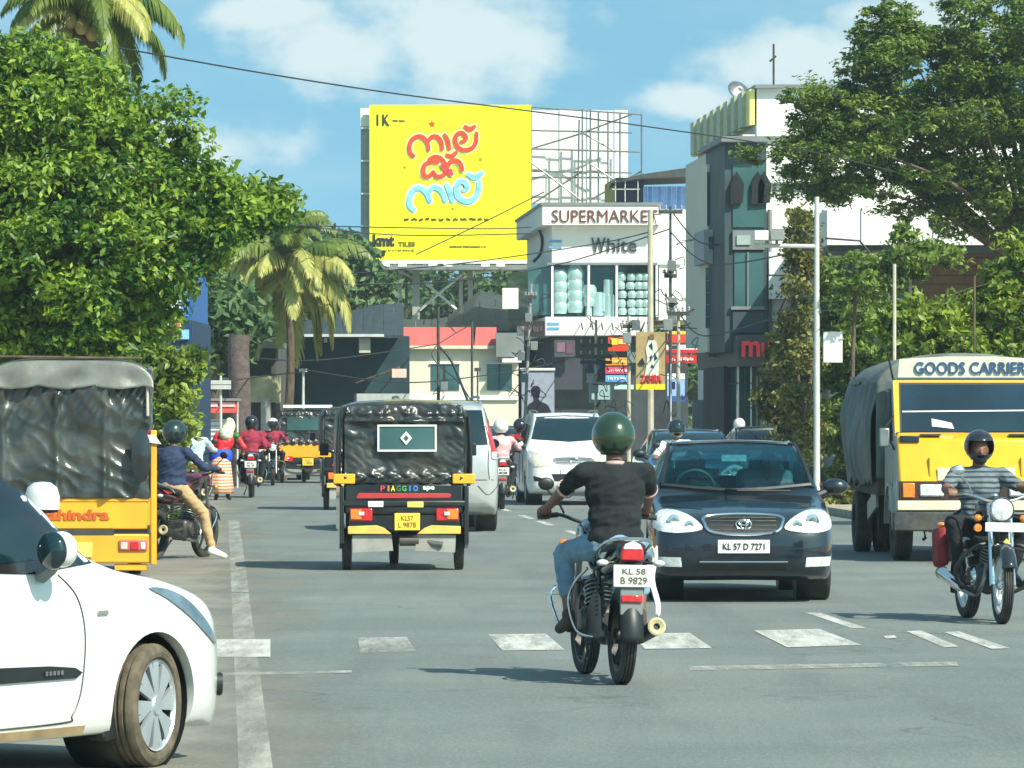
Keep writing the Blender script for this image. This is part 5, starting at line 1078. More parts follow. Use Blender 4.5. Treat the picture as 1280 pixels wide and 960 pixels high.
        MB().tube(cr([(s*.71, yb+.02, 1.70), (s*.735, yb+.01, 1.3), (s*.73, yb+.02, .95)], 5), .018).build('hood_rod', m_black, r)
    p = MB().bb((-.11, yb-.105, .445), (.17, yb-.09, .635)).build('number_plate', m_plateY, r, bevel=.006)
    MB().bb((-.08, yb-.10, .62), (.14, yb-.03, .66)).build('plate_bracket', m_black, r)
    text('plate_lettering', 'KL57', .06, cmat((0.35, 0.22, 0.05)), p, (.03, yb-.107, .578), fit=(.13, .05), depth=.003); text('plate_lettering', 'L 9878', .06, cmat((0.35, 0.22, 0.05)), p, (.03, yb-.107, .505), fit=(.19, .055), depth=.003)
    mb = MB().tube([(.0, yb+.15, .40), (.0, yb+.25, .30)], .05); mb.tube([(-.05, yb+.02, .33), (.16, yb+.02, .33)], .06, 14); mb.build('engine', m_engine, r); MB().tube([(.15, yb+.05, .36), (.33, yb-.03, .30), (.42, yb-.05, .29)], .03, 10).build('exhaust', m_steel, r)
    # cabin: floor, seat, front cowl, single front wheel
    MB().bb((-.62, yb+.3, .34), (.62, .9, .42)).build('floor', m_black, r); MB().bb((-.58, yb+.35, .62), (.58, yb+.9, .8)).build('seat', m_black, r, bevel=.04); MB().bb((-.6, yb+.3, .6), (.6, yb+.42, 1.2)).build('seat_back', m_black, r, bevel=.04)
    mb = MB(); F0 = [(-.60, .75, 1.0), (-.45, 1.25, .92), (0, 1.42, .86), (.45, 1.25, .92), (.60, .75, 1.0)]; F1 = [(-.58, .72, .42), (-.38, 1.20, .45), (0, 1.35, .45), (.38, 1.20, .45), (.58, .72, .42)]
    A = cr(F0, 4); B = cr(F1, 4); m_ = len(A); mb.v = A+B; mb.f = [(i, i+1, m_+i+1, m_+i) for i in range(m_-1)]; mb.build('front_cowl', m_gloss if blk else m_yellow, r, solid=.01, fix=False)
    mb = MB(); mb.add([(-.60, .76, 1.0), (.60, .76, 1.0), (.55, .74, 1.70), (-.55, .74, 1.70)], [(0, 1, 2, 3)]); mb.build('windscreen', m_glass, r)
    for s in (-1, 1): MB().tube([(s*.62, .76, .95), (s*.60, .74, 1.78)], .02).build('windscreen_post', m_black, r); MB().tube([(s*.62, .5, 1.25), (s*.80, .55, 1.3)], .01).build('mirror_stalk', m_black, r); MB().box((s*.84, .55, 1.32), (.1, .02, .14)).build('side_mirror', m_black, r, bevel=.01)
    wheel(r, (-.03, 1.05, .235), .235, .10, style='steel', grooves=3); MB().bb((-.11, .8, .36), (.05, 1.3, .5)).build('mudguard', m_black, r, bevel=.03)
    return r
def behind(px, D, yb=-1.25): x = (px-640)/F*D; return (x+.06*yb, D-yb-.35, 0)   # rear wheels at distance D
rb = rickshaw('black autorickshaw with a white framed rear window and yellow number plate, nearest one', behind(506, 53.1), .06, 'black')
c2 = copy_tree(rb); c2.location = behind(452, 87); c2['label'] = 'black autorickshaw showing only a sliver behind the left edge of the nearest one'
rickshaw('yellow autorickshaw with black hood and white roof board, farthest down the left lane', behind(384, 122), .06, 'yellow')

# ---------------------------------------------------------------- orange goods three-wheeler
def tarp(name, fn, nu, nv, m, r, **k): return MB().grid(fn, nu, nv).build(name, m, r, smooth=80, fix=False, solid=.01, **k)
m_tarp = mat('grey_vinyl_tarpaulin', (0.030, 0.038, 0.034), 0.24, var=.35, vs=5, bump=.008, bs=9, coat=.4, dirt=.25, dirtcol=(0.20, 0.20, 0.17))
m_tarptop = mat('pale_vinyl_tarpaulin', (0.15, 0.16, 0.14), 0.38, var=.35, vs=3, bump=.008, bs=9, coat=.3)
def goods_carrier():
    D = 51; r = thing('goods_carrier', 'orange goods carrier with a wrinkled grey tarpaulin canopy at the left kerb', 'goods vehicle', ((90-640)/F*D-.06*1.3, D+1.3, 0), .06); yb = -1.45
    def back(u, v):
        x = -.86+1.68*u; z = .83+1.20*v; d = .05*noise.noise(Vector((x*2.2, z*1.4, 5)))
        d += .028*(1-abs(noise.noise(Vector((x*5+z*4, z*3-x*1.5, 2)))*2.2))*(.4+.6*abs(noise.noise(Vector((x*1.3, z*1.3, 9))))*2)
        d += .05*math.exp(-((u-.42)/.03)**2)+.045*math.exp(-((u-.72)/.025)**2)*(1-.3*v)+.04*math.exp(-((u-.08)/.03)**2); d += .03*math.sin((x*1.6-z)*26)*max(0, v-.55)*1.2
        return (x+.02*noise.noise(Vector((z*3, x, 0))), yb-.03-d, z)
    tarp('rear_tarpaulin', back, 110, 90, m_tarp, r)
    def top(u, v):
        x = -.90+1.77*u; edge = min(u, 1-u); sag = .035*abs(math.sin(u*PI*3.2))+.012*noise.noise(Vector((x*6, v*3, 1)))
        z = 2.02-sag*(1-v)+.27*(1-(1-v)**2)*(1-math.exp(-edge*16)*.55); y = yb-.10+.07*v+.05*noise.noise(Vector((x*3, z*5, 3)))*(1-v)
        return (x*(1-.06*v*v), y, z)
    tarp('top_valance', top, 80, 20, m_tarptop, r)
    def roof(u, v): return ((-.85+1.67*u), yb-.03+v*2.0, 2.30-.10*(2*u-1)**4+.02*math.sin(v*14)-.12*max(0, abs(2*u-1)-.9)*10*.5)
    tarp('canopy_roof', roof, 30, 20, m_tarp, r)
    for s in (-1, 1):
        def sd(u, v, s=s): y = yb-.02+2.0*u; z = .83+1.4*v; return (s*(.86 if s < 0 else .83)+.03*s*noise.noise(Vector((y*3, z*2, 7))), y, z)
        tarp('side_tarpaulin', sd, 40, 30, m_tarp, r)
    MB().bb((-.86, yb-.02, .50), (.80, yb+.04, .81)).build('tailgate', m_yellow, r, bevel=.015); MB().bb((-.86, yb-.03, .79), (.82, yb+.06, .835)).build('tailgate_rail', m_yellow, r, bevel=.01)
    MB().bb((-.80, yb-.035, .44), (.45, yb+.03, .50)).build('recess', m_darkpole, r); MB().bb((-.88, yb-.03, .14), (.86, yb+.10, .45)).build('rear_sill', m_yellow, r, bevel=.02)
    text('lettering', 'mahindra', .1, mat('red_brown_lettering', (0.55, 0.10, 0.01), .5), r, (0.0, yb-.03, .655), (PI/2, 0, 0), .008, .004, fit=(.80, .115))
    MB().bb((.835, yb-.06, .12), (.90, yb+.02, 1.55)).build('corner_post', m_yellow, r, bevel=.012); MB().bb((.80, yb-.02, .85), (.836, yb+.02, 1.55)).build('inner_post', m_maroon, r, bevel=.005)
    MB().tube([(.80, yb-.05, 2.12), (.805, yb-.05, 1.7)], .016).build('pole_end', m_concpole, r)
    MB().tube([(-.87, yb-.05, 2.33), (.75, yb-.02, 2.31)], .014).build('top_rod', m_bark, r)
    MB().lathe([(.001, 0), (.12, .02), (.15, .08), (.001, .1)], (.74, yb-.10, 1.28), 'y', 18, scale=(.7, 1, 1.9)).build('hanging_flap', m_gloss, r); MB().prism([(.77, 1.50), (.88, 1.50), (.95, 1.40), (.80, 1.42)], -.03, 'xz', yb-.06).build('white_cap', m_wall, r, bevel=.004)
    for s in (1, -1):
        x = .67 if s > 0 else -.72
        t = MB().bb((x-.17, yb-.055, .27), (x+.13, yb-.025, .385)).build('tail_light', cmat((0.75, 0.35, 0.35)), r, bevel=.012)
        MB().bb((x-.05, yb-.065, .285), (x+.04, yb-.05, .37)).build('brake_lens', m_red, t, bevel=.01); MB().bb((x-.15, yb-.063, .29), (x-.08, yb-.05, .365)).build('indicator_lens', m_lampwarm, t, bevel=.008); MB().bb((x+.06, yb-.063, .29), (x+.11, yb-.05, .365)).build('reversing_lens', m_lamp, t, bevel=.008)
        wheel(r, (s*.66, yb+.45, .26), .26, .14, style='steel', side=s)
    MB().bb((.0, yb-.06, .2), (.22, yb-.03, .36)).build('number_plate', cmat((0.93, 0.78, 0.40)), r, bevel=.01)
    MB().bb((.45, yb+.0, .06), (.80, yb+.12, .13)).build('step', m_yellow, r, bevel=.01); MB().bb((-.8, yb, .3), (.8, yb+2.0, .5)).build('chassis', m_black, r)
    MB().bb((-.82, yb+2.0, .3), (.80, yb+3.0, 1.95)).build('cab', m_yellow, r, bevel=.12); wheel(r, (0, yb+2.8, .26), .26, .14, style='steel')
goods_carrier()

# ---------------------------------------------------------------- goods lorry facing the camera
def lorry():
    D = 56.7; px = 1198; x = (px-640)/F*D+.10; r = thing('goods_lorry', 'yellow and grey goods lorry with a tarpaulin covered load facing the viewer', 'lorry', (x, D+2.0, 0), PI+.012); yf = 2.0+.75   # front face at local y
    # cab: grey shell with raked windscreen, yellow snub bonnet
    mg = mat('grey_cab_paint', (0.42, 0.44, 0.40), 0.4, var=.1, coat=.4, dirt=.3)
    sec = [(yf-1.55, .55), (yf-1.55, 2.13), (yf-.72, 2.15), (yf-.58, 2.10), (yf-.32, 1.46), (yf-.08, 1.36), (yf, 1.0), (yf, .62), (yf-.1, .55)]
    MB().prism(sec, 1.84, 'yz', -.92).build('cab', mg, r, bevel=.04)
    def slope(z): return yf-.58+(.28)*(2.10-z)/.64
    P = [(-.86, 2.05), (.86, 2.05), (.88, 1.50), (-.88, 1.50)]
    def fp(name, P, dy, m, **k):   # plate lying on the raked windscreen plane
        mb = MB(); mb.add([(a, slope(b)+dy, b) for a, b in P]+[(a, slope(b)+dy-.03, b) for a, b in P], [(0, 1, 2, 3), (7, 6, 5, 4), (0, 4, 5, 1), (1, 5, 6, 2), (2, 6, 7, 3), (3, 7, 4, 0)]); return mb.build(name, m, r, **k)
    fp('windscreen_surround', [(-.915, 2.12), (.915, 2.12), (.915, 1.47), (-.915, 1.47)], .015, m_tyellow)
    w = fp('windscreen', [(-.82, 2.07), (.82, 2.07), (.83, 1.52), (-.83, 1.52)], .03, mat('blue_tinted_windscreen', (0.006, 0.025, 0.045), 0.05, var=.5, vs=1.2, coat=.6))
    fp('windscreen_seal', [(-.845, 2.095), (.845, 2.095), (.855, 1.50), (-.855, 1.50)], .022, m_black); fp('reflection_strip', [(-.81, 1.775), (.82, 1.76), (.82, 1.745), (-.81, 1.76)], .04, m_wall); fp('paper', [(.25, 1.62), (.48, 1.67), (.48, 1.58), (.22, 1.55)], .042, m_wall)  # the white strip across the glass is a painted reflection
    MB().tube([(-.5, yf-.30, 1.50), (.1, yf-.29, 1.50)], .012).build('wiper', m_black, r); MB().tube([(.5, yf-.30, 1.49), (.9, yf-.29, 1.5)], .012).build('wiper', m_black, r)
    # bonnet panels
    mb = MB(); mb.add([(-.90, yf-.29, 1.505), (.90, yf-.29, 1.505), (.92, yf-.03, 1.43), (-.92, yf-.03, 1.43), (-.90, yf+.05, .94), (.90, yf+.05, .94), (.90, yf-.4, .94), (-.90, yf-.4, .94)], [(0, 1, 2, 3), (3, 2, 5, 4), (1, 6, 5, 2), (0, 3, 4, 7)]); mb.build('bonnet', m_tyellow, r, bevel=.03)
    for s in (-1, 1):
        MB().bb((s*.40, yf-.17, 1.475), (s*.64, yf-.06, 1.49)).build('bonnet_vent', m_black, r); MB().box((s*.77, yf-.06, 1.43), (.22, .12, .08)).build('corner_vent', m_black, r, bevel=.01)
        MB().bb((s*.52, yf+.0, 1.0), (s*.55, yf+.05, 1.22)).build('bonnet_crease', m_tyellow, r, bevel=.008)
    MB().bb((-.45, yf+.05, .95), (.45, yf+.058, 1.1)).build('cream_patch', m_cream, r)
    MB().bb((-.90, yf-.05, .72), (.90, yf+.06, .935)).build('lamp_panel', mat('dark_brown_panel', (0.05, 0.025, 0.02), .4), r, bevel=.01)
    for s in (-1, 1):
        MB().bb((s*.72, yf+.055, .75), (s*.86, yf+.085, .92)).build('indicator', m_orange, r, bevel=.01); MB().bb((s*.38, yf+.055, .765), (s*.66, yf+.09, .905)).build('headlight', m_lamp, r, bevel=.03)
    MB().bb((-.92, yf+.0, .60), (.92, yf+.075, .715)).build('cream_band', m_cream, r, bevel=.01); MB().bb((-.98, yf-.05, .36), (.98, yf+.16, .585)).build('bumper', m_engine, r, bevel=.02)
    for x in (-.6, -.2, .25, .6): MB().tube([(x, yf+.0, .37), (x, yf+.1, .28), (x, yf-.1, .26)], .02).build('tow_hook', m_black, r)
    MB().bb((-.25, yf+.165, .40), (.25, yf+.175, .54)).build('number_plate', m_plateY, r)
    # sign board
    p = MB().prism([(-.86, 2.15), (-.84, 2.37), (-.3, 2.40), (.3, 2.40), (.84, 2.37), (.86, 2.15)], -.05, 'xz', yf-.60).build('sign_board', mat('aged_sign_board', (0.60, 0.64, 0.50), .6, var=.1, dirt=.2), r, bevel=.006)
    text('sign_lettering', 'GOODS CARRIER', .15, mat('dark_blue_lettering', (0.02, 0.07, 0.20), .5), p, (-.0, yf-.585, 2.265), (PI/2, 0, PI), .012, .002, fit=(1.32, .145))
    MB().tube([(-.90, yf-.7, 2.12), (-.90, yf-.68, 2.3)], .03).build('sign_bracket', m_black, r); MB().tube([(.90, yf-.7, 2.12), (.97, yf-.65, 2.45)], .012).build('sign_bracket', m_black, r)
    # doors, mirrors
    for s in (-1, 1):
        MB().prism([(yf-1.35, 1.40), (yf-1.35, 2.02), (yf-.75, 2.02), (yf-.52, 1.40)], s*.02, 'yz', s*.915).build('door_window', m_darkglass, r)
        MB().prism([(yf-1.42, .75), (yf-1.42, 1.36), (yf-.50, 1.36), (yf-.50, .95), (yf-.7, .75)], s*.02, 'yz', s*.915).build('door', mg, r, bevel=.008); MB().box((s*1.05, yf-.2, 1.45), (.12, .04, .22)).build('side_mirror', m_steel, r, bevel=.015); MB().tube([(s*.92, yf-.4, 1.7), (s*1.05, yf-.2, 1.55), (s*.92, yf-.3, 1.3)], .012).build('mirror_arm', m_black, r)
    # arches and wheels
    for s in (-1, 1):
        MB().lathe([(.46, -.06), (.50, -.06), (.50, .06), (.46, .06)], (s*.90, 2.0, .42), 'x', 24, a0=.0, a1=PI).build('wheel_arch', mg, r)
        wheel(r, (s*.80, 2.0, .385), .385, .22, rim=.55, style='steel', side=s, grooves=4)
        for q in (.72, .97): wheel(r, (s*q, -1.45, .385), .385, .21, rim=.55, style='steel', side=s, grooves=4)
    MB().bb((-.5, -2.6, .50), (.5, 2.4, .70)).build('chassis', m_black, r); MB().bb((-1.0, -2.9, .75), (1.0, 1.05, .95)).build('load_bed', m_bark, r)
    for s in (-1, 1): MB().box((s*.98, .2, .62), (.03, 1.2, .22), rx=.15).build('side_guard', m_steel, r)
    mt = mat('dark_green_tarpaulin', (0.06, 0.085, 0.08), 0.5, var=.3, vs=2, bump=.02, bs=6, dirt=.3, dirtcol=(.16, .17, .15)); ml = mat('pale_canvas', (0.12, 0.145, 0.13), 0.6, var=.2, vs=2, bump=.02, bs=5)
    def side(s):
        def f(u, v):
            y = 1.05-3.95*u; z = .95+1.18*v; n = noise.noise(Vector((y*1.5, z*1.2, 4+s)))*.10+.04*noise.noise(Vector((y*5, z*2, 1)))
            return (s*(1.04+.10*math.sin(v*PI)+n-.06*v), y, z-.15*(1-v)*(.5+noise.noise(Vector((y*2, 0, 8)))))
        return f
    for s in (-1, 1): tarp('side_tarpaulin', side(s), 50, 24, mt, r)
    def roof(u, v): x = -1.0+2.0*u; y = 1.08-3.95*v; e = min(u, 1-u); return (x, y, 2.10+.30*(1-math.exp(-e*11))+.05*noise.noise(Vector((x*2, y*2, 3))))
    tarp('roof_canvas', roof, 40, 40, ml, r)
    def fr(u, v): x = -1.02+2.04*u; e = min(u, 1-u); zt = 2.10+.36*(1-math.exp(-e*9)); return (x, 1.10+.05*noise.noise(Vector((x*3, v*3, 5))), .95+(zt-.95)*v)
    tarp('front_canvas', fr, 40, 30, ml, r)
    MB().bb((-1, -2.95, .9), (1, -2.85, 2.2)).build('rear_canvas', mt, r)
lorry()
# ---------------------------------------------------------------- people
def voxel(mb, name, m, parent, vox, smooth_it=5, disp=0, dscale=9):
    me = mb.mesh(name, None, 0, False); o = link(name, me, m, None)
    rm = o.modifiers.new('r', 'REMESH'); rm.mode = 'VOXEL'; rm.voxel_size = vox
    sm = o.modifiers.new('s', 'SMOOTH'); sm.factor = .5; sm.iterations = smooth_it
    me2 = evaluated(o); bpy.data.objects.remove(o)
    if disp:
        n = len(me2.vertices); co = [v.co.copy() for v in me2.vertices]; no = [v.normal.copy() for v in me2.vertices]
        for i in range(n): me2.vertices[i].co = co[i]+no[i]*disp*(.8*noise.noise(co[i]*dscale)+.9*(.35-abs(noise.noise(Vector((co[i].x*dscale*.9+co[i].z*5, co[i].y*dscale*.7, co[i].z*dscale*2.2-co[i].x*6))))*1.6))
    me2.materials.clear(); me2.materials.append(m)
    for p in me2.polygons: p.use_smooth = True; p.material_index = 0
    me2.name = name; return link(name, me2, m, parent)
def bone(a, b, l1, l2, pole):
    a = Vector(a); b = Vector(b); d = b-a; L = min(d.length, (l1+l2)*.998); d.normalize(); x = (l1*l1-l2*l2+L*L)/(2*L); h = math.sqrt(max(l1*l1-x*x, 0)); p = Vector(pole); p = (p-d*p.dot(d)).normalized(); return a+d*x+p*h, a+d*L
def hand(mb, wr, grip, ax, side, r=.010):
    """palm and five fingers closing round a bar through grip along ax"""
    ax = Vector(ax).normalized(); fw = (grip-wr); fw = (fw-ax*fw.dot(ax)).normalized(); up = ax.cross(fw).normalized()
    if up.z < 0: up = -up
    palm = grip-fw*.035+up*.012; mb.caps(wr, palm, .026, .034)
    mb.sphere(palm, (.045, .045, .028) if abs(ax.x) > .5 else (.035, .045, .03), 12, 8)
    for i in range(4):
        o = grip+ax*side*(.034-.023*i); ln = [.94, 1, .96, .82][i]; P = [o-fw*.03+up*.022, o+fw*.012*ln+up*.034, o+fw*.038*ln+up*.006, o+fw*.024*ln-up*.026]
        for a, b in zip(P, P[1:]): mb.caps(a, b, r, r*.92, 8)
    o = palm-ax*side*.04; 
    for a, b in zip([o, o+fw*.025-up*.022, o+fw*.05-up*.026], [o+fw*.025-up*.022, o+fw*.05-up*.026]): mb.caps(a, b, r*1.15, r, 8)
def person(label, loc, rz, J, S, group=None):
    r = thing('person', label, 'person', loc, rz, group); v = S.get('vox', .013); k = S.get('k', 1.0)
    pel = Vector(J['pel']); ch = Vector(J['chest']); nk = Vector(J['neck']); hd = Vector(J['head']); fwd = Vector(J.get('face', (0, 1, 0))).normalized()
    acr = (nk-pel).normalized(); side = Vector(J.get('side', (1, 0, 0))); sw = S.get('sw', .19); front = acr.cross(side)*-1
    if front.y < 0 and J.get('side') is None: front = -front
    sh = {s: nk-acr*.06+side*s*sw for s in (-1, 1)}; hip = {s: pel+side*s*.095-acr*.02 for s in (-1, 1)}
    R3 = Matrix((side, front, acr)).transposed()
    body = MB(); shirt = MB(); legs = {-1: MB(), 1: MB()}; tr = MB()
    body.sphere(pel, (.15, .11, .11), 14, 8, R3); body.sphere(pel.lerp(ch, .5), (.13, .10, .15), 14, 8, R3); body.sphere(ch, (.155, .11, .18), 14, 8, R3); body.caps(nk-acr*.05, nk.lerp(hd, .45), .055, .052)
    fs = fwd.cross(Vector((0, 0, 1))).normalized(); R_h = Matrix((fs, fwd, Vector((0, 0, 1)))).transposed()
    body.sphere(hd, (.073, .092, .108), 16, 10, R_h); body.sphere(hd+fwd*.03-Vector((0, 0, .065)), (.052, .055, .045), 12, 8, R_h); body.caps(hd+fwd*.088+Vector((0, 0, .015)), hd+fwd*.105-Vector((0, 0, .02)), .010, .016, 8)
    for s in (-1, 1): body.sphere(hd+fs*s*.073-Vector((0, 0, .01)), (.012, .02, .03), 8, 6, R_h); body.sphere(hd+fwd*.078+fs*s*.03+Vector((0, 0, .03)), (.022, .012, .008), 8, 6, R_h)
    body.sphere(hd+fwd*.092-Vector((0, 0, .05)), (.024, .010, .007), 8, 6, R_h)
    st = S.get('sleeve', .5); t = .016
    shirt.sphere(pel+acr*.02, (.172+S.get('belly', 0), .135, .13), 16, 10, R3); shirt.sphere(pel.lerp(ch, .5), (.158+S.get('belly', 0), .13, .17), 16, 10, R3); shirt.sphere(ch+acr*.01, (.195, .14, .19), 16, 10, R3); shirt.caps(sh[-1], sh[1], .068, .068); shirt.caps(nk-acr*.08, nk-acr*.015, .085, .062)
    for s in (-1, 1):
        g = Vector(J['hand'][s]); e, w = bone(sh[s], g+Vector(J.get('wr', (0, -.06, .03))), .285, .25, J.get('epole', {}).get(s, (s*.7, -.4, -.9)))
        body.caps(sh[s], e, .046, .040); body.caps(e, w, .042, .027)
        if S.get('fine', True): hand(body, w, g, side if J.get('ax') is None else J['ax'], s, S.get('fr', .010))
        else: hand(body, w, g, side, s, .012)
        if st >= 1: shirt.caps(sh[s], e, .064, .055); shirt.caps(e, e.lerp(w, .93), .054, .040)
        else: shirt.caps(sh[s], sh[s].lerp(e, st+.25), .068, .058)
        J.setdefault('_e', {})[s] = (e, w)
        f = Vector(J['foot'][s]); kn, an = bone(hip[s], f+Vector((0, -.03, .09)), .43, .41, J.get('kpole', {}).get(s, (s*.35, 1, .45)))
        toe = f+Vector(J.get('toe', {}).get(s, (s*.03, .14, -.03)))
        body.caps(hip[s], kn, .078, .052); body.caps(kn, an, .050, .034); S.get('cuff') is None or body.caps(kn.lerp(an, .15), kn.lerp(an, .5), .052, .045)
        if S.get('skirt') is None:
            tr.caps(hip[s], kn, .098, .070); q = S.get('cuff', .95); tr.caps(kn, kn.lerp(an, q), .069, .052 if q > .8 else .058); tr.sphere(kn, (.072, .075, .072), 12, 8)
        leg = legs[s]; leg.caps(an+Vector((0, 0, -.005)), f+Vector((0, -.05, .03)), .045, .042); leg.caps(f+Vector((0, -.05, .03)), toe, .043, .034); leg.caps(f+Vector((0, .02, .03)), toe, .045, .036)
        body.caps(an, f+Vector((0, -.04, .03)), .034, .033); body.caps(f+Vector((0, -.04, .03)), toe, .033, .022)
    if S.get('skirt') is None: tr.sphere(pel, (.172, .14, .12), 16, 10, R3)
    bo = voxel(body, 'body', S.get('skin', m_skin), r, v*.8 if S.get('fine', True) else v, 4)
    voxel(shirt, S.get('topname', 'shirt'), S['shirt'], r, v, 5, S.get('fold', .012), 8)
    if S.get('skirt') is None: voxel(tr, 'trousers', S['trousers'], r, v, 5, .009, 8)
    if S.get('shoes'): [voxel(legs[s], 'shoe', S['shoes'], r, v, 3) for s in (-1, 1)]
    if S.get('skirt'):
        z0 = J['foot'][1][2]+.08; mb = MB(); c = pel
        mb.lathe([(.13, pel.z+.12), (.19, pel.z), (.22, pel.z-.3), (.24, z0+.2), (.26, z0)], (c.x, c.y, 0), 'z', 28)
        for q in mb.v: a = math.atan2(q.y-c.y, q.x-c.x); f_ = 1+.07*math.sin(a*7)*(pel.z+.1-q.z); q.x = c.x+(q.x-c.x)*f_; q.y = c.y+(q.y-c.y)*f_
        mb.build('skirt', S['skirt'], r, solid=.008, smooth=80, fix=False)
    # head gear
    h = S.get('helmet')
    if h:
        hm, full, vis = h; c = hd+Vector((0, 0, .028))-fwd*.005; rx, ry, rz_ = [q*S.get('hs', 1) for q in (.134, .158, .146)]
        def sh_(nm, l0, l1, a0, a1, sc_, mm, par, na=28, nl=14, solid=.006):
            mb = MB()
            def f(u, w):
                a = a0+(a1-a0)*u; l = l0+(l1-l0)*w; q = Vector((math.sin(a)*math.cos(l)*rx, math.cos(a)*math.cos(l)*ry, math.sin(l)*rz_))*sc_
                if l < -.25: q.x *= 1-.16*(-.25-l); q.y *= 1-.1*(-.25-l)
                return c+R_h@q
            mb.grid(f, na, nl); return mb.build(nm, mm, par, smooth=60, solid=solid, fix=False)
        o = sh_('helmet', -.92, PI/2-.001, rad(62), rad(298), 1, hm, r, 32, 18)
        sh_('helmet_front', .42, PI/2-.001, rad(-62), rad(62), 1, hm, o)
        if full: sh_('chin_guard', -.98, -.42, rad(-64), rad(64), 1.03, hm if full == 1 else m_gloss, o)
        sh_('visor', *( (-.42, .46) if vis == 'down' else (.40, .95)), rad(-68), rad(68), 1.035, m_gloss if vis == 'dark' else m_darkglass if vis == 'down' else m_gloss, o, 20, 8)
        P = [c+R_h@Vector((math.sin(a)*math.cos(-.92)*rx*.9, math.cos(a)*math.cos(-.92)*ry*.94, math.sin(-.92)*rz_)) for a in [rad(62+236*i/24) for i in range(25)]]; MB().tube(P, .010, 6).build('helmet_trim', m_black, o)
        if S.get('stripe'): MB().tube([c+R_h@Vector((x, -ry*1.0*math.sqrt(max(0, 1-(x/rx)**2-.10)), -.04)) for x in [-.035+.07*i/8 for i in range(9)]], .004, 5).build('helmet_sticker', m_wall, o)
    elif S.get('hair'):
        mb = MB(); mb.sphere(hd+Vector((0, -.0, .02))-fwd*.018, (.084, .098, .105), 16, 10, R_h); voxel(mb, 'hair', S['hair'], r, .012, 2)
    if S.get('beard'): mb = MB(); mb.sphere(hd+fwd*.035-Vector((0, 0, .08)), (.06, .062, .045), 12, 8, R_h); voxel(mb, 'beard', m_black, r, .010, 2)
    r['_j'] = 0; del r['_j']
    return r, J, dict(sh=sh, hip=hip, fs=fs, fwd=fwd, hd=hd, R=R_h, nk=nk, acr=acr)
def riding(seat=(0, -.12, .76), lean=.10, hx=.36, hy=.42, hz=1.06, foot=(.19, .10, .34), face=(0, 1, 0), dz=0, h=.88, **k):
    pel = Vector(seat)+Vector((0, 0, .10)); d = Vector((0, math.sin(lean), math.cos(lean)))
    J = dict(pel=pel, chest=pel+d*.33*h, neck=pel+d*.535*h, head=pel+d*.56*h+Vector((0, .04, .128)), face=face, hand={s: (s*hx, hy, hz) for s in (-1, 1)}, foot={s: (s*foot[0], foot[1], foot[2]) for s in (-1, 1)}, wr=(0, -.06, .03))
    J.update(k); return J

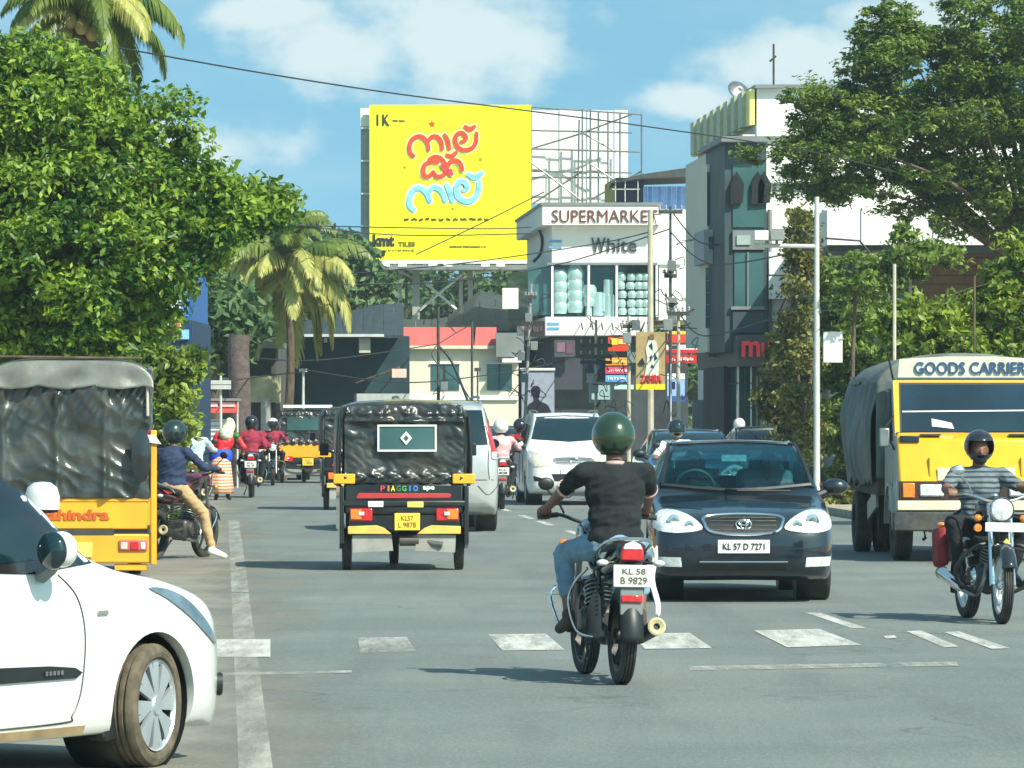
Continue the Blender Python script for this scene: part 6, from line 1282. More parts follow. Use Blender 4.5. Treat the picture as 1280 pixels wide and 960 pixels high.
# ---------------------------------------------------------------- motorcycles
def motorcycle(label, loc, rz, style='commuter', paint=None, plate=None, lean=0, steer=0, group=None, name='motorcycle', plate_m=None):
    r = thing(name, label, 'motorcycle', loc, rz, group, (0, lean)); pa = paint or m_gloss; classic = style == 'classic'
    R_ = .315 if classic else .305; yr, yf = -.62, .64; Rs = Euler((0, 0, steer)).to_matrix(); piv = Vector((0, .40, .9))
    def S(v): return piv+Rs@(Vector(v)-piv)
    fc = S((0, yf, R_)); wheel(r, (0, yr, R_), R_, .105 if classic else .095, rim=.74, style='spoked' if classic else 'mag', grooves=3, rub=m_rubber, name='rear_wheel'); 
    wheel(r, fc, R_, .085, rim=.76, style='spoked' if classic else 'mag', steer=steer, grooves=3, name='front_wheel')
    # forks, mudguards
    for s in (-1, 1): mb = MB().tube([S((s*.085, yf, R_)), S((s*.085, yf-.10, .62)), S((s*.085, .42, .98))], [.026, .022, .020], 10); mb.build('fork_leg', m_chrome if classic else m_steel, r)
    def guard(c, a0, a1, w, rr, m, nm, rot=None):
        mb = MB()
        def f(u, v):
            a = a0+(a1-a0)*u; x = (v-.5)*w; q = Vector((x, math.cos(a)*(rr-.10*(2*v-1)**2*.35), math.sin(a)*(rr-.10*(2*v-1)**2*.35))); q = rot@q if rot else q; return Vector(c)+q
        return mb.grid(f, 18, 6).build(nm, m, r, smooth=70, solid=.005, fix=False)
    guard(fc, rad(25), rad(150), .13, R_+.045, m_gloss if classic else pa, 'front_mudguard', Rs); guard((0, yr, R_), rad(60), rad(200 if classic else 185), .15, R_+.06, m_black, 'rear_mudguard')
    # frame
    mb = MB(); 
    for P in ([(0, .42, .95), (0, .15, .80), (0, -.35, .74), (0, -.80, .80)], [(0, .40, .88), (0, .33, .50), (0, .20, .26), (0, -.15, .25)]): mb.tube(cr(P, 5), .022, 8)
    mb.build('frame', m_black, r)
    for s in (-1, 1):
        MB().tube(cr([(s*.10, .10, .78), (s*.13, -.3, .72), (s*.13, -.82, .80)], 5), .014, 8).build('subframe', m_black, r); MB().tube([(s*.09, -.12, .36), (s*.085, yr, R_)], .024, 8).build('swingarm', m_engine, r)
        q = MB(); q.tube([(s*.125, -.50, .36), (s*.125, -.42, .72)], .016, 8); P = []; 
        for i in range(70): a = i*2*PI/8; t = i/69; P.append(Vector((s*.125+.028*math.cos(a), -.49+.06*t+.028*math.sin(a), .42+.24*t)))
        q2 = q.build('shock_absorber', m_black, r); MB().tube(P, .006, 5).build('spring', m_engine, q2)
    # engine
    mb = MB(); mb.box((0, .10, .36), (.24, .34, .22)); e = mb.build('engine', m_engine, r, bevel=.04); mb = MB().tube([(0, .16, .44), (0, .24, .66)], [.075, .07], 14); mb.build('cylinder', m_engine, e)
    for i in range(6): t = i/6; MB().lathe([(.001, -.004), (.10, -.004), (.10, .004), (.001, .004)], (0, .17+.07*t, .48+.16*t), 'z', 14, rot=Euler((-.35, 0, 0)).to_matrix()).build('cooling_fin', m_steel, e)
    for s in (-1, 1): MB().lathe([(.001, .03), (.085, .03), (.10, .0), (.10, -.02)], (s*.13, .06, .36), 'x', 20, scale=(s, 1, 1)).build('crankcase_cover', m_chrome if classic else m_engine, e)
    MB().prism([(-.70, .30), (-.66, .37), (-.10, .43), (.02, .38), (.0, .30), (-.3, .27)], -.03, 'yz', -.10).build('chain_cover', m_black, r, bevel=.008)
    # tank, seat, panels
    def loft(st, nm, m, par=r, n=20):
        mb = MB(); 
        for y, z, w, h in st: mb.v += [Vector((w*math.copysign(abs(math.cos(2*PI*k/n))**.8, math.cos(2*PI*k/n)), y, z+h*math.copysign(abs(math.sin(2*PI*k/n))**.8, math.sin(2*PI*k/n)))) for k in range(n)]
        for i in range(len(st)-1):
            for k in range(n): mb.f.append((i*n+k, i*n+(k+1) % n, (i+1)*n+(k+1) % n, (i+1)*n+k))
        mb.f.append(tuple(range(n))[::-1]); mb.f.append(tuple(range((len(st)-1)*n, len(st)*n))); return mb.build(nm, m, par, smooth=60)
    tk = loft([(.40, .93, .05, .06), (.36, .93, .11, .09), (.25, .93, .15, .11), (.10, .90, .14, .10), (-.04, .85, .09, .06), (-.08, .83, .05, .04)], 'fuel_tank', pa)
    MB().lathe([(.001, .02), (.035, .018), (.04, 0)], (0, .24, 1.04), 'z', 14).build('filler_cap', m_chrome, tk)
    loft([(-.02, .80, .08, .04), (-.08, .80, .12, .05), (-.30, .80, .135, .045), (-.50, .84, .13, .045), (-.72, .87, .12, .04), (-.80, .88, .08, .025)], 'seat', m_black)
    if not classic:
        tc = loft([(-.08, .68, .08, .05), (-.30, .70, .125, .07), (-.55, .75, .125, .085), (-.74, .80, .10, .085), (-.86, .83, .085, .07), (-.88, .83, .06, .05)], 'tail_cowl', pa)
        P = [(.13, -.42, .80), (.155, -.60, .86), (.14, -.80, .905), (.07, -.90, .925), (-.07, -.90, .925), (-.14, -.80, .905), (-.155, -.60, .86), (-.13, -.42, .80)]; MB().tube(cr(P, 5), .013, 8).build('grab_rail', m_chrome, r)
        MB().prism([(-.075, .79), (-.065, .885), (.065, .885), (.075, .79)], -.05, 'xz', -.87).build('tail_light', m_red, r, bevel=.012); MB().prism([(-.062, .862), (-.05, .895), (0, .915), (.05, .895), (.062, .862)], -.03, 'xz', -.895).build('tail_lens', m_lamp, r, bevel=.006)
        for s in (-1, 1): MB().prism([(-.40, .80), (-.55, .83), (-.72, .84), (-.60, .79)], s*.006, 'yz', s*.125).build('side_decal', m_wall if s < 0 else m_red, tc)
    else:
        loft([(-.15, .62, .10, .10), (-.35, .62, .13, .12), (-.5, .64, .12, .10)], 'side_panel', pa); MB().lathe([(.001, -.03), (.035, -.03), (.04, .0)], (0, -.93, .62), 'y', 14).build('tail_light', m_red, r)
    # plate and hanging rear part
    py = -.93
    MB().prism([(-.06, .50), (-.085, .66), (.085, .66), (.06, .50)], -.02, 'xz', py+.03).build('plate_holder', m_black, r)
    if plate is not None:
        p = MB().bb((-.125, py-.02, .625), (.115, py-.008, .765)).build('number_plate', plate_m or m_plateW, r, bevel=.012)
        for i, t in enumerate(plate): text('plate_lettering', t, .05, cmat((0.36, 0.36, 0.30)), p, (.005, py-.022, .725-.058*i), fit=((.15, .038) if i == 0 else (.17, .046)), depth=.003, bold=.001)
        MB().bb((-.075, py-.0, .45), (.07, py+.02, .622)).build('mud_flap', m_greywall, r, bevel=.006); MB().bb((-.07, py-.015, .53), (.065, py-.002, .575)).build('reflector', m_red, r, bevel=.006)
    for s in (-1, 1):
        mb = MB().tube([(s*.08, -.84, .78), (s*.15, -.86, .775)], .009); mb.build('indicator_stalk', m_black, r); MB().sphere((s*.18, -.865, .775), (.04, .03, .022), 12, 8).build('rear_indicator', m_lamp if not classic else m_orange, r)
        q = S((s*.19, .50, .86)); MB().sphere(q, (.035, .03, .03), 12, 8).build('front_indicator', m_orange, r); MB().tube([S((s*.08, .46, .88)), q], .008).build('indicator_stalk', m_black, r)
    # exhaust, pegs, guards
    mb = MB().tube(cr([(.06, .26, .48), (.10, .34, .34), (.13, .20, .22), (.15, -.15, .25)], 6), .018, 10); ex = mb.build('exhaust', m_steel, r)
    mb = MB().tube([(.15, -.15, .25), (.165, -.35, .29), (.19, -.76, .37)], [.03, .046, .052], 16); mb.build('silencer', m_chrome if classic else m_black, ex)
    ax = Vector((.02, -.98, .19)).normalized(); qr = ax.to_track_quat('Z', 'Y').to_matrix(); MB().lathe([(.05, -.01), (.058, 0), (.058, .018), (.046, .022), (.022, .012), (.02, -.02), (.001, -.02)], (.19, -.765, .372), 'z', 22, rot=qr).build('silencer_end', cmat((0.72, 0.68, 0.52)), ex)
    for s in (-1, 1): MB().tube([(s*.08, .06, .30), (s*.24, .06, .31)], .014, 8).build('footrest', m_rubber, r)
    if not classic:
        MB().tube(cr([(-.12, -.28, .28), (-.22, -.20, .32), (-.25, -.05, .50), (-.22, -.08, .62), (-.15, -.15, .72)], 6), .010, 8).build('saree_guard', m_chrome, r)
        MB().prism([(-.66, .34), (-.60, .55), (-.40, .60), (-.18, .50), (-.22, .34)], -.006, 'yz', -.135).build('saree_guard_plate', m_black, r)
    MB().tube(cr([(-.24, .30, .30), (-.30, .36, .55), (-.08, .40, .62), (.08, .40, .62), (.30, .36, .55), (.24, .30, .30)], 5), .012, 8).build('crash_guard', m_chrome if not classic else m_black, r)
    MB().tube([(-.10, .0, .22), (-.16, -.12, .05)], .012).build('side_stand', m_black, r)
    # bars, mirrors, lamp
    P = [S(p) for p in ((-.37, .33, 1.04), (-.25, .37, 1.05), (-.12, .42, 1.01), (0, .44, .99), (.12, .42, 1.01), (.25, .37, 1.05), (.37, .33, 1.04))]; hb = MB().tube(cr(P, 4), .012, 8).build('handlebar', m_chrome if classic else m_black, r)
    for s in (-1, 1):
        MB().tube([S((s*.39, .325, 1.04)), S((s*.27, .36, 1.05))], .018, 10).build('grip', m_rubber, hb); MB().tube([S((s*.24, .38, 1.05)), S((s*.30, .42, 1.05)), S((s*.38, .39, 1.04))], .006, 6).build('lever', m_steel, hb)
        mx = S((s*.34, .40, 1.22)); MB().tube([S((s*.22, .38, 1.06)), S((s*.26, .40, 1.14)), mx], .007, 6).build('mirror_stalk', m_chrome if classic else m_black, hb)
        MB().sphere(mx+Vector((0, 0, .03)), (.055, .015, .042), 14, 8).build('mirror', m_chrome if classic else m_black, hb)
    q = S((0, .54, .93)); h = MB().lathe([(.001, -.12), (.06, -.11), (.10, -.05), (.105, 0), (.10, .01)], q, 'y', 24, rot=Rs@Matrix.Rotation(PI, 3, 'Z')).build('headlamp', m_chrome if classic else pa, r)
    MB().lathe([(.001, .03), (.05, .026), (.085, .015), (.095, .0)], q, 'y', 24, rot=Rs@Matrix.Rotation(PI, 3, 'Z')).build('headlamp_lens', m_lamp, h)
    if classic:
        MB().box(S((0, .67, .79)), (.32, .012, .075), rz=steer).build('number_plate', m_wall, r, bevel=.004)
        for s, m in ((-1, cmat((0.95, 0.72, 0.72))), (1, m_orange)): MB().lathe([(.001, .02), (.03, .016), (.036, 0), (.03, -.03)], S((s*.20, .56, .78)), 'y', 14, rot=Matrix.Rotation(PI, 3, 'Z')).build('front_lamp', m, r)
        MB().prism([(-.035, .66), (0, .70), (.035, .66), (0, .62)], .01, 'xz', .69).build('diamond_reflector', cmat((0.9, 0.8, 0.35)), r); 
        for s in (-1, 1): MB().tube(cr([(s*.06, .46, .66), (s*.22, .50, .62), (s*.34, .44, .48), (s*.32, .34, .34), (s*.15, .28, .24)], 6), .017, 8).build('leg_guard', m_black, r)
    return r

# foreground rider
Bz = .16; bl = (.595, 31.05, 0)
motorcycle('black commuter motorcycle seen from behind in the middle of the road, white rear plate', bl, Bz, 'commuter', m_gloss, ('KL 58', 'B 9829'), lean=.02, steer=.05)
m_green = mat('olive_green_helmet', (0.016, 0.042, 0.018), 0.24, .1, var=.15, vs=6, coat=1, dirt=.12, dirtcol=(.10, .16, .08))
J = riding(seat=(.03, -.26, .79), lean=.10, hy=.34, hz=1.07, foot=(.235, .02, .335), h=.95); J['kpole'] = {-1: (-.42, 1, .1), 1: (.40, 1, .3)}; J['hand'] = {-1: (-.34, .33, 1.06), 1: (.34, .34, 1.06)}
J['epole'] = {-1: (-1, -.35, -.35), 1: (1, -.4, -.7)}; J['toe'] = {-1: (-.03, .13, -.015), 1: (.02, .13, -.015)}
pr, J, X = person('motorcyclist in a green helmet, black tee and faded jeans riding away on the nearest motorcycle', bl, Bz, J, dict(shirt=m_tee, trousers=m_jeans, cuff=.62, vox=.011, sw=.205, shoes=mat('brown_sandal', (.07, .045, .03), .8), helmet=(m_green, 0, 'up'), stripe=1, belly=.02, fold=.014, hair=None))
mb = MB(); e, w = J['_e'][-1]; 
for s in (-1, 1): e, w = J['_e'][s]; a = X['sh'][s].lerp(e, .80); mb = MB(); d_ = (e-X['sh'][s]).normalized(); mb.tube([a, a+d_*.022], .063, 16, cap=False); mb.build('sleeve_band', cmat((0.85, 0.68, 0.66)), pr, solid=.004)
MB().tube([X['nk']-X['acr']*.012, X['nk']+X['acr']*.012], [.073, .066], 18, cap=False).build('collar', cmat((0.72, 0.60, 0.56)), pr, solid=.006)
mb = MB(); mb.grid(lambda u, v: (.25+.035*u+.01*math.sin(v*9), -.32+.05*math.sin(v*5)-.05*v, .86-.44*v+.01*math.sin(u*8)), 6, 14); mb.build('hanging_cloth', m_whitecloth, pr, solid=.01, smooth=80, fix=False)
# navy rider at the left kerb
kx = F/56.8; bl = ((220-640)/kx, 57.2, 0); Bz = rad(-24)
motorcycle('dark red and black motorcycle stopped beside the orange goods carrier', bl, Bz, 'commuter', mat('dark_red_motorcycle_paint', (0.10, 0.006, 0.012), .2, coat=1), None, lean=.05)
J = riding(seat=(0, -.16, .77), lean=.06, hy=.33, hz=1.05, foot=(.22, .05, .34), h=.86); J['foot'] = {-1: (-.22, .02, .34), 1: (.40, .12, .06)}; J['kpole'] = {-1: (-.5, 1, .5), 1: (.5, 1, .3)}; J['toe'] = {-1: (-.02, .14, -.02), 1: (.09, .13, -.03)}; J['face'] = (.12, 1, 0)
person('motorcyclist in a navy jacket, khaki trousers and dark helmet with one foot on the road', bl, Bz, J, dict(shirt=m_navycloth, topname='jacket', sleeve=1, trousers=m_khaki, shoes=m_wall, vox=.013, helmet=(mat('dark_green_black_helmet', (0.012, 0.028, 0.024), .2, coat=1), 1, 'down'), fold=.016, belly=.02))
# classic motorcycle coming towards the camera
bl = (3.90+.03, 39.9, 0); Bz = PI+.14
motorcycle('black classic motorcycle with a round headlamp and chrome wheels approaching at the right', bl, Bz, 'classic', m_gloss, None, lean=-.02, steer=-.05)
m_stripe = mat('blue_grey_striped_cloth', (0.13, 0.17, 0.19), .9, var=.25, vs=5, bump=.01, bs=10)
def stripes(m, dark, sc_, lo=.5):
    nt = m.node_tree; N = nt.nodes; L = nt.links; tc = N.new('ShaderNodeTexCoord'); w = N.new('ShaderNodeTexWave'); w.bands_direction = 'Z'; w.inputs['Scale'].default_value = sc_; w.inputs['Distortion'].default_value = 1.2; w.inputs['Detail'].default_value = 1; L.new(tc.outputs['Object'], w.inputs[0])
    b = N['Principled BSDF']; src = b.inputs['Base Color'].links[0].from_socket; mr = N.new('ShaderNodeMapRange'); mr.inputs[1].default_value = lo; mr.inputs[2].default_value = lo+.1; L.new(w.outputs['Fac'], mr.inputs[0]); mx = N.new('ShaderNodeMix'); mx.data_type = 'RGBA'; L.new(mr.outputs[0], mx.inputs[0]); L.new(src, mx.inputs[6]); mx.inputs[7].default_value = (*dark, 1); L.new(mx.outputs[2], b.inputs['Base Color'])
stripes(m_stripe, (0.035, 0.05, 0.06), 7.0, .62)
J = riding(seat=(0, -.22, .70), h=.88, lean=-.02, hy=.30, hz=1.06, hx=.35, foot=(.22, .10, .33), face=(.05, 1, -.1)); J['kpole'] = {-1: (-.6, 1, .2), 1: (.6, 1, .2)}; J['epole'] = {-1: (-.8, -.5, -.8), 1: (.8, -.5, -.8)}
person('bearded motorcyclist in a striped grey tee and glossy helmet riding towards the viewer', bl, Bz, J, dict(shirt=m_stripe, trousers=m_blackcloth, shoes=m_black, vox=.012, hs=.90, helmet=(mat('purple_black_helmet', (0.035, 0.018, 0.04), .15, .2, var=.5, vs=12, coat=1), 2, 'up'), beard=1, fold=.014))
pk = thing('bag', 'red and black bag hanging behind the leg of the bearded motorcyclist', 'bag', (bl[0], bl[1], 0), Bz); MB().box((.27, -.45, .60), (.10, .30, .34), rx=.1).build('pouch', mat('red_bag_cloth', (0.25, 0.02, 0.02), .8, var=.3, bump=.01, bs=20), pk, bevel=.05); MB().tube([(.22, -.5, .8), (.1, -.4, .92), (-.1, -.4, .9)], .015).build('strap', m_black, pk)
# two riders in maroon far down the left lane
bl = ((313-640)/60, 100.5, 0)
motorcycle('dark red motorcycle with white rear plate carrying two riders in maroon', bl, .03, 'commuter', bpy.data.materials['dark_red_motorcycle_paint'], ('KL', '57'))
J = riding(seat=(0, -.05, .76)); person('front rider in black helmet on the far dark red motorcycle', bl, .03, J, dict(shirt=m_maroon, sleeve=1, trousers=m_blackcloth, shoes=m_black, vox=.018, helmet=(m_gloss, 1, 'down'), fine=False))
J = riding(seat=(0, -.42, .82), hx=.12, hy=-.15, hz=1.0); person('pillion passenger in maroon shirt with white patch on the far motorcycle', bl, .03, J, dict(shirt=m_maroon, sleeve=1, trousers=m_blackcloth, shoes=m_black, vox=.018, helmet=(m_gloss, 1, 'down'), fine=False))
# woman in a bright dress at the left edge line
m_sk = mat('orange_white_striped_cloth', (0.72, 0.62, 0.50), .9, var=.1); stripes(m_sk, (0.75, 0.22, 0.08), 5.0, .5); kw = F/97
bl = ((277-640)/kw, 97, 0)
J = dict(pel=Vector((-.02, 0, .86)), chest=Vector((.06, .03, 1.15)), neck=Vector((.12, .05, 1.36)), head=Vector((.17, .08, 1.52)), face=(.5, .8, -.1), hand={-1: (-.10, .26, .95), 1: (.42, .25, .95)}, foot={-1: (-.10, 0, .05), 1: (.12, .10, .05)}, kpole={-1: (0, 1, 0), 1: (0, 1, 0)}, wr=(0, 0, .06))
pr, J, X = person('woman in a red, blue and orange striped dress with a pale headscarf at the roadside', bl, .0, J, dict(shirt=cmat((0.85, 0.15, 0.18)), topname='blouse', sleeve=1, skirt=m_sk, shoes=m_black, vox=.016, fine=False, hair=m_black))
MB().lathe([(.19, -.02), (.225, .05), (.23, .16), (.20, .24)], (-.02, 0, .78), 'z', 20, scale=(1.05, .85, 1)).build('blue_sash', cmat((0.12, 0.32, 0.82)), pr, solid=.01)
mb = MB().sphere(X['hd']+Vector((-.01, -.02, .02)), (.115, .12, .125), 14, 10); mb.caps(X['hd']+Vector((-.01, -.02, -.02)), Vector((.09, 0, 1.34)), .118, .15); voxel(mb, 'headscarf', cmat((0.82, 0.88, 0.72)), pr, .016, 4, .012)
mb = MB().caps(X['sh'][1]+Vector((.0, -.02, .0)), X['sh'][1]+Vector((.1, .05, -.22)), .075, .06); voxel(mb, 'green_shawl', cmat((0.10, 0.42, 0.22)), pr, .016, 3, .01)
b_ = thing('bag', 'brown shoulder bag beside the striped skirt of the roadside woman', 'bag', (bl[0]-.22, bl[1]-.1, .45)); MB().box((0, 0, .1), (.10, .2, .26)).build('pouch', m_bark, b_, bevel=.03); MB().tube([(0, 0, .2), (.1, 0, .45)], .012).build('strap', m_bark, b_)
# rider in a pale shirt behind the navy one, others further off
def other(lab, px, D, shirt, hel, helm_full, away=True, ml='', paint=None, hx=.36, trousers=None, plate=None):
    x = (px-640)/F*D; rz = .04 if away else PI+.04; bl = (x, D, 0); motorcycle(ml, bl, rz, 'commuter', paint or m_gloss, plate, group='motorcycles in the far traffic')
    person(lab, bl, rz, riding(), dict(shirt=shirt, sleeve=1, trousers=trousers or m_blackcloth, shoes=m_black, vox=.018, helmet=(hel, helm_full, 'down'), fine=False))
m_wh = mat('white_helmet', (0.75, 0.76, 0.74), .2, var=.05, coat=1)
other('rider in a pale blue shirt just right of the navy jacketed motorcyclist', 243, 84, m_palecloth, m_gloss, 1, ml='motorcycle of the pale blue shirted rider, behind the navy one', trousers=m_khaki)
other('rider in a white helmet and pink shirt beyond the silver minivan', 626, 88, cmat((0.82, 0.66, 0.66)), m_wh, 0, ml='motorcycle beyond the silver minivan ridden in a pink shirt', plate=('KL', '8'))
other('rider in a red shirt and black helmet left of the white minivan', 650, 96, cmat((0.62, 0.10, 0.14)), m_gloss, 1, ml='motorcycle beside the left flank of the white minivan', paint=m_red)
other('rider in white sleeves and dark helmet left of the dark blue saloon roof', 846, 74, m_whitecloth, m_gloss, 1, away=False, ml='motorcycle behind the dark blue saloon ridden in white sleeves')
0 and other('rider in dark clothes right of the green helmeted motorcyclist', 806, 64, mat('dark_green_cloth', (0.01, 0.05, 0.035), .9, var=.3), m_gloss, 1, away=False, ml='motorcycle half hidden between green helmet rider and dark saloon')
other('rider in maroon far off beside the small white car', 341, 118, m_maroon, m_wh, 0, ml='motorcycle far off beside the small white car', away=False)
other('rider with a white helmet before the red lettered shop door', 924, 112, m_whitecloth, m_wh, 1, ml='motorcycle by the red lettered shop door')
# people in the saloon car
for lab, x, px_ in (('driver of the dark blue saloon, in a dark shirt behind the steering wheel', .36, 0), ('front passenger of the dark blue saloon in a pink top', -.36, 1)):
    M_ = MX['saloon_car']; bl = tuple(M_.translation); 
    J = dict(pel=Vector((x, -.1, .62)), chest=Vector((x, -.16, .92)), neck=Vector((x, -.15, 1.10)), head=Vector((x, -.13, 1.26)), face=(0, 1, 0), hand={s: (x+s*(.13 if not px_ else .1), .30 if not px_ else .15, 1.0 if not px_ else .72) for s in (-1, 1)}, foot={s: (x+s*.1, .75, .45) for s in (-1, 1)}, kpole={s: (0, 0, 1) for s in (-1, 1)})
    person(lab, bl, PI+.006, J, dict(shirt=m_blackcloth if not px_ else cmat((0.75, 0.5, 0.52)), trousers=m_blackcloth, vox=.018, fine=False, hair=m_black))
# ---------------------------------------------------------------- vegetation
def leaves_mesh(name, blobs, size, seed, per, up=0.5, aspect=0.5, clump=0.45, shell=0.72, tone=(0.0, 1.0)):
    """blobs: (centre, radii, clumps). Clumps sit near each blob's surface; leaves fill each clump."""
    rg = np.random.default_rng(seed); C_ = []; T_ = []
    for c, r, n in blobs:
        d = rg.normal(size=(n, 3)); d /= np.linalg.norm(d, axis=1)[:, None]
        rr = shell+(1.06-shell)*rg.random(n)**0.7; rr[rg.random(n) < 0.22] *= 0.55
        C_.append(np.array(c)+d*rr[:, None]*np.array(r)); T_.append(np.full(n, 0.0))
    C_ = np.concatenate(C_); n = len(C_)
    cr_ = clump*(0.4+1.15*rg.random(n)**1.5); ct = rg.random(n)
    idx = np.repeat(np.arange(n), per); m = len(idx)
    d = rg.normal(size=(m, 3)); d /= np.linalg.norm(d, axis=1)[:, None]
    P = C_[idx]+d*(cr_[idx]*rg.random(m)**0.45)[:, None]*np.array([1, 1, 0.6])
    nrm = rg.normal(size=(m, 3))*0.75+d*0.5+np.array([0, 0, up]); nrm /= np.linalg.norm(nrm, axis=1)[:, None]
    a = rg.normal(size=(m, 3)); a -= nrm*np.sum(a*nrm, 1)[:, None]; a /= np.linalg.norm(a, axis=1)[:, None]; b = np.cross(nrm, a)
    s = size*(0.6+0.8*rg.random(m))[:, None]
    tip = P+a*s*0.5-nrm*s*0.12; base = P-a*s*0.5-nrm*s*0.08; l = P+b*s*aspect*0.5; r = P-b*s*aspect*0.5
    V = np.stack([base, l, tip, r], 1).reshape(-1, 3)
    me = bpy.data.meshes.new(name); me.vertices.add(4*m); me.vertices.foreach_set('co', V.astype(np.float32).ravel())
    me.loops.add(6*m); q = np.arange(m)[:, None]*4; fi = np.concatenate([q+np.array([0, 3, 2]), q+np.array([0, 2, 1])], 1).reshape(-1)
    me.loops.foreach_set('vertex_index', fi.astype(np.int32)); me.polygons.add(2*m); me.polygons.foreach_set('loop_start', (np.arange(2*m)*3).astype(np.int32)); me.polygons.foreach_set('loop_total', np.full(2*m, 3, np.int32))
    at = me.attributes.new('tone', 'FLOAT', 'POINT'); tv = np.clip(tone[0]+(tone[1]-tone[0])*(0.6*ct[idx]+0.4*rg.random(m)), 0, 1); at.data.foreach_set('value', np.repeat(tv, 4).astype(np.float32))
    me.update(); me.validate(); return me, C_
def foliage(root, blobs, size, m, seed, per=70, **k):
    inv = MX[root.name].inverted(); me, C_ = leaves_mesh('foliage', blobs, size, seed, per, **k)
    me.transform(inv); o = link('crown', me, m, root); o['kind'] = 'stuff'; return C_
def limbs(root, base, fork, C_, n, r0, m, seed, name='limb'):
    rr = random.Random(seed); mb = MB()
    mb.tube(cr([base, (base+fork)/2+Vector((rr.uniform(-.15, .15), 0, 0)), fork], 6), [r0*(1-.03*i) for i in range(13)][:13], 12); mb.build('trunk', m, root, world=True)
    pick = rr.sample(range(len(C_)), min(n, len(C_)))
    for i in pick:
        e = Vector(C_[i]); mid = fork.lerp(e, .5)+Vector((rr.uniform(-.4, .4), rr.uniform(-.4, .4), rr.uniform(-.1, .5)))
        P = cr([fork-Vector((0, 0, .2)), mid, e], 5); MB().tube(P, [r0*.45*(1-.09*j) for j in range(len(P))], 7).build(name, m, root, world=True)
def pxb(px, py, rx, ry, D, n, depth=None):
    c = AT(px, py, D); k = F/D; return ((c.x, c.y, c.z), (rx/k, (depth or max(rx, ry)*.9)/k, ry/k), n)
g_left = leafmat('broad_tree_leaf', (0.025, 0.105, 0.012), (0.36, 0.52, 0.05), 0.4)
g_right = leafmat('feathery_tree_leaf', (0.022, 0.075, 0.014), (0.27, 0.38, 0.06), 0.4)
g_hedge = leafmat('hedge_leaf', (0.03, 0.09, 0.012), (0.36, 0.46, 0.05), 0.35)
g_ivy = leafmat('dry_creeper_leaf', (0.03, 0.055, 0.014), (0.26, 0.25, 0.05), 0.25)
g_far = leafmat('far_tree_leaf', (0.03, 0.085, 0.03), (0.14, 0.24, 0.07), 0.25, 0.6)
g_palm = leafmat('palm_leaflet', (0.05, 0.12, 0.02), (0.24, 0.30, 0.05), 0.3); g_dry = leafmat('yellowing_palm_leaflet', (0.26, 0.30, 0.07), (0.66, 0.64, 0.20), 0.3)

D = 66
t = thing('broadleaf_tree', 'big bright green broadleaf tree towering behind the orange goods carrier', 'tree', (AT(20, 0, D).x, D+1, 0))
B = [pxb(50, 150, 105, 90, D, 300), pxb(118, 220, 80, 90, D-.3, 240), pxb(30, 70, 50, 22, D, 30), pxb(110, 92, 40, 14, D, 14), pxb(225, 175, 26, 14, D, 7), pxb(340, 256, 22, 18, D+.3, 10), pxb(245, 320, 30, 30, D, 9), pxb(60, 300, 130, 120, D-.5, 420), pxb(175, 300, 80, 85, D, 150), pxb(238, 272, 62, 52, D, 150), pxb(302, 262, 46, 28, D+.3, 70),
     pxb(200, 135, 34, 14, D, 9), pxb(60, 400, 110, 60, D, 260), pxb(-90, 260, 110, 190, D, 300), pxb(160, 380, 60, 50, D+.5, 70), pxb(205, 250, 36, 40, D, 44), pxb(175, 262, 60, 70, D+.3, 110), pxb(262, 222, 28, 18, D, 14), pxb(110, 330, 90, 90, D+.5, 160)]
Cc = foliage(t, B, 0.118, g_left, 5, per=84, clump=.36, up=.7, aspect=.5, tone=(-.25, 1.1))
limbs(t, Vector((AT(20, 0, D).x, D+1, -.05)), AT(40, 400, D+.8), Cc, 26, .22, m_bark, 3)
D = 76
t = thing('shrub', 'loose yellow-green shrub hanging beside the orange goods carrier canopy', 'shrub', (AT(205, 0, D).x, D, 0))
Cc = foliage(t, [pxb(205, 470, 34, 38, D, 50), pxb(195, 520, 45, 40, D, 80), pxb(232, 455, 18, 20, D, 16), pxb(180, 600, 60, 60, D, 60)], .16, g_hedge, 9, per=46, clump=.3)
limbs(t, Vector((AT(205, 0, D).x, D, -.05)), AT(205, 540, D), Cc, 8, .05, m_bark, 4)

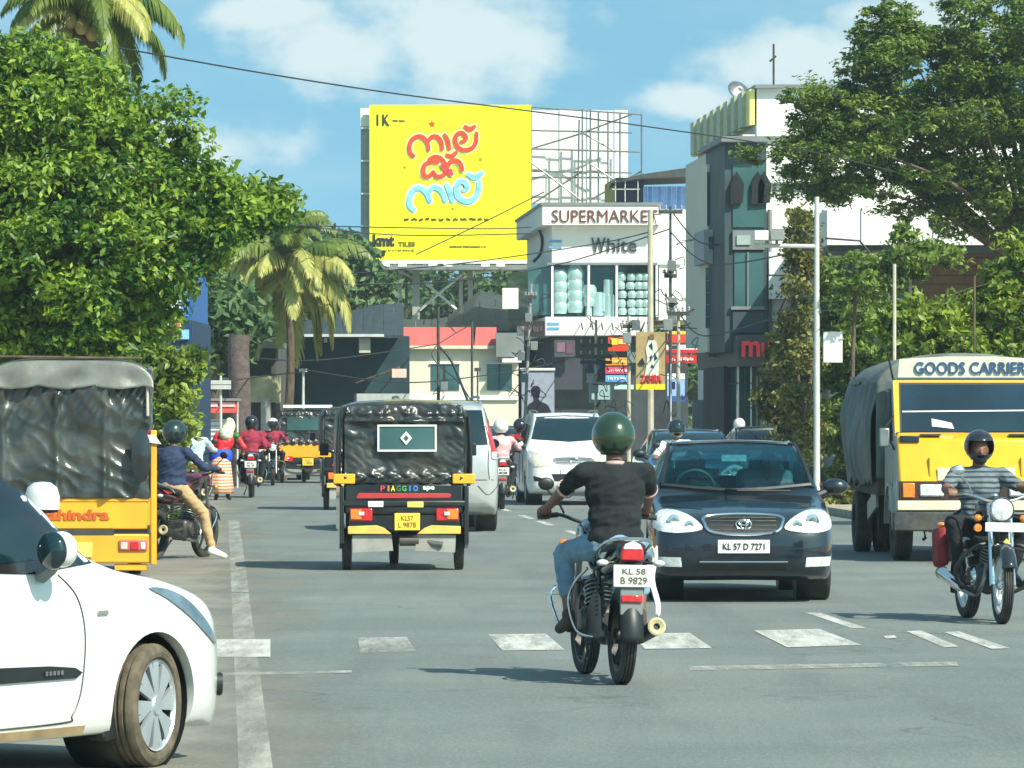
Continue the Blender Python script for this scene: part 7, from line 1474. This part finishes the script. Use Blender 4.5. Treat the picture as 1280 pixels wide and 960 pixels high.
def palm(name_lab, px, py, D, gx, hi, fr, L0, mt, seed, dry=0.5, trunk_m=m_bark, tr=.16, leaf_w=.05):
    c = AT(px, py, D); base = Vector((AT(gx, 0, D).x, D, -.05)); rr = random.Random(seed)
    r = thing('coconut_palm', name_lab, 'palm tree', tuple(base))
    P = cr([base, base.lerp(c, .5)+Vector((.15, 0, 0)), c], 10); MB().tube(P, [tr*(1.25-.5*i/len(P)) for i in range(len(P))], 12).build('trunk', trunk_m, r, world=True)
    for i in range(fr):
        az = 2*PI*i/fr*2.4+rr.uniform(-.3, .3); el = rr.uniform(-.6, .8) if i % 3 else rr.uniform(.5, 1.3); L = L0*rr.uniform(.8, 1.1)
        h = Vector((math.cos(az), math.sin(az)*.9, 0)); Q = []; p = c.copy(); d = el
        for k in range(15): Q.append(p.copy()); p = p+(h*math.cos(d)+Vector((0, 0, math.sin(d))))*L/14; d -= (.11+.05*k/7)*rr.uniform(.8, 1.2); d = max(d, -1.5)
        mb = MB(); mb.tube(Q, [.035*(1-.06*k) for k in range(15)], 5)
        nq = 62; tone = []
        nb = len(mb.v)
        for k in range(4, nq):
            u = k/nq*13.99; a = int(u); q = Q[a].lerp(Q[min(a+1, 14)], u-a); tg = (Q[min(a+1, 14)]-Q[a]).normalized(); side = tg.cross(Vector((0, 0, 1))); side = side.normalized() if side.length > .05 else h.cross(Vector((0, 0, 1)))
            ll = L*.26*math.sin(PI*(.12+.86*k/nq))**.7*rr.uniform(.8, 1.1)
            for s in (-1, 1):
                dd = (side*s*.75+tg*.55+Vector((0, 0, -.55+rr.uniform(-.2, .2)))).normalized(); m1 = q+dd*ll*.5; m2 = q+(dd+Vector((0, 0, -.45))).normalized()*ll; w = tg*leaf_w*.5
                b = len(mb.v); mb.v += [q-w, q+w, m1+w, m1-w, m2]; mb.f += [(b, b+1, b+2, b+3), (b+3, b+2, b+4)]
        isdry = rr.random() < dry and el < .8
        o = mb.build('frond', g_dry if isdry else g_palm, r, world=True, smooth=0, fix=False)
        at = o.data.attributes.new('tone', 'FLOAT', 'POINT'); at.data.foreach_set('value', [rr.random()*.7+.15 for _ in o.data.vertices])
    mb = MB()
    for i in range(9): a = i*.7; mb.sphere(c+Vector((.28*math.cos(a), .28*math.sin(a), -.2-.1*(i % 3))), (.12, .12, .15), 10, 6)
    mb.build('coconut_bunch', mat('coconut_husk', (0.35, 0.27, 0.10), 0.7, var=0.3) if 'coconut_husk' not in bpy.data.materials else bpy.data.materials['coconut_husk'], r, world=True)
palm('tall coconut palm whose brown crown pokes above the left tree', 100, 12, 80, 75, 0, 30, 2.2, g_palm, 4, .45)
palm('yellowing coconut palm with drooping fronds beside the dark shed', 360, 340, 126, 352, 0, 40, 2.75, g_dry, 12, 1.1, tr=.11, leaf_w=.085)
palm('green coconut palm rising behind the yellowing one', 366, 290, 150, 362, 0, 20, 1.6, g_palm, 21, .1, leaf_w=.09)
D = 116; t = thing('palm_trunk', 'thick brown palm trunk standing at the left kerb', 'palm tree', (AT(299, 0, D).x, D, 0))
MB().tube(cr([Vector((AT(301, 0, D).x, D, -.05)), AT(300, 500, D), AT(298, 440, D), AT(300, 418, D)], 8), .26, 12).build('trunk', mat('brown_palm_trunk', (0.11, 0.085, 0.075), 0.95, var=0.3, vs=8, bump=.02, bs=20), t, world=True)

# far tree belt behind the buildings: trees one can tell apart
far = [(250, 330, 60, 70, 150), (300, 300, 60, 60, 175), (345, 330, 50, 60, 160), (415, 345, 60, 48, 178), (270, 390, 60, 50, 140), (450, 390, 60, 50, 215), (520, 385, 60, 60, 225), (590, 380, 60, 62, 222), (650, 365, 50, 60, 228), (480, 352, 50, 40, 230), (425, 318, 26, 26, 200), (200, 300, 90, 110, 170), (870, 400, 60, 100, 210), (272, 395, 36, 34, 119)]
flab = ['leafy green tree left of the yellowing palm', 'rounded tree behind the tip of the big left tree', 'green tree directly behind the palm crown', 'bushy tree between the palms and the billboard edge', 'low dark green tree above the shop row', 'pale green tree behind the dark shed roof', 'tree behind the left billboard columns', 'tree between the billboard columns', 'tree behind the right end of the billboard base', 'distant tree under the left end of the billboard', 'small tree crown with spiky top right of the palms', 'wide tree behind the big left tree', 'tree hidden behind the office block', 'small leafy tree just above the thick brown palm trunk']
for i, (px, py, rx, ry, D) in enumerate(far):
    t = thing('far_tree', flab[i], 'tree', (AT(px, 0, D).x, D, 0), group='trees behind the shops')
    Cc = foliage(t, [pxb(px, py, rx, ry, D, 110), pxb(px+rx*.4, py+ry*.5, rx*.8, ry*.7, D, 70), pxb(px-rx*.4, py+ry*.6, rx*.8, ry*.8, D, 70)], .34, g_far, 30+i, per=48, clump=.62)
    limbs(t, Vector((AT(px, 0, D).x, D, -.05)), AT(px, py+ry*.6, D), Cc, 7, .2, m_bark, i)
# wooded rise closing the view
mb = MB(); mb.grid(lambda u, v: (-60+120*u, 262+v*60, 14*math.sin(PI*min(1, v*.9+.02))*(.55+.25*math.sin(u*9)+.2*noise.noise(Vector((u*9, v*3, 0))))-1), 40, 10)
o = mb.build('hill', mat('wooded_hill', (0.035, 0.08, 0.035), 0.95, var=0.4, vs=0.5, bump=.6, bs=.9), None); tag(o, kind='structure')

# big right tree
D = 98
t = thing('rain_tree', 'large spreading dark green tree with feathery leaves over the right pavement', 'tree', (AT(1330, 0, D).x, D+2, 0))
B = [pxb(1250, 50, 95, 80, D, 300), pxb(1150, 90, 95, 55, D, 230), pxb(1110, 45, 45, 40, D, 90), pxb(1075, 140, 85, 34, D, 130), pxb(1030, 120, 50, 18, D, 36), pxb(1130, 160, 110, 26, D-.4, 90), pxb(1230, 150, 90, 30, D-.6, 120), pxb(1200, 215, 90, 18, D-.5, 60), pxb(1080, 190, 90, 16, D-.5, 60), pxb(1035, 165, 50, 26, D, 50), pxb(1170, 175, 100, 42, D+.4, 80), pxb(1260, 170, 70, 60, D, 60),
     pxb(1050, 215, 75, 22, D, 62), pxb(1120, 238, 95, 25, D+.2, 80), pxb(1270, 245, 60, 40, D-.5, 60), pxb(1350, 120, 110, 180, D, 300), pxb(1015, 240, 50, 14, D, 22), pxb(1190, 275, 70, 22, D, 34), pxb(1000, 190, 36, 16, D, 20), pxb(940, 196, 22, 8, D+2, 8)]
Cc = foliage(t, B, 0.12, g_right, 8, per=66, clump=.27, up=1.3, aspect=.42)
limbs(t, Vector((AT(1330, 0, D).x, D+2, -.05)), AT(1290, 330, D+1), Cc, 34, .2, m_bark, 6)
# hedges and creepers
def bush(lab, D, B, m, seed, size=.12, per=55, clump=.3, base=None, name='shrub', cat='shrub', n=8, r=.05, **k):
    cx = base or B[0][0]; t = thing(name, lab, cat, (AT(cx, 0, D).x, D, .1))
    Cc = foliage(t, [pxb(*b[:4], D, b[4]) for b in B], size, m, seed, per=per, clump=clump, **k)
    limbs(t, Vector((AT(cx, 0, D).x, D, .05)), AT(cx, max(b[1] for b in B), D), Cc, n, r, m_bark, seed); return t
bush('dry brown creeper climbing the pole left of the camera pole', 93, [(1000, 290, 12, 40, 34), (998, 380, 13, 60, 44), (992, 470, 24, 50, 40), (1004, 540, 16, 40, 30), (1010, 330, 18, 14, 10)], g_ivy, 41, name='creeper', cat='creeper', r=.12)
bush('yellow-green bush with drooping leaves before the red lettered shop', 100, [(982, 448, 22, 38, 44), (972, 498, 26, 24, 34), (988, 535, 22, 36, 36)], g_ivy, 42, size=.13, per=64, clump=.26)
bush('dense dark green hedge mass behind the camera pole', 96, [(1075, 440, 50, 70, 130), (1075, 540, 50, 80, 150), (1060, 380, 40, 30, 40), (1040, 350, 22, 25, 14), (1120, 560, 60, 70, 100)], g_right, 43, size=.15, per=70)
bush('bright yellow-green bush above the lorry sign', 74, [(1160, 410, 60, 34, 90), (1245, 400, 60, 45, 100), (1200, 440, 90, 30, 80), (1280, 350, 40, 50, 50)], g_hedge, 44, size=.15, clump=.26)
bush('dark arching branch with small leaves before the office balcony', 90, [(1105, 335, 48, 28, 44), (1080, 352, 40, 18, 26), (1130, 300, 20, 22, 12), (1150, 320, 50, 16, 26)], g_right, 45, size=.13, clump=.26, base=1070, n=12)
bush('low dry grass and weeds on the verge behind the sedan', 86, [(1045, 630, 20, 8, 30), (1065, 622, 30, 10, 30)], g_ivy, 46, size=.12, clump=.16, n=3, r=.02, name='weed_patch', cat='weeds')

# ---------------------------------------------------------------- light haze in the street air
hm = bpy.data.materials.new('thin_haze'); hm.use_nodes = True; _n = hm.node_tree; _n.nodes.clear()
_o = _n.nodes.new('ShaderNodeOutputMaterial'); _v = _n.nodes.new('ShaderNodeVolumePrincipled'); _v.inputs['Color'].default_value = (0.80, 0.95, 1.0, 1); _v.inputs['Density'].default_value = 0.00042; _v.inputs['Anisotropy'].default_value = 0.2
_n.links.new(_v.outputs[0], _o.inputs['Volume']); hz = MB().bb((-90, -25, -1), (90, 345, 30)).build('haze', hm, None, smooth=0); tag(hz, 'thin pale air haze over the whole street', 'haze', kind='stuff')
